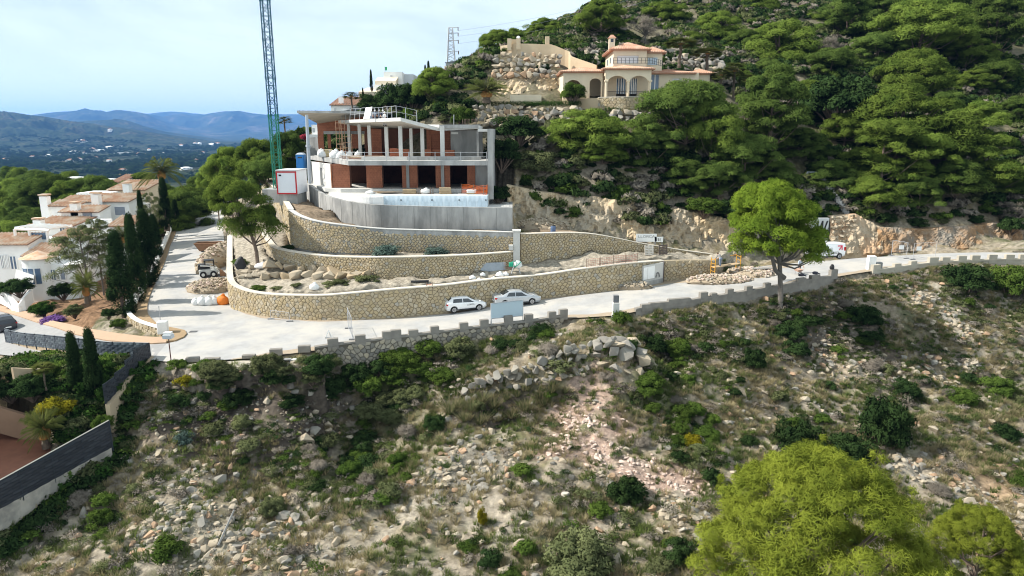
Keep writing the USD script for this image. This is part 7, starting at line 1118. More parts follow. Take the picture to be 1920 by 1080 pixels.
for i in big: part('/World', 'loose_rock', tm(RF[i % 14][0] * s[i] * 2.0 * rs.uniform(.8, 1.2, 3) @ np.array([[math.cos(i), math.sin(i), 0], [-math.sin(i), math.cos(i), 0], [0, 0, 1]]) + [x[i], y[i], z[i] + s[i] * .1], RF[i % 14][1]), rock_mats[wmat(x[i], y[i])], smooth=28); meta(stage.GetPrimAtPath(f'/World/loose_rock' + ('' if _names[('/World', 'loose_rock')] == 1 else f"_{_names[('/World', 'loose_rock')] - 1:03d}")), 'loose angular stone lying on the slope below the road', 'rock', 'loose stones on the slope')
pi_ = np.array([wmat(x[i], y[i]) for i in small]); idx = pi_ * 2 + rs.integers(0, 2, len(small))
scatter('rubble', 'loose pale rubble and broken stone spread over the slope', 'rubble', [(tm(RK[(k + j * 5) % 10][0], RK[(k + j * 5) % 10][1]), m, None) for k, m in enumerate(rock_mats) for j in (0, 1)], np.column_stack([x, y, z + s * .2])[small], (np.column_stack([s, s, s]) * 2)[small] * rs.uniform(.75, 1.25, (len(small), 3)), ang(len(small)), idx)
x, y, z = sample(9000, -60, -28, 36, 58, lambda x, y: .5 * shapely.contains_xy(GARDEN, x, y) * ~shapely.contains_xy(PG(np.array(_pp)).buffer(.6), x, y)); n = len(x); s = rs.uniform(.8, 2.2, n)
scatter('garden_planting', 'dense dark planting filling the lower garden behind the fences', 'plants', [(*clumpm(60 + i, 60, .16, .07)[:1], LEAF[k], clumpm(60 + i, 60, .16, .07)[1]) for i, k in enumerate(('dark', 'hedge', 'olive', 'dark', 'green'))], np.column_stack([x, y, z]), np.column_stack([s, s, s * rs.uniform(.5, 1.2, n)]), ang(n), rs.integers(0, 5, n))
# ------------------------------------------------------------- vehicles
def dirmat(a): c, s = math.cos(a), math.sin(a); return np.array([[c, s, 0], [-s, c, 0], [0, 0, 1]])
tyre_m, rim_m, dark_p = mat('tyre_rubber', (.025, .025, .026), (.02, .02, .02), 3, .9), mat('rim_silver', (.5, .5, .51), (.42, .42, .43), 3, .35, metal=.6), mat('plastic_black', (.03, .03, .032), (.025, .025, .026), 3, .6)
carglass = mat('car_glass', (.015, .02, .025), (.012, .016, .02), 2, .06, spec=.8, coat=.5); red_l, clear_l = mat('lamp_red', (.45, .01, .01), (.38, .01, .01), 3, .2), mat('lamp_clear', (.6, .62, .65), (.5, .52, .55), 3, .15)
def car(name, label, loc, rz, S, paint, wheels, win, wsh, rear, wr=.31, text=None, strip_=None, van=False):
    S = np.array(S, float); x = np.linspace(S[0, 0], S[-1, 0], 60) if False else np.unique(np.r_[S[:, 0], np.linspace(S[0, 0], S[-1, 0], 46)])
    I = lambda k, q: np.interp(q, S[:, 0], S[:, k])
    def sec(q):
        zb, be, to, wb, wt = [I(k, q) for k in range(1, 6)]
        y = np.stack([0 * wb, wt * .6, wt * .93, wt, wt + (wb - wt) * .12, wb, wb + .02, wb + .005, wb - .03, wb - .12, 0 * wb], -1); h = to - be
        z = np.stack([to + .02, to + .012, to - .02, to - .05 * np.minimum(1, h * 3), to - .14 * np.minimum(1, h * 2) * h / .5, be, be - .16, (be + zb) / 2 - .05, zb + .14, zb, zb], -1); return y, z
    y, z = sec(x); n, m = y.shape; L = np.concatenate([np.stack([np.repeat(x[:, None], m, 1), y, z], -1), np.stack([np.repeat(x[:, None], m - 2, 1), -y[:, -2:0:-1], z[:, -2:0:-1]], -1)], 1); M = L.shape[1]
    i, j = np.meshgrid(np.arange(n - 1), np.arange(M), indexing='ij'); j2 = (j + 1) % M; q = np.stack([i * M + j, i * M + j2, (i + 1) * M + j2, (i + 1) * M + j], -1).reshape(-1, 4)
    v = np.vstack([L.reshape(-1, 3), L[0].mean(0), L[-1].mean(0)]); k = np.arange(M); k2 = (k + 1) % M; o = (n - 1) * M
    f = np.vstack([q[:, [0, 1, 2]], q[:, [0, 2, 3]], np.stack([k2, k, np.full(M, n * M)], 1), np.stack([o + k, o + k2, np.full(M, n * M + 1)], 1)])
    b = trimesh.Trimesh(v, f, process=True); b.fix_normals(); mid = (S[0, 0] + S[-1, 0]) / 2
    mf = manifold3d.Manifold(manifold3d.Mesh(np.asarray(b.vertices, np.float32), np.asarray(b.faces, np.uint32)))
    for wx in wheels:
        for s in (-1, 1):
            c = manifold3d.Manifold.cylinder(.34, wr + .06, wr + .06, 28).rotate([90, 0, 0]).translate([wx, .17 + s * (I(4, wx) - .1), wr]); mf = mf - c
    g = mf.to_mesh(); bv, bf = np.array(g.vert_properties[:, :3]), np.array(g.tri_verts); cen = np.array([mid, 0, 0])
    t = thing(name, label, 'van' if van else 'car', loc, math.degrees(rz), sc=1.09, world=False); A = lambda v_: np.asarray(v_, float) - cen
    body = part(t, 'body', (A(bv), bf), paint, smooth=32)
    def surf(x0, x1, t0, t1, side, nx=8, xs0=None, xs1=None, off=.008):
        a = np.linspace(0, 1, nx); rows = []
        for tt in np.linspace(t0, t1, 4):
            u = (tt - t0) / (t1 - t0); q = (x0 + (x1 - x0) * a) * (1 - u) + ((xs0 if xs0 is not None else x0) + ((xs1 if xs1 is not None else x1) - (xs0 if xs0 is not None else x0)) * a) * u
            zb, be, to, wb, wt = [I(kk, q) for kk in range(1, 6)]; yb = wb; yt = wt + (wb - wt) * .12; zt = to - .14 * np.minimum(1, (to - be) * 2) * (to - be) / .5
            rows.append(np.stack([q, side * (yb + (yt - yb) * tt + off), be + (zt - be) * tt], -1))
        return strip(rows)
    for s in (-1, 1):
        for (x0, x1, a0, a1) in win: 
            w = part(t, 'window', tm(A(surf(x0, x1, .06, .97, s, xs0=a0, xs1=a1).vertices), surf(x0, x1, .06, .97, s, xs0=a0, xs1=a1).faces if s > 0 else surf(x0, x1, .06, .97, s, xs0=a0, xs1=a1).faces[:, ::-1]), carglass)
    for nm, (xa, xb) in (('windscreen', wsh), ('rear_window', rear)):
        if xa is None: continue
        rows = []
        for u in np.linspace(.08, .92, 4): q = xa + (xb - xa) * u; w = I(5, q) * .9; yy = np.linspace(-w, w, 7); rows.append(np.stack([np.full(7, q), yy, I(3, q) + .028 - .018 * (np.abs(yy) / w) ** 3], -1))
        m_ = strip(rows); part(t, nm, tm(A(m_.vertices), m_.faces), carglass, smooth=True)
    for wx in wheels:
        for s in (-1, 1):
            yw = s * (I(4, wx) - .09); ty = trimesh.creation.cylinder(wr, .2, sections=28); ty.apply_transform(trimesh.transformations.rotation_matrix(math.pi / 2, [1, 0, 0])); wl = part(t, 'wheel', tm(A(ty.vertices + [wx, yw, wr]), ty.faces), tyre_m, smooth=40)
            rm = trimesh.creation.cylinder(wr * .66, .03, sections=20); rm.apply_transform(trimesh.transformations.rotation_matrix(math.pi / 2, [1, 0, 0])); part(wl, 'rim', tm(A(rm.vertices + [wx, yw + s * .1, wr]), rm.faces), rim_m)
            part(wl, 'rim_spokes', tm(A(join([moved(bbox_(-.018, .018, -.02, .02, .04, wr * .62), (0, 0, 0)).apply_transform(trimesh.transformations.rotation_matrix(k_ * 2 * math.pi / 6 + .2, [0, 1, 0])) for k_ in range(6)]).vertices + [wx, yw + s * .112, wr]), join([bbox_(-.018, .018, -.02, .02, .04, wr * .62)] * 6).faces), dark_p)
    x0, x1 = S[0, 0], S[-1, 0]
    for s in (-1, 1):
        part(t, 'tail_lamp', box(*A([x0 + .12, s * (I(4, x0 + .14) - .055), I(2, x0 + .1) - .14 if not van else 1.15]), .24, .15, .15 if not van else .4), red_l); part(t, 'headlamp', moved(bevbox(.4, .2, .13, .05), A([x1 - .24, s * (I(4, x1 - .22) - .1), I(2, x1 - .2) - .03])), clear_l)
        part(t, 'mirror', moved(bevbox(.16, .2, .13, .04), A([wsh[0] + .25 if wsh[0] > wsh[1] else wsh[1] - .12, s * (I(4, wsh[1]) + .1), I(2, wsh[1]) + .07])), paint if not van else dark_p)
        part(t, 'sill', box(*A([(wheels[0] + wheels[1]) / 2, s * (I(4, mid) - .0), I(1, mid) + .1]), wheels[1] - wheels[0] - .8, .06, .12), dark_p)
        for dx in win[:2]: part(t, 'door_handle', box(*A([dx[0] + .12, s * (I(4, dx[0]) + .022), I(2, dx[0]) - .1]), .18, .02, .03), paint)
    part(t, 'number_plate', box(*A([x0 - .012, 0, .55 if not van else .8]), .02, .5, .11), white_m); part(t, 'underbody', bbox_(x0 + .4 - mid, x1 - .4 - mid, -.6, .6, .18, .3), dark_p)
    if text:
        for (tx, hgt, xx, zz, s, mm) in text:
            g = meshkit.text_mesh(tx, hgt, .008); w_ = g.bounds[1, 0]; gv = g.vertices.copy(); yb = I(4, xx + mid) + .024
            v2 = np.column_stack([xx - s * 0 + (gv[:, 0] - w_ / 2) * (-s), np.full(len(gv), s * yb) + s * gv[:, 2], zz + gv[:, 1]]); part(t, 'lettering', (v2, g.faces), mm)
    return t
paint_w, paint_s, paint_d = mat('paint_white', (.80, .80, .80), (.77, .77, .77), .5, .25, coat=.6), mat('paint_silver', (.47, .49, .51), (.44, .46, .48), .5, .3, metal=.35, coat=.6), mat('paint_dark', (.02, .022, .028), (.018, .02, .025), .5, .2, coat=.7)
HATCH = [(0, .36, .78, .8, .70, .58), (.06, .25, .96, .99, .79, .62), (.22, .22, .98, 1.14, .83, .62), (.58, .2, .98, 1.4, .85, .60), (1.0, .19, .97, 1.45, .865, .61), (1.6, .19, .95, 1.46, .87, .62), (2.2, .19, .93, 1.41, .87, .61), (3.02, .19, .91, .98, .86, .70), (3.5, .19, .83, .89, .84, .68), (3.85, .22, .7, .77, .77, .6), (4.02, .28, .55, .62, .64, .5), (4.06, .34, .48, .52, .55, .42)]
SEDAN = [(0, .36, .86, .88, .72, .6), (.07, .25, .98, 1.0, .82, .66), (.7, .21, .99, 1.05, .875, .68), (1.0, .2, .98, 1.2, .885, .64), (1.5, .19, .96, 1.41, .89, .61), (2.1, .19, .945, 1.45, .895, .62), (2.75, .19, .93, 1.38, .89, .61), (3.55, .19, .91, .98, .88, .72), (4.1, .2, .83, .89, .86, .7), (4.5, .22, .71, .77, .79, .62), (4.68, .3, .56, .62, .66, .5), (4.73, .36, .48, .52, .56, .42)]
VAN = [(0, .36, 1.02, 1.66, .80, .70), (.05, .28, 1.06, 1.78, .86, .74), (.5, .25, 1.07, 1.82, .885, .755), (2.4, .24, 1.06, 1.83, .89, .76), (2.75, .24, 1.05, 1.74, .89, .74), (3.35, .24, 1.02, 1.12, .88, .74), (3.85, .26, .92, 1.0, .84, .7), (4.12, .32, .66, .74, .74, .58), (4.2, .38, .5, .55, .6, .45)]
def cardir(p, q): a, b = R(*p), R(*q); return math.atan2(b[1] - a[1], b[0] - a[0])
ink = mat('ink_black', (.02, .02, .02), (.018, .018, .018), 2, .6); ink_r = mat('ink_red', (.62, .02, .06), (.55, .02, .05), 2, .6)
d = cardir((852, 588), (901, 581)); c = R(876, 584.5); c = c + np.array([-math.sin(d), math.cos(d), 0]) * .84
car('parked_car', 'white hatchback with black lettering on its door parked by the stone wall', c, d, HATCH, paint_w, (.72, 3.22), [(1.62, 2.75, 1.66, 2.2), (.62, 1.55, .72, 1.58)], (3.02, 2.2), (.2, .6), text=[('LLORCA', .14, .32, .66, -1, ink)])
d = cardir((940, 577), (996, 570)); c = R(996, 571) + np.array([-math.cos(d) * 1.4 - math.sin(d) * .86, -math.sin(d) * 1.4 + math.cos(d) * .86, 0])
car('parked_car', 'silver saloon car parked behind the blank board, right of the white hatchback', c, d, SEDAN, paint_s, (.95, 3.72), [(2.05, 3.25, 2.1, 2.72), (1.12, 1.98, 1.4, 2.02)], (3.55, 2.75), (.75, 1.5))
d = cardir((1600, 483), (1540, 489)); c = R(1571, 485.5); c = c + np.array([math.cos(d) * 1.3, math.sin(d) * 1.3, 0]) + np.array([math.sin(d), -math.cos(d), 0]) * .88
vt = car('parked_van', 'white panel van with red arrow mark and black lettering behind the lone pine', c, d, VAN, paint_w, (.8, 3.5), [(2.35, 3.2, 2.4, 2.72)], (3.35, 2.75), (None, None), wr=.32, van=True, text=[('LLORCA', .26, -.55, .62, 1, ink)])
ar = join([tm([(0, .5, 0), (.1, .5, 0), (.3, -.1, 0), (.2, -.1, 0)], [(0, 1, 2), (0, 2, 3)])]); 
for nm, pl_ in (('arrow_bar', [(0, .42), (0, .54), (.62, .54), (.62, .42)]), ('arrow_stem', [(.1, .0), (.22, .0), (.56, .42), (.42, .42)]), ('arrow_post', [(.5, .0), (.62, .0), (.62, .42), (.5, .42)])):
    g = trimesh.creation.extrude_polygon(Polygon(pl_), .012, engine='earcut'); v_ = np.column_stack([-1.3 - (g.vertices[:, 0] - .3), .892 + .02 - (g.vertices[:, 1] + .0) * .12 + g.vertices[:, 2] - .0, 1.04 + g.vertices[:, 1]]); part(vt, nm, (v_, g.faces), ink_r)
c = R(2, 622); car('parked_car', 'dark car with red tail lamp on the lower lane at the left edge', (c[0] - .6, c[1] + 1.2, c[2]), math.radians(140), [(a, b, e * 1.06, f_ * 1.12, g, h) for a, b, e, f_, g, h in HATCH], paint_d, (.72, 3.22), [(1.62, 2.75, 1.66, 2.2), (.62, 1.55, .72, 1.58)], (3.02, 2.2), (.2, .6))
# ------------------------------------------------------------- people
def limb(pts, rad):
    M = manifold3d.Manifold; out = None
    for a, b, ra, rb in zip(pts[:-1], pts[1:], rad[:-1], rad[1:]):
        s1, s2 = M.sphere(ra, 12).translate([float(x) for x in a]), M.sphere(rb, 12).translate([float(x) for x in b]); h = M.batch_hull([s1, s2]); out = h if out is None else out + h
    return out
skin, hi_b, jean, hat_m, grey_c = mat('skin', (.42, .24, .16), (.38, .21, .14), 4, .6), mat('cloth_navy', (.03, .035, .07), (.025, .03, .06), 5), mat('cloth_grey_blue', (.22, .27, .36), (.18, .22, .3), 5), mat('helmet_white', (.8, .8, .78), (.76, .76, .74), 2, .3), mat('cloth_white', (.6, .6, .6), (.5, .5, .5), 5)
def person(label, loc, rz, shirt, trousers, hat=True, lean=0.0, arms=((.3, .25, 1.0), (-.3, .25, 1.0)), step=.08, group=None):
    t = thing('person', label, 'person', loc, rz, group=group, world=False); l = lean; hip = np.array([0, 0, .93 - .06 * l]); ch = hip + [0, .46 * math.sin(l), .46 * math.cos(l)]; hd = ch + [0, .27 * math.sin(l * 1.1), .27 * math.cos(l * 1.1)]
    sh = [ch + [s * .19, 0, .02] for s in (1, -1)]; hand = [np.array([a[0], a[1], a[2]]) for a in arms]; el = [(sh[i] + hand[i]) / 2 + [.05 * (1 - 2 * i), -.06, -.05] for i in (0, 1)]
    M = manifold3d.Manifold; body = M.sphere(.1, 16).scale([.9, 1.05, 1.2]).translate([*map(float, hd)]) + limb([hd, ch], [.06, .065]) + M.sphere(.022, 8).translate([float(hd[0]), float(hd[1] + .11), float(hd[2] - .01)])
    for i in (0, 1):
        s = 1 - 2 * i; body += limb([el[i], hand[i]], [.045, .035]); hv = hand[i] - el[i]; hv /= np.linalg.norm(hv); pal = hand[i] + hv * .07; body += limb([hand[i], pal], [.036, .038])
        for k in range(4): fb = pal + np.array([(k - 1.5) * .019, 0, 0]); body += limb([fb, fb + hv * (.045 + .008 * (k in (1, 2))) + [0, .005, -.01], fb + hv * .07 + [0, .02, -.03]], [.010, .009, .008])
        body += limb([hand[i] + hv * .03, hand[i] + hv * .06 + [-s * .05, .01, 0]], [.013, .009])
    g = body.to_mesh(); part(t, 'body', (np.array(g.vert_properties[:, :3]), np.array(g.tri_verts)), skin, smooth=60)
    sm_ = limb([hip + [0, 0, .02], (hip + ch) / 2, ch], [.155, .15, .165]).scale([1.12, .8, 1])
    for i in (0, 1): sm_ += limb([ch + [0, 0, .03], sh[i], el[i]], [.09, .075, .055])
    g = sm_.to_mesh(); part(t, 'shirt', (np.array(g.vert_properties[:, :3]), np.array(g.tri_verts)), shirt, smooth=60)
    tr_ = limb([hip + [-.07, 0, 0], hip + [.07, 0, 0]], [.15, .15])
    for s in (1, -1): tr_ += limb([hip + [s * .09, 0, -.03], [s * .1, s * step * .5 + .03, .5], [s * .11, s * step - .02, .1]], [.105, .075, .055])
    g = tr_.to_mesh(); part(t, 'trousers', (np.array(g.vert_properties[:, :3]), np.array(g.tri_verts)), trousers, smooth=60)
    for s in (1, -1): part(t, 'shoe', moved(bevbox(.1, .27, .1, .03), (s * .11, s * step + .04, .05)), dark_p)
    if hat: g = (M.sphere(.125, 16).scale([.95, 1.1, .95]).translate([float(hd[0]), float(hd[1]), float(hd[2] + .05)]) - M.cube([1, 1, 1], True).translate([float(hd[0]), float(hd[1]), float(hd[2] - .47)])).to_mesh(); part(t, 'helmet', (np.array(g.vert_properties[:, :3]), np.array(g.tri_verts)), hat_m, smooth=50); part(t, 'helmet_brim', moved(trimesh.creation.cylinder(.15, .015, sections=16), hd + [0, .03, .035]), hat_m)
    else: part(t, 'hair', moved(lump(0, .105, .115, .1, sub=2, amp=.05), hd + [0, -.015, .045]), mat('hair_dark', (.03, .022, .018), (.02, .016, .013), 6))
    for s in (1, -1): part(t, 'eye', moved(trimesh.creation.icosphere(1, .014), hd + [s * .035, .095, .02]), ink)
    part(t, 'mouth', moved(bbox_(-.025, .025, -.005, .005, -.004, .004), hd + [0, .1, -.055]), mat('lips', (.3, .12, .1), (.26, .1, .09), 3))
    return t
def roofz(x, y): c = RB.mean(0); A_ = np.c_[RB[[0, 1, 2], :2], np.ones(3)]; k = np.linalg.solve(A_, RB[[0, 1, 2], 2]); return float(k @ [x, y, 1]) + .42
for px, Y, rz, sh_, tr_, l in [(696, 96.8, 170, grey_c, jean, 'worker in white helmet mostly hidden behind the white board'), (703, 96.4, 200, jean, hi_b, 'worker in grey blue shirt and white helmet right of the white board'), (711, 95.8, 160, hi_b, hi_b, 'worker all in navy with white helmet in the middle of the roof group'), (718, 95.2, 190, hi_b, grey_c, 'worker in navy top and white helmet, second from the right on the roof'), (721, 93.6, 150, grey_c, jean, 'worker in white shirt and helmet at the right end of the roof group')]:
    x = XP(px, 213, Y); zz = roofz(x, Y); person(l, (x, Y, float(P(px, 206 if px < 720 else 209.5, Y)[2]) - 1.79), rz, sh_, tr_)
# scaffold with mason, labourer with barrow
ym = mat('scaffold_yellow', (.55, .28, .03), (.45, .22, .025), 3, .55); a, b = R(1331, 519), R(1378, 512); dv = (b - a) / np.linalg.norm((b - a)[:2]); nv = np.array([dv[1], -dv[0], 0]); z0 = a[2]; t = thing('scaffold', 'yellow frame scaffold with plank deck at the end of the stone wall', 'scaffold', tuple(a)); Lw = np.linalg.norm((b - a)[:2])
for f_ in (0, 1.0):
    p = a + dv * Lw * f_; 
    for o in (-.1, -1.0): part(t, 'upright', bar(p - nv * o * .9, p - nv * o * .9 + [0, 0, 2.3], .07), ym)
    for h in (.3, .75, 1.2, 1.65, 2.1): part(t, 'rung', bar(p + nv * .09 + [0, 0, h], p + nv * .9 + [0, 0, h], .05), ym)
part(t, 'deck', hexa([a + nv * .1 + [0, 0, 1.22], b + nv * .1 + [0, 0, 1.22], b + nv * .9 + [0, 0, 1.22], a + nv * .9 + [0, 0, 1.22]][::-1], [a + nv * .1 + [0, 0, 1.28], b + nv * .1 + [0, 0, 1.28], b + nv * .9 + [0, 0, 1.28], a + nv * .9 + [0, 0, 1.28]][::-1]), pal_m); part(t, 'guard_tube', bar(b + nv * .1 + [0, 0, 2.2], b + nv * .1 - dv * .9 + [0, 0, 2.2], .06), ym)
pm = a + dv * Lw * .28 + nv * .5; person('mason in grey clothes bending over the wall on the yellow scaffold', (pm[0], pm[1], z0 + 1.28), math.degrees(math.atan2(dv[1], dv[0])) + 10, mat('cloth_grey', (.3, .29, .28), (.25, .24, .23), 5), MATS['cloth_grey_blue'], hat=False, lean=.75, arms=((.25, .75, .75), (-.2, .8, .7)))
p = R(1500, 513); person('labourer in light shirt standing on the road behind a wheelbarrow', (p[0], p[1] + .3, p[2]), 190, mat('cloth_pale_blue', (.45, .5, .58), (.38, .43, .5), 5), hi_b, hat=False, lean=.12, arms=((.26, .42, .78), (-.26, .42, .78)), step=.16)
q = R(1496, 514.5); t = thing('wheelbarrow', 'pinkish wheelbarrow in front of the labourer on the road', 'wheelbarrow', (q[0], q[1], q[2]), 190, world=False); bm_ = mat('barrow_tray', (.5, .33, .25), (.4, .26, .2), 3, .7)
part(t, 'tray', hexa([(-.2, -.3, .34), (.2, -.3, .34), (.2, .3, .34), (-.2, .3, .34)], [(-.34, -.5, .64), (.34, -.5, .64), (.34, .55, .64), (-.34, .55, .64)]), bm_); wl = trimesh.creation.cylinder(.19, .09, sections=18); wl.apply_transform(trimesh.transformations.rotation_matrix(math.pi / 2, [0, 1, 0])); part(t, 'wheel', moved(wl, (0, .62, .19)), tyre_m)
for s in (-1, 1): part(t, 'handle', tube([(s * .08, .62, .2), (s * .2, 0, .36), (s * .27, -.75, .62)], .022, 6), steel_m); part(t, 'leg', tube([(s * .2, -.15, .36), (s * .22, -.25, 0)], .02, 5), steel_m)
# ------------------------------------------------------------- street furniture and signs
a, b = P(921, 612, 63.6), P(980, 606, 65.4); zt0, zt1 = float(P(920, 569, a[1])[2]), float(P(981, 562, b[1])[2]); zb0, zb1 = float(P(920, 597.5, a[1])[2]), float(P(981, 592, b[1])[2]); t = thing('notice_board', 'large blank pale blue board on two posts above the parapet', 'board', tuple(a)); alu = mat('aluminium', (.45, .46, .47), (.38, .39, .4), 2, .45, metal=.4)
part(t, 'panel', hexa([(a[0], a[1], zb0), (b[0], b[1], zb1), (b[0], b[1] + .05, zb1), (a[0], a[1] + .05, zb0)], [(a[0], a[1], zt0), (b[0], b[1], zt1), (b[0], b[1] + .05, zt1), (a[0], a[1] + .05, zt0)]), mat('board_blue', (.44, .53, .58), (.41, .5, .55), .6, .5))
for p, z1 in ((a, zt0), (b, zt1)): part(t, 'post', bar(p + [0, .08, -1.8], (p[0], p[1] + .08, z1 + .02), .08), alu)
for z1, z2 in ((zb0, zb1), (zt0, zt1)): part(t, 'frame_rail', bar((a[0], a[1] - .01, z1), (b[0], b[1] - .01, z2), .06), alu)
p = R(1154, 592); t = thing('utility_pillar', 'pale concrete pillar with a dark meter box on top beside the road', 'pillar', tuple(p), world=False); part(t, 'shaft', moved(bevbox(.62, .6, 1.5, .03), (0, 0, .6)), conc_l); part(t, 'meter_box', moved(bevbox(.52, .42, .72, .03), (.0, 0, 1.71)), mat('box_grey', (.16, .16, .165), (.13, .13, .135), 2, .6)); part(t, 'shoulder', moved(bevbox(.75, .7, .5, .04), (0, 0, -.1)), conc_m)
p = R(1632, 505); t = thing('utility_pillar', 'white pillar with a grey block beside it on the right parapet', 'pillar', tuple(p), world=False); part(t, 'shaft', moved(bevbox(.85, .6, 1.7, .03), (0, 0, .75)), white_m); part(t, 'side_block', moved(bevbox(.75, .6, 1.0, .03), (.85, 0, .35)), conc_m)
p = R(321, 679); zt = float(P(321, 634, p[1])[2]); t = thing('post_lamp', 'square white lamp head on a brown post at the junction', 'lamp', tuple(p)); part(t, 'post', bar(p, (p[0], p[1], zt), .09, 8), mat('post_brown', (.12, .055, .045), (.1, .045, .04), 3, .6)); part(t, 'head', bbox_(p[0] - .37, p[0] + .37, p[1] - .3, p[1] + .3, zt, zt + .32), mat('lamp_grey', (.5, .52, .54), (.44, .46, .48), 2, .4)); part(t, 'cap', bbox_(p[0] - .28, p[0] + .28, p[1] - .24, p[1] + .24, zt + .322, zt + .55), white_m)
p = R(302, 613); zt = float(P(301, 576, p[1])[2]); t = thing('sign_post', 'thin grey pole standing on the pavement at the bend', 'pole', tuple(p)); part(t, 'pole', bar(p, (p[0], p[1], zt), .07, 8), steel_m); part(t, 'cap', bar((p[0], p[1], zt), (p[0], p[1], zt + .1), .1, 8), steel_m)
p = R(363, 622); single('drain_cover', moved(bevbox(.75, .5, .06, .01), (p[0], p[1], p[2] + .012)), mat('iron_drain', (.1, .1, .1), (.07, .07, .07), 5, .6), 'dark drain grate in the road at the junction', 'drain')
p = R(617, 634); zt = float(P(617, 618, p[1])[2]); t = thing('warning_sign', 'small white triangular warning sign standing on the road', 'sign', tuple(p)); h = zt - p[2]; tri_ = Polygon([(-.36, 0), (.36, 0), (0, h)]); 
fr = trimesh.creation.extrude_polygon(tri_.difference(tri_.buffer(-.075)), .03, engine='earcut'); part(t, 'frame', moved(tm(np.column_stack([fr.vertices[:, 0], fr.vertices[:, 2], fr.vertices[:, 1]]), fr.faces[:, ::-1]), p), white_m); part(t, 'stay', bar(p + [0, .5, 0], (p[0], p[1] + .03, zt - .1), .04), steel_m); part(t, 'base_bar', bar(p + [-.36, 0, .02], p + [.36, 0, .02], .05), dark_p)
def meshpanel(name, label, a, b, h, sign=None):
    t = thing(name, label, 'fence panel', tuple(a)); a, b = np.asarray(a), np.asarray(b); Z = np.array([0, 0, h])
    for p in (a, b): part(t, 'post', bar(p, p + Z, .045, 6), galv); part(t, 'foot', moved(bevbox(.65, .22, .12, .03), p + [0, 0, .06]), mat('foot_concrete', (.25, .25, .25), (.2, .2, .2), 3))
    part(t, 'rail', bar(a + Z, b + Z, .035, 6), galv); part(t, 'rail', bar(a + [0, 0, .15], b + [0, 0, .15], .035, 6), galv); n = int(np.linalg.norm(b - a) / .22)
    part(t, 'wire_mesh', join([bar(a + (b - a) * i / n + [0, 0, .15], a + (b - a) * i / n + Z, .008, 3) for i in range(1, n)] + [bar(a + [0, 0, k], b + [0, 0, k], .008, 3) for k in np.arange(.35, h, .22)]), galv)
    if sign: c_ = a + (b - a) * sign[0] + [0, -.04, sign[1]]; part(t, 'sign_plate', bbox_(c_[0] - .3, c_[0] + .3, c_[1] - .02, c_[1], c_[2] - .25, c_[2] + .25), white_m)
zz = lambda p, h=0: np.array([p[0], p[1], p[2] + h])
meshpanel('mesh_panel', 'wire mesh fence panel with white plate, left one across the road end', R(1671, 480), R(1699, 485), 2.0, (.6, 1.3)); meshpanel('mesh_panel', 'wire mesh fence panel with white plate, right one along the road end', R(1711, 487), R(1753, 484), 2.0, (.22, 1.35)); meshpanel('mesh_panel', 'wire mesh fence panel seen nearly edge on in the middle of the road', R(653, 616), R(661, 637), 2.1)
meshpanel('road_barrier', 'low orange barrier panel against the lowest stone wall', R(508, 598.5), R(543, 603), .95)
def xy_on(px, py): return R(px, py)
for k, (px, py, l) in enumerate([(1213, 446, 'white site board lettered in grey behind the upper stone wall'), (1236, 449, 'small white notice with grey bars beside the lettered site board')]):
    q = P(px, py, 82.2); w, h = (1.3, .95) if k == 0 else (.52, .62); t = thing('site_board', l, 'sign', tuple(q)); part(t, 'panel', bbox_(q[0] - w, q[0] + w * .9, 82.2, 82.24, q[2] - h * .5, q[2] + h * .5), mat('board_white', (.8, .8, .78)))
    for s in (-.8, .7): part(t, 'post', bar((q[0] + s * w, 82.28, q[2] - h - .6), (q[0] + s * w, 82.28, q[2] + h * .5), .06), steel_m)
    if k == 0: g = meshkit.text_mesh('LLORCA', .3, .01); g = tm(np.column_stack([q[0] - w + .22 + g.vertices[:, 0] * 1.25, 82.195 - g.vertices[:, 2], q[2] + .02 + g.vertices[:, 1]]), g.faces); part(t, 'lettering', g, mat('ink_grey', (.2, .2, .2), (.18, .18, .18), 2))
    else:
        for s in (-.3, -.1, .1): part(t, 'bar_mark', bbox_(q[0] + s - .04, q[0] + s + .05, 82.18, 82.199, q[2] - .18, q[2] + .16), MATS['ink_grey'])
# meter cabinet in the wall
a, b = P(1202, 537, 77.05), P(1241, 528, 78.1); a, b = R(1203, 537), R(1241, 529); dv = (b - a) / np.linalg.norm(b - a); nv = np.array([dv[1], -dv[0], 0]); nv /= np.linalg.norm(nv); o = nv * .16; t = thing('meter_cabinet', 'white meter cabinet with two doors set in the stone wall', 'cabinet', tuple(a)); H_ = 2.35; L_ = np.linalg.norm(b - a)
def face_(x0, x1, z0, z1, d0, d1): return hexa([a + dv * x0 + nv * d1 + [0, 0, z0], a + dv * x1 + nv * d1 + [0, 0, z0], a + dv * x1 + nv * d0 + [0, 0, z0], a + dv * x0 + nv * d0 + [0, 0, z0]], [a + dv * x0 + nv * d1 + [0, 0, z1], a + dv * x1 + nv * d1 + [0, 0, z1], a + dv * x1 + nv * d0 + [0, 0, z1], a + dv * x0 + nv * d0 + [0, 0, z1]])
part(t, 'surround', face_(0, L_, 0, H_, -.3, .17), conc_l); part(t, 'plinth', face_(.3, L_ - .05, 0, .5, .175, .22), conc_m); part(t, 'door', face_(.06, .62, .75, H_ - .18, .175, .21), white_m); part(t, 'door', face_(.66, L_ * .55, .75, H_ - .18, .175, .21), white_m); hs = np.linspace(0, math.pi, 12); part(t, 'hose', tube([a + dv * (L_ * .62 + .5 * (1 - math.cos(u)) * .5) + nv * .24 + [0, 0, .75 + .55 * math.sin(u)] for u in hs], .04, 6), dark_p); part(t, 'edge_strip', face_(L_ - .04, L_ + .03, 0, H_ + .1, .0, .2), mat('pillar_dark', (.1, .08, .09)))
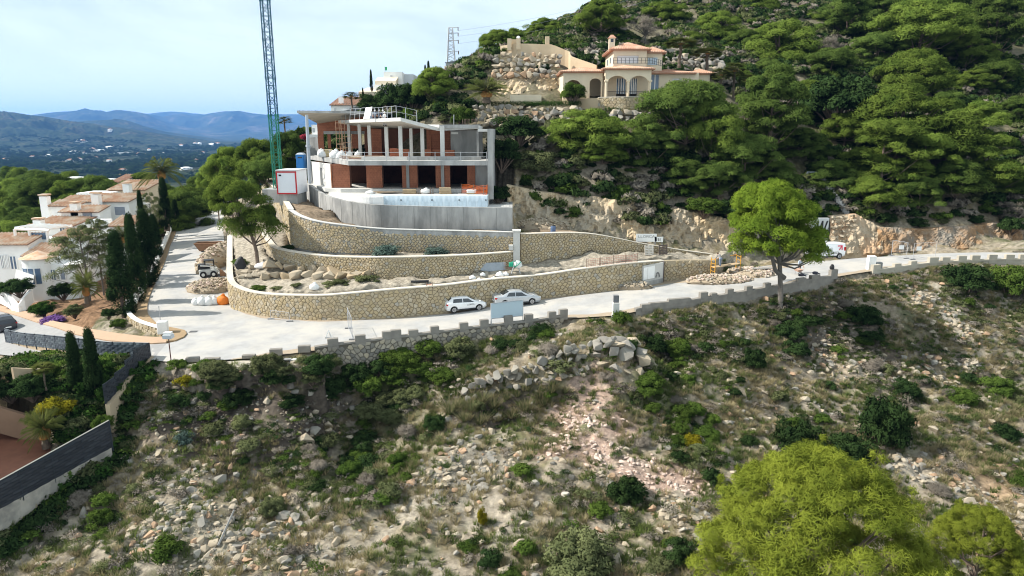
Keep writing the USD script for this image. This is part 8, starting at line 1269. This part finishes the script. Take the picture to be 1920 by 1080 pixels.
# graffiti wall, stone bank, steps
q0, q1 = P(1515, 440, 92.2), P(1552, 440, 91.6); zb_, zt = float(P(1552, 448, 91.6)[2]), float(P(1552, 409, 91.6)[2]); t = thing('painted_wall', 'white wall end painted with a large black outlined letter W', 'wall', tuple(q1)); part(t, 'wall', bbox_(q0[0], q1[0], 91.6, 92.0, zb_ - 1.2, zt), mat('wall_whitish', (.55, .56, .55), (.45, .46, .45), 1))
for k_, (w0, mm) in enumerate(((1.0, ink), (.86, mat('paint_chalk', (.66, .67, .66), (.6, .61, .6), 2)))):
    g = meshkit.text_mesh('W', 1.75, .02, bold=True); s_ = 1.0; bb_ = g.bounds; cx_, cz_ = (bb_[0, 0] + bb_[1, 0]) / 2, (bb_[0, 1] + bb_[1, 1]) / 2
    v_ = (g.vertices[:, :2] - [cx_, cz_]) * (1.0 if k_ == 0 else .88) * [.62, 1]; part(t, 'letter', (np.column_stack([q1[0] - .95 + v_[:, 0] + v_[:, 1] * .12, 91.58 - .012 * k_ - g.vertices[:, 2], (zb_ + zt) / 2 + .1 + v_[:, 1]]), g.faces), mm) if k_ == 0 else None
t = thing('concrete_steps', 'shaded concrete steps climbing between the pines above the painted wall', 'steps', tuple(P(1600, 380, 95)))
for i in range(26): f_ = i / 25; c_ = P(1612, 388, 94.6) * (1 - f_) + P(1535, 300, 103) * f_; c_[2] = float(land(c_[0], c_[1])) + .25; part(t, 'step', moved(bevbox(1.5, .5, .6, .02), c_, .9), conc_m)
p = P(1100, 320, 99); 
# ------------------------------------------------------------- skip, loader, bags, heaps on the left road
p = R(392, 469); t = thing('waste_skip', 'rusty open skip tray standing on the left road', 'skip', tuple(p), 8, world=False); rust = mat('rust_steel', (.27, .15, .085), (.19, .1, .055), 3, .85, .3, 12); A0 = [(-1.2, -.75, 0), (1.2, -.75, 0), (1.2, .75, 0), (-1.2, .75, 0)]; B0 = [(-1.85, -1.0, 1.15), (1.85, -1.0, 1.15), (1.85, 1.0, 1.15), (-1.85, 1.0, 1.15)]
for i in range(4): j = (i + 1) % 4; o = np.array([0, 0, 0]); a_, b_, c_, d_ = map(np.array, (A0[i], A0[j], B0[j], B0[i])); n_ = np.cross(b_ - a_, d_ - a_).astype(float); n_ /= np.linalg.norm(n_); part(t, 'side_plate', hexa([a_, b_, b_ - n_ * .05, a_ - n_ * .05], [d_, c_, c_ - n_ * .05, d_ - n_ * .05]), rust)
part(t, 'floor_plate', bbox_(-1.2, 1.2, -.74, .74, 0, .05), rust); part(t, 'rim', join([bar(B0[i], B0[(i + 1) % 4], .09) for i in range(4)]), rust)
def heap(name, label, c, rx, ry, h, n, size, mats, seed, cat='rubble heap', nind=60, base=True, m0=None):
    r = np.random.default_rng(seed); t = thing(name, label, cat, tuple(c)); 
    if base: part(t, 'mound', moved(lump(0, rx, ry, h, sub=3, amp=.18, sd=seed), (c[0], c[1], c[2] - .05 * h)), m0 or MATS['earth_heap'], smooth=40)
    L = []
    for i in range(n):
        a = r.uniform(0, 6.28); q = math.sqrt(r.random()); k = size * (.45 + .85 * r.random() ** 1.5); z = h * math.sqrt(max(0, 1 - q * q)) * .97 if base else 0
        m_ = RK[int(r.integers(10))]; v = m_[0] * k * 2 * r.uniform(.8, 1.2, 3) @ dirmat(r.uniform(0, 6.28)) + [c[0] + rx * q * math.cos(a) * 1.05, c[1] + ry * q * math.sin(a) * 1.05, c[2] + z + k * .15 + (r.random() * h * .5 if not base else 0)]; L.append((k, v, m_[1], int(r.integers(len(mats)))))
    L.sort(key=lambda x: -x[0])
    for k, v, f, m in L[:nind]: part(t, 'stone', (v, f), mats[m])
    for m in range(len(mats)):
        rest = [(v, f) for k, v, f, mm in L[nind:] if mm == m]
        if rest: part(t, 'small_stones', join(rest), mats[m], kind='stuff')
mat('earth_heap', (.37, .30, .21), (.3, .24, .175), 3, .95, .6, 10); warm = [ROCKS[0], ROCKS[1], rock_mats[5], ROCKS[0]]
heap('rubble_heap', 'large heap of tan quarry stones along the wall behind the loader', R(414, 492) + [0, 1, 0], 1.9, 7.5, 2.6, 420, .2, warm, 1); heap('rubble_heap', 'flat heap of tan stones in front of the loader on the left road', R(398, 540), 2.7, 2.6, 1.1, 380, .18, warm, 2); heap('rubble_heap', 'small stone heap on the road edge left of the wall meter cabinet', R(1190, 541), 1.9, .8, .75, 130, .22, [ROCKS[1], ROCKS[2], ROCKS[0]], 3); heap('rubble_heap', 'pale broken stone spread in front of the yellow scaffold', R(1350, 527), 3.6, 1.6, .7, 320, .17, [rock_mats[5], rock_mats[6], ROCKS[0]], 4); heap('rubble_heap', 'scattered stones and rubble right of the yellow scaffold', R(1410, 512), 2.8, 2.4, .5, 200, .17, [rock_mats[5], rock_mats[6], ROCKS[1]], 5)
heap('rubble_heap', 'grey rubble at the cliff foot behind the concrete pier', np.array([*P(1015, 424, 86)[:2], float(land(P(1015, 424, 86)[0], 86))]), 3.6, 2, 1.5, 220, .2, [ROCKS[1], ROCKS[0]], 6)
for px, py, s, l in [(367, 571, .95, 'white builders bag at the left end of the bag row'), (379, 571, 1.2, 'second white builders bag in the row'), (392, 571, 1.2, 'third white builders bag in the row'), (402, 570, 1.15, 'white builders bag touching the orange one')]: bigbag(R(px, py), (s * 1.1, s, s), l)
bigbag(R(418, 570), (1.75, 1.2, 1.35), 'orange covered heap of material by the stone wall corner', m=mat('tarp_orange', (.72, .2, .025), (.6, .16, .02), 3, .7, .5, 6))
p = R(392, 518); t = thing('skid_loader', 'small white and black skid steer loader in front of the stone heap', 'loader', tuple(p), -68, world=False); part(t, 'chassis', moved(bevbox(1.5, 2.2, .75, .08), (0, 0, .65)), mat('loader_white', (.6, .6, .58), (.5, .5, .48), 2, .5)); part(t, 'engine_cover', moved(bevbox(1.2, .9, .7, .1), (0, -.75, 1.3)), dark_p); 
part(t, 'cab_roof', moved(bevbox(1.1, 1.2, .1, .03), (0, .15, 2.1)), dark_p)
for sx in (-.5, .5):
    for sy in (-.35, .68): part(t, 'cab_post', bar((sx, sy, 1.0), (sx, sy, 2.08), .08), dark_p)
    part(t, 'lift_arm', tube([(sx * 1.55, -.9, 1.55), (sx * 1.55, .6, 1.35), (sx * 1.5, 1.35, .55)], .09, 6), MATS['loader_white'])
    for sy in (-.62, .58): wl = trimesh.creation.cylinder(.4, .3, sections=20); wl.apply_transform(trimesh.transformations.rotation_matrix(math.pi / 2, [0, 1, 0])); w_ = part(t, 'wheel', moved(wl, (sx * 1.72, sy, .4)), tyre_m, smooth=40); wl = trimesh.creation.cylinder(.2, .33, sections=14); wl.apply_transform(trimesh.transformations.rotation_matrix(math.pi / 2, [0, 1, 0])); part(w_, 'hub', moved(wl, (sx * 1.72, sy, .4)), MATS['loader_white'])
part(t, 'seat', moved(bevbox(.5, .5, .5, .08), (0, -.05, 1.2)), dark_p); part(t, 'bucket', hexa([(-.95, 1.3, .08), (.95, 1.3, .08), (.95, 2.0, .08), (-.95, 2.0, .08)], [(-.95, 1.3, .7), (.95, 1.3, .7), (.95, 1.5, .62), (-.95, 1.5, .62)]), rust)
# ------------------------------------------------------------- between the walls
boulderwall('boulder_row', 'tan boulders stacked as a rockery between the two lower walls', [np.array([[*(q_ := P(px, py, Y))[:2], float(land(q_[0], Y)) + h] for px, py, Y, h in row]) for row in ([(505, 505, 76, .7), (560, 515, 74.6, .7), (640, 524, 73, .6), (690, 532, 71.9, .35)], [(500, 515, 75, .3), (560, 525, 73.4, .3), (650, 533, 71.8, .2), (705, 540, 70.9, .1)])], 1.45, 81, [ROCKS[0], ROCKS[0], mat('rock_tan', (.40, .31, .2), (.31, .24, .155), .8, .95, .7, 6)], jit=.15)
boulderwall('boulder_row', 'loose tan boulders at the left end of the rock garden by the leaning pine', [np.array([[*(q_ := P(px, py, Y))[:2], float(land(q_[0], Y)) + .25] for px, py, Y in row]) for row in ([(440, 500, 78), (470, 503, 77.4), (500, 500, 77.2)], [(442, 522, 75.4), (470, 525, 75), (495, 520, 75.4)], [(450, 512, 76.6), (480, 514, 76.2)])], .8, 82, [ROCKS[0], ROCKS[1]], jit=.3)
def on(px, py, Y): q = P(px, py, Y); return np.array([q[0], Y, float(land(q[0], Y))])
for kind, px, py, Y, w, l, h in [('olive', 640, 545, 70.4, 40, 'grassy green bush below the boulders of the rock garden', .6), ('olive', 690, 540, 70.6, 50, 'dry olive bush at the right end of the rockery', .6), ('green', 485, 540, 72.5, 40, 'green weeds inside the curved wall corner', .5), ('olive', 560, 548, 70.8, 30, 'olive weeds along the lowest wall top', .5), ('dark', 540, 452, 79, 30, 'dark bush at the foot of the upper wall corner', .7), ('green', 450, 470, 80, 40, 'green pine seedlings under the leaning pine', .7), ('olive', 615, 545, 70.6, 34, 'olive tuft in the rock garden', .6), ('olive', 520, 545, 71.4, 30, 'pale weeds near the rock garden corner', .5)]: put_shrub(kind, px, py, w * .8, l, q=on(px, py, Y), h=h * .8)
p = on(452, 492, 77.6); t = thing('wrapped_post', 'black plastic wrapped object standing beside the leaning pine', 'wrapped object', tuple(p)); part(t, 'cover', moved(lump(0, .62, .5, 1.1, amp=.45, sd=9), p + [0, 0, .5]), dark_p); part(t, 'base', moved(bevbox(.9, .7, .2, .03), p + [0, 0, .05]), conc_m)
bigbag(on(491, 494, 76.8), (2.0, 1.4, .8), 'round white sack at the foot of the leaning pine'); bigbag(on(590, 552, 69.9), (1.3, .9, .9), 'white bag behind the lowest wall coping below the rockery')
def pallet(name, label, c, rz, tilt, m=pal_m): 
    t = thing(name, label, 'pallet', tuple(c), rz, world=False)
    for k in range(6): part(t, 'slat', tm(bbox_(-.55, .55, -.02, .02, .06 + k * .19, .19 + k * .19).vertices @ np.array([[1, 0, 0], [0, math.cos(tilt), math.sin(tilt)], [0, -math.sin(tilt), math.cos(tilt)]]), _BF), m)
    for x in (-.48, 0, .48): part(t, 'bearer', tm(bbox_(x - .05, x + .05, .025, .1, 0, 1.2).vertices @ np.array([[1, 0, 0], [0, math.cos(tilt), math.sin(tilt)], [0, -math.sin(tilt), math.cos(tilt)]]), _BF), m)
pallet('pallet', 'pale pallet leaning on the middle stone wall above the boulders', on(547, 506, 75.2), -8, -.5, mat('pallet_pale', (.6, .56, .5), (.5, .46, .41), 3)); pallet('pallet', 'white pallet standing against the tall stone wall, left of two', on(1217, 488, 79.9), 14, -.12, MATS['pallet_pale']); pallet('pallet', 'dark pallet standing against the tall stone wall, right of two', on(1243, 488, 80.4), 14, -.12, mat('pallet_dark', (.12, .09, .075), (.09, .07, .06), 3))
for k, (px, l) in enumerate([(765, 'black pipe bundle lying behind the lowest wall, left one'), (787, 'black pipe bundle lying behind the lowest wall, right one')]):
    q = on(px, 538, 69.9 + k * .5); t = thing('pipe_bundle', l, 'pipes', tuple(q))
    for j in range(3): part(t, 'pipe', tube([q + [-.9, j * .14, .2], q + [.9, .25 + j * .14, .2]], .07, 8), dark_p)
q = P(805, 537, 69.6); q[2] = float(P(805, 533, 69.3)[2]); netfence('safety_net', 'scrap of orange net hanging over the lowest wall coping', [q + [-.25, -.35, -.75], q + [.35, -.33, -.7]], .8)
for k, (px, py, Y, s) in enumerate([(886, 527, 72.2, .9), (898, 526, 72.4, .7), (912, 524, 72.6, .8), (925, 522, 73, 1.0), (937, 520, 73.3, 1.1), (948, 519, 73.6, .9), (905, 524, 73.2, .8)]): bigbag(on(px, py, Y), (s, s * .8, s * .6), 'white cement sack in the row behind the lowest wall near the mixer, ' + ('first', 'second', 'third', 'fourth', 'fifth', 'last', 'rear')[k])
q = on(915, 515, 73.9); single('grey_sheet', hexa([q + [-1.6, 0, 0], q + [1.9, .7, 0], q + [1.9, .75, 0], q + [-1.6, .05, 0]], [q + [-1.6, .3, .9], q + [1.9, 1.0, .9], q + [1.9, 1.05, .9], q + [-1.6, .35, .9]]), mat('sheet_grey', (.34, .37, .4), (.28, .31, .34), 2, .6), 'grey sheet leaning against the middle wall behind the sacks', 'sheet')
q = on(967, 518, 74.2); t = thing('cement_mixer', 'green and white cement mixer on the terrace by the pier', 'cement mixer', tuple(q)); mg = mat('mixer_green', (.02, .33, .2), (.02, .27, .16), 2, .5); pr = np.array([[0, -.42], [.28, -.42], [.44, -.12], [.44, .1], [.22, .42], [.2, .44]]); dr = trimesh.creation.revolve(pr, sections=20); dr.apply_transform(trimesh.transformations.rotation_matrix(-.7, [0, 1, 0])); part(t, 'drum', moved(dr, q + [.22, 0, .98]), mat('mixer_drum', (.6, .62, .6), (.5, .52, .5), 3, .6), smooth=40)
part(t, 'motor_housing', moved(bevbox(.5, .4, .45, .05), q + [-.5, 0, .95]), mg); part(t, 'drum_ring', moved(trimesh.creation.torus(.42, .05).apply_transform(trimesh.transformations.rotation_matrix(-.7, [0, 1, 0])), q + [.2, 0, .98]), mg); part(t, 'tilt_wheel', moved(trimesh.creation.torus(.3, .025).apply_transform(trimesh.transformations.rotation_matrix(1.57, [1, 0, 0])), q + [-.2, -.4, 1.1]), mg)
for s in ((-.5, -.35), (-.5, .35), (.5, -.35), (.5, .35)): part(t, 'leg', bar(q + [s[0], s[1], 0], q + [s[0] * .3, s[1] * .8, .95], .06), steel_m)
q = on(953, 519, 74.4); t = thing('rebar_mesh', 'rusty reinforcement mesh leaning left of the cement mixer', 'mesh', tuple(q))
for k in range(8): part(t, 'rod', bar(q + [-.5, 0, .1 + k * .15], q + [.5, .2, .12 + k * .15], .03, 4), rust)
wq, ws, wn = frame(W1, .5); kk = (wq[:, 0] > 8.2) & (wq[:, 0] < 14.3); netfence('red_net', 'faded red net fence rising along the lowest wall coping', (wq[kk] + [0, .2, 0])[::2], .9, mat('net_red', (.4, .14, .1), (.33, .11, .08), 3), .2, .03)
q = on(1037, 437, 79.6); t = thing('blue_drum', 'blue plastic drum on top of the tall stone wall', 'drum', tuple(q)); part(t, 'barrel', tube([q, q + [0, 0, .2], q + [0, 0, .75], q + [0, 0, .95]], [.27, .3, .3, .27], 16), mat('drum_blue', (.10, .14, .24), (.08, .12, .2), 2, .5)); part(t, 'lid', tube([q + [0, 0, .95], q + [0, 0, 1.05]], [.25, .2], 16), dark_p)
q = R(1428, 512); t = thing('tarp_stack', 'grey tarpaulin and board stack on the road side behind the lone pine trunk', 'stack', tuple(q)); part(t, 'tarp', moved(lump(0, 1.3, .6, .4, amp=.3, sd=4), q + [-.3, .4, .15]), mat('tarp_grey', (.16, .16, .17), (.12, .12, .125), 3, .7, .5, 6)); part(t, 'board', moved(bbox_(-1.3, 1.3, -.4, .4, 0, .06), q + [.2, .3, .5], .2), mat('plank_grey', (.3, .28, .26)))
for px, py, w, l in [(1447, 516, .5, 'dark bucket on the road beside the tarpaulin stack')]: q = R(px, py); t = thing('bucket', l, 'bucket', tuple(q)); part(t, 'pail', tube([q, q + [0, 0, .32]], [.14, .19], 14), dark_p); part(t, 'handle', tube([q + [-.18, 0, .3], q + [0, 0, .48], q + [.18, 0, .3]], .012, 4), steel_m)
q = R(1559, 521) + [0, .1, .92]; t = thing('backpack', 'black backpack standing on a parapet block', 'bag', tuple(q)); part(t, 'sack', moved(lump(0, .26, .2, .34, amp=.2, sd=6), q + [0, 0, .22]), dark_p); part(t, 'top_flap', moved(lump(0, .17, .15, .12, amp=.2, sd=7), q + [0, 0, .5]), dark_p)
for px, py, l in [(1502, 529, 'dark clothes heap on the parapet, left one'), (1528, 525, 'dark clothes heap on the parapet, right one')]: q = R(px, py) + [0, .1, .66]; t = thing('clothes_heap', l, 'clothes', tuple(q)); part(t, 'cloth', moved(lump(0, .32, .2, .2, amp=.3, sd=px % 7), q + [0, 0, .1]), mat('cloth_dark', (.06, .06, .075), (.045, .045, .06), 4)); part(t, 'sleeve', tube([q + [.2, 0, .1], q + [.42, -.1, .06], q + [.5, -.15, .0]], .06, 6), MATS['cloth_dark'])
# ------------------------------------------------------------- below the road
sheet('concrete_slab', _sl, 0, mat('slab_concrete', (.46, .41, .33), (.37, .33, .265), 1.1, .95, .3, 14), .2, 1.0, 'flat stained concrete slab below the kerb blocks', zf=lambda x, y: np.full(np.shape(x), -1.02) + .0 * x)
q = R(541, 673); t = thing('kerb_block', 'small grey hollow block lying on the flat slab', 'concrete block', (q[0], q[1] - .3, -1.0), 15, world=False); part(t, 'block', bbox_(-.3, .3, -.2, .2, 0, .32), conc_m); part(t, 'hole', bbox_(-.2, .2, -.205, -.1, .08, .24), ink)
q = R(556, 668); t = thing('cement_sack', 'torn white sack on the flat slab', 'sack', (q[0], q[1] - .4, -1.0), 0, world=False); part(t, 'paper', moved(lump(0, .4, .3, .12, amp=.35, sd=3), (0, 0, .06)), bag_m); part(t, 'spill', moved(lump(0, .7, .5, .05, amp=.3, sd=4), (.2, -.1, .02)), white_m)
def lrow(pts, dz=0): return np.array([onland(a, b) + [0, 0, dz] for a, b in pts])
boulderwall('boulder_wall', 'grey dry stone wall holding the mound in the middle of the lower slope', [lrow([(872, 742), (920, 725), (980, 708), (1040, 690), (1100, 676)], .35), lrow([(875, 752), (930, 737), (990, 722), (1050, 708), (1105, 694)], .15), lrow([(900, 735), (960, 716), (1020, 698), (1080, 676)], .85), lrow([(1060, 674), (1110, 660), (1150, 650)], .75)], .8, 91, [GREYST[2], GREYST[0], ROCKS[4], ROCKS[2]], jit=.3)
boulderwall('boulder_outcrop', 'pale boulder outcrop at the right end of the mound', [lrow([(1120, 655), (1150, 645), (1185, 650), (1200, 665)], .35), lrow([(1120, 675), (1160, 668), (1200, 685)], .4), lrow([(1125, 690), (1165, 690), (1205, 700)], .0), lrow([(1140, 660), (1175, 660)], .6)], 1.2, 92, [ROCKS[2], ROCKS[4], ROCKS[0]], jit=.35)
for i, (px, py, s, m, l) in enumerate([(572, 832, 1.6, 0, 'large tan boulder jutting from the dark bank'), (605, 835, 1.2, 2, 'grey boulder slab right of the tan jutting one'), (590, 815, .9, 2, 'round grey boulder on the dark bank edge'), (533, 972, .95, 2, 'rounded grey boulder left of its smaller twin'), (553, 975, .75, 2, 'smaller rounded grey boulder beside the grey green bush'), (322, 955, .9, 0, 'tan standing rock left of the dry twigs'), (415, 905, .9, 2, 'grey tan rock at the edge of the dark hollow'), (1072, 938, .7, 1, 'pale block beside the bright bush on the flat'), (1060, 932, .6, 6, 'white rock next to the pale block on the flat'), (905, 1065, .8, 1, 'pale rounded boulder at the bottom edge'), (945, 1070, .9, 0, 'cracked pale boulder at the bottom edge right of the rounded one'), (1640, 690, .8, 1, 'pale boulder in the stone band on the right slope'), (1825, 682, .9, 1, 'pale cube like boulder at the right end of the stone band'), (1555, 880, .8, 1, 'pale boulder under the carob bush'), (1280, 997, .5, 6, 'small white boulder left of the yellow pine'), (760, 690, .8, 2, 'grey rock in the shaded gully'), (665, 775, 1.1, 2, 'dark grey rock in the gully bottom'), (1815, 945, .9, 1, 'rounded pale boulder at the right lower edge'), (1860, 960, .8, 1, 'rounded pale boulder pair member at the right lower edge'), (842, 790, .9, 2, 'leaning grey rock at the left foot of the mound')]):
    q = onland(px, py); r_ = np.random.default_rng(300 + i); single('boulder', tm(RF[i % 14][0] * s * 1.1 + q + [0, 0, .14 * s], RF[i % 14][1]), rock_mats[m], l, 'boulder', smooth=28)
for px, py, h, l in [(437, 752, 1.1, 'short dead tree stump standing on the dark bank'), (546, 742, 1.0, 'sawn pale topped stump on the dark bank')]:
    q = onland(px, py); t = thing('tree_stump', l, 'stump', tuple(q)); part(t, 'bark', tube([q - [0, 0, .3], q + [0, 0, h * .5], q + [.1, .05, h]], [.32, .26, .24], 12), bark_g); part(t, 'cut_face', tube([q + [.1, .05, h], q + [.102, .051, h + .02]], .22, 12), mat('wood_cut', (.45, .35, .22), (.38, .29, .18), 6))
a, b = onland(410, 1030), onland(440, 968); single('plank', tube([a + [0, 0, .3], b + [0, 0, .45]], [.08, .06], 4), mat('plank_grey', (.3, .28, .26)), 'grey weathered plank lying on the pale rubble heap', 'plank')
# cliff faces cut into the hill
def cliff(name, label, base, top, m, seed, amp=1.0, cat='cliff'):
    b, _ = resample(base, .22); t_, _ = resample(top, .22); n = max(len(b), len(t_)); u = np.linspace(0, 1, n); f_ = lambda p: np.stack([np.interp(u, np.linspace(0, 1, len(p)), p[:, k]) for k in range(3)], 1); b, t_ = f_(b), f_(t_); rows = 36; V_ = []
    for k in range(rows):
        h = k / (rows - 1); p = b * (1 - h) + t_ * h; q = np.column_stack([p[:, 0], p[:, 1] * .4, p[:, 2]]); d = (meshkit.fbm(q * [.45, .45, .22], 4, seed) - .5) * 2.6 + (1 - np.abs(meshkit.fbm(q * [1.1, 1.1, .5], 3, seed + 3) - .5) * 4) * .4; p = p.copy(); d += (meshkit.fbm(q * [2.2, 2.2, 1.2], 3, seed + 7) - .5) * 1.3 + (meshkit.fbm(q * [6, 6, 4.], 2, seed + 9) - .5) * .4; p[:, 1] -= (d * amp + .35) * np.clip(min(h, 1 - h * .9) * 7, .0, 1) - (0.6 if k == rows - 1 else 0); p[:, 2] += .25 * d * (h > .2) * (k < rows - 1); V_.append(p)
    single(name, strip(V_), m, label, cat, kind='structure')
cliff_m = mat('cliff_ochre2', (.52, .40, .25), (.38, .30, .20), .8, .95, .9, 5, c3=(.29, .26, .21), scale3=.28, f3=.7, mapping=(1, 1, .6)); 
cliff('cliff_face', 'pale ochre rock cut behind the stepped stone walls', np.array([P(955, 442, 86), P(1010, 440, 86.4), P(1100, 440, 87.3), P(1210, 460, 88.6), P(1310, 476, 89.4), P(1385, 486, 90)]), np.array([P(950, 345, 89.5), P(1010, 358, 90), P(1100, 366, 90.8), P(1210, 378, 92), P(1310, 396, 92.6), P(1385, 415, 93.2)]), cliff_m, 5)
cliff('bank_face', 'rusty red earth bank under the trees at the far right road', np.array([P(1640, 482, 92), P(1720, 474, 92.4), P(1800, 471, 92.8), P(1930, 467, 94)]), np.array([P(1640, 425, 94.6), P(1720, 428, 95), P(1800, 424, 95.4), P(1930, 408, 97.6)]), mat('bank_rust', (.34, .2, .1), (.22, .15, .09), .7, .95, .9, 5, c3=(.2, .19, .165), scale3=.3, f3=.9), 15, .7)
cliff('bank_face', 'pale stony bank right of the painted wall', np.array([P(1552, 486, 91), P(1600, 484, 91.4), P(1650, 482, 92)]), np.array([P(1552, 405, 95), P(1600, 400, 95.6), P(1650, 425, 94.8)]), mat('bank_pale', (.46, .37, .26), (.34, .28, .2), 1.2, .95, .9, 6, c3=(.42, .25, .14), scale3=.4, f3=.7), 25, .6)
boulderwall('dry_stone_wall', 'pale dry stone retaining wall above the parked van', [prow([(1562, 408 + k * 9, 93.4 - k * .25), (1602, 404 + k * 9, 93.8 - k * .25)]) for k in range(8)], .55, 95, [ROCKS[0], ROCKS[1]])
single('distant_sheet', box(*P(1523, 327, 101.5), 1.6, .05, .8), mat('sheet_grey', (.34, .37, .4)), 'grey sheet lying in the shade beside the concrete steps', 'sheet')
cliff('rock_face', 'bare ochre rock face under the boulders left of the villa', np.array([P(930, 182, 115), P(975, 184, 114.4), P(1020, 184, 114.2), P(1062, 182, 114.6)]), np.array([P(934, 136, 119.4), P(975, 134, 119), P(1020, 136, 118.8), P(1060, 134, 118.6)]), cliff_m, 35, .8)
def tussock(px, py, s): q = onland(px, py); inst(TUS, 'grass_tussock', q, rp.uniform(0, 360), s, 'arching straw green grass tussock on the dark bank under the mound wall', 'grass tussock', 'grass tussocks under the mound wall')
TUS = proto('tussock'); _t = tuft(8, 60, 1.0, .02, .22, 1.3); part(TUS, 'blades', _t[0], LEAF['straw']); _t = tuft(9, 170, .8, .02, .2, 1.1); part(TUS, 'green_blades', _t[0], LEAF['olive'])
for a in [(860, 765), (885, 770), (905, 755), (925, 765), (950, 750), (970, 745), (990, 735), (1010, 745), (1035, 735), (1060, 740), (935, 790), (900, 795), (870, 790), (960, 785), (985, 770), (845, 775), (1020, 760)]: tussock(*a, rp.uniform(.9, 1.6))
H = thing('garden_house', 'house wall at the left edge shading the lower garden', 'house', (-46, 47, -6)); part(H, 'wall', bbox_(-52, -42, 40.5, 52, -8, 1.2), MATS['render_brown']); hiproof(H, -52, -42, 40.5, 52, 1.2, 1.8, tile_v, .5, trim_r)
for y in (44.5, 48.5): part(H, 'window', bbox_(-42.05, -41.94, y, y + 1.2, -3.6, -1.8), glass_dark)
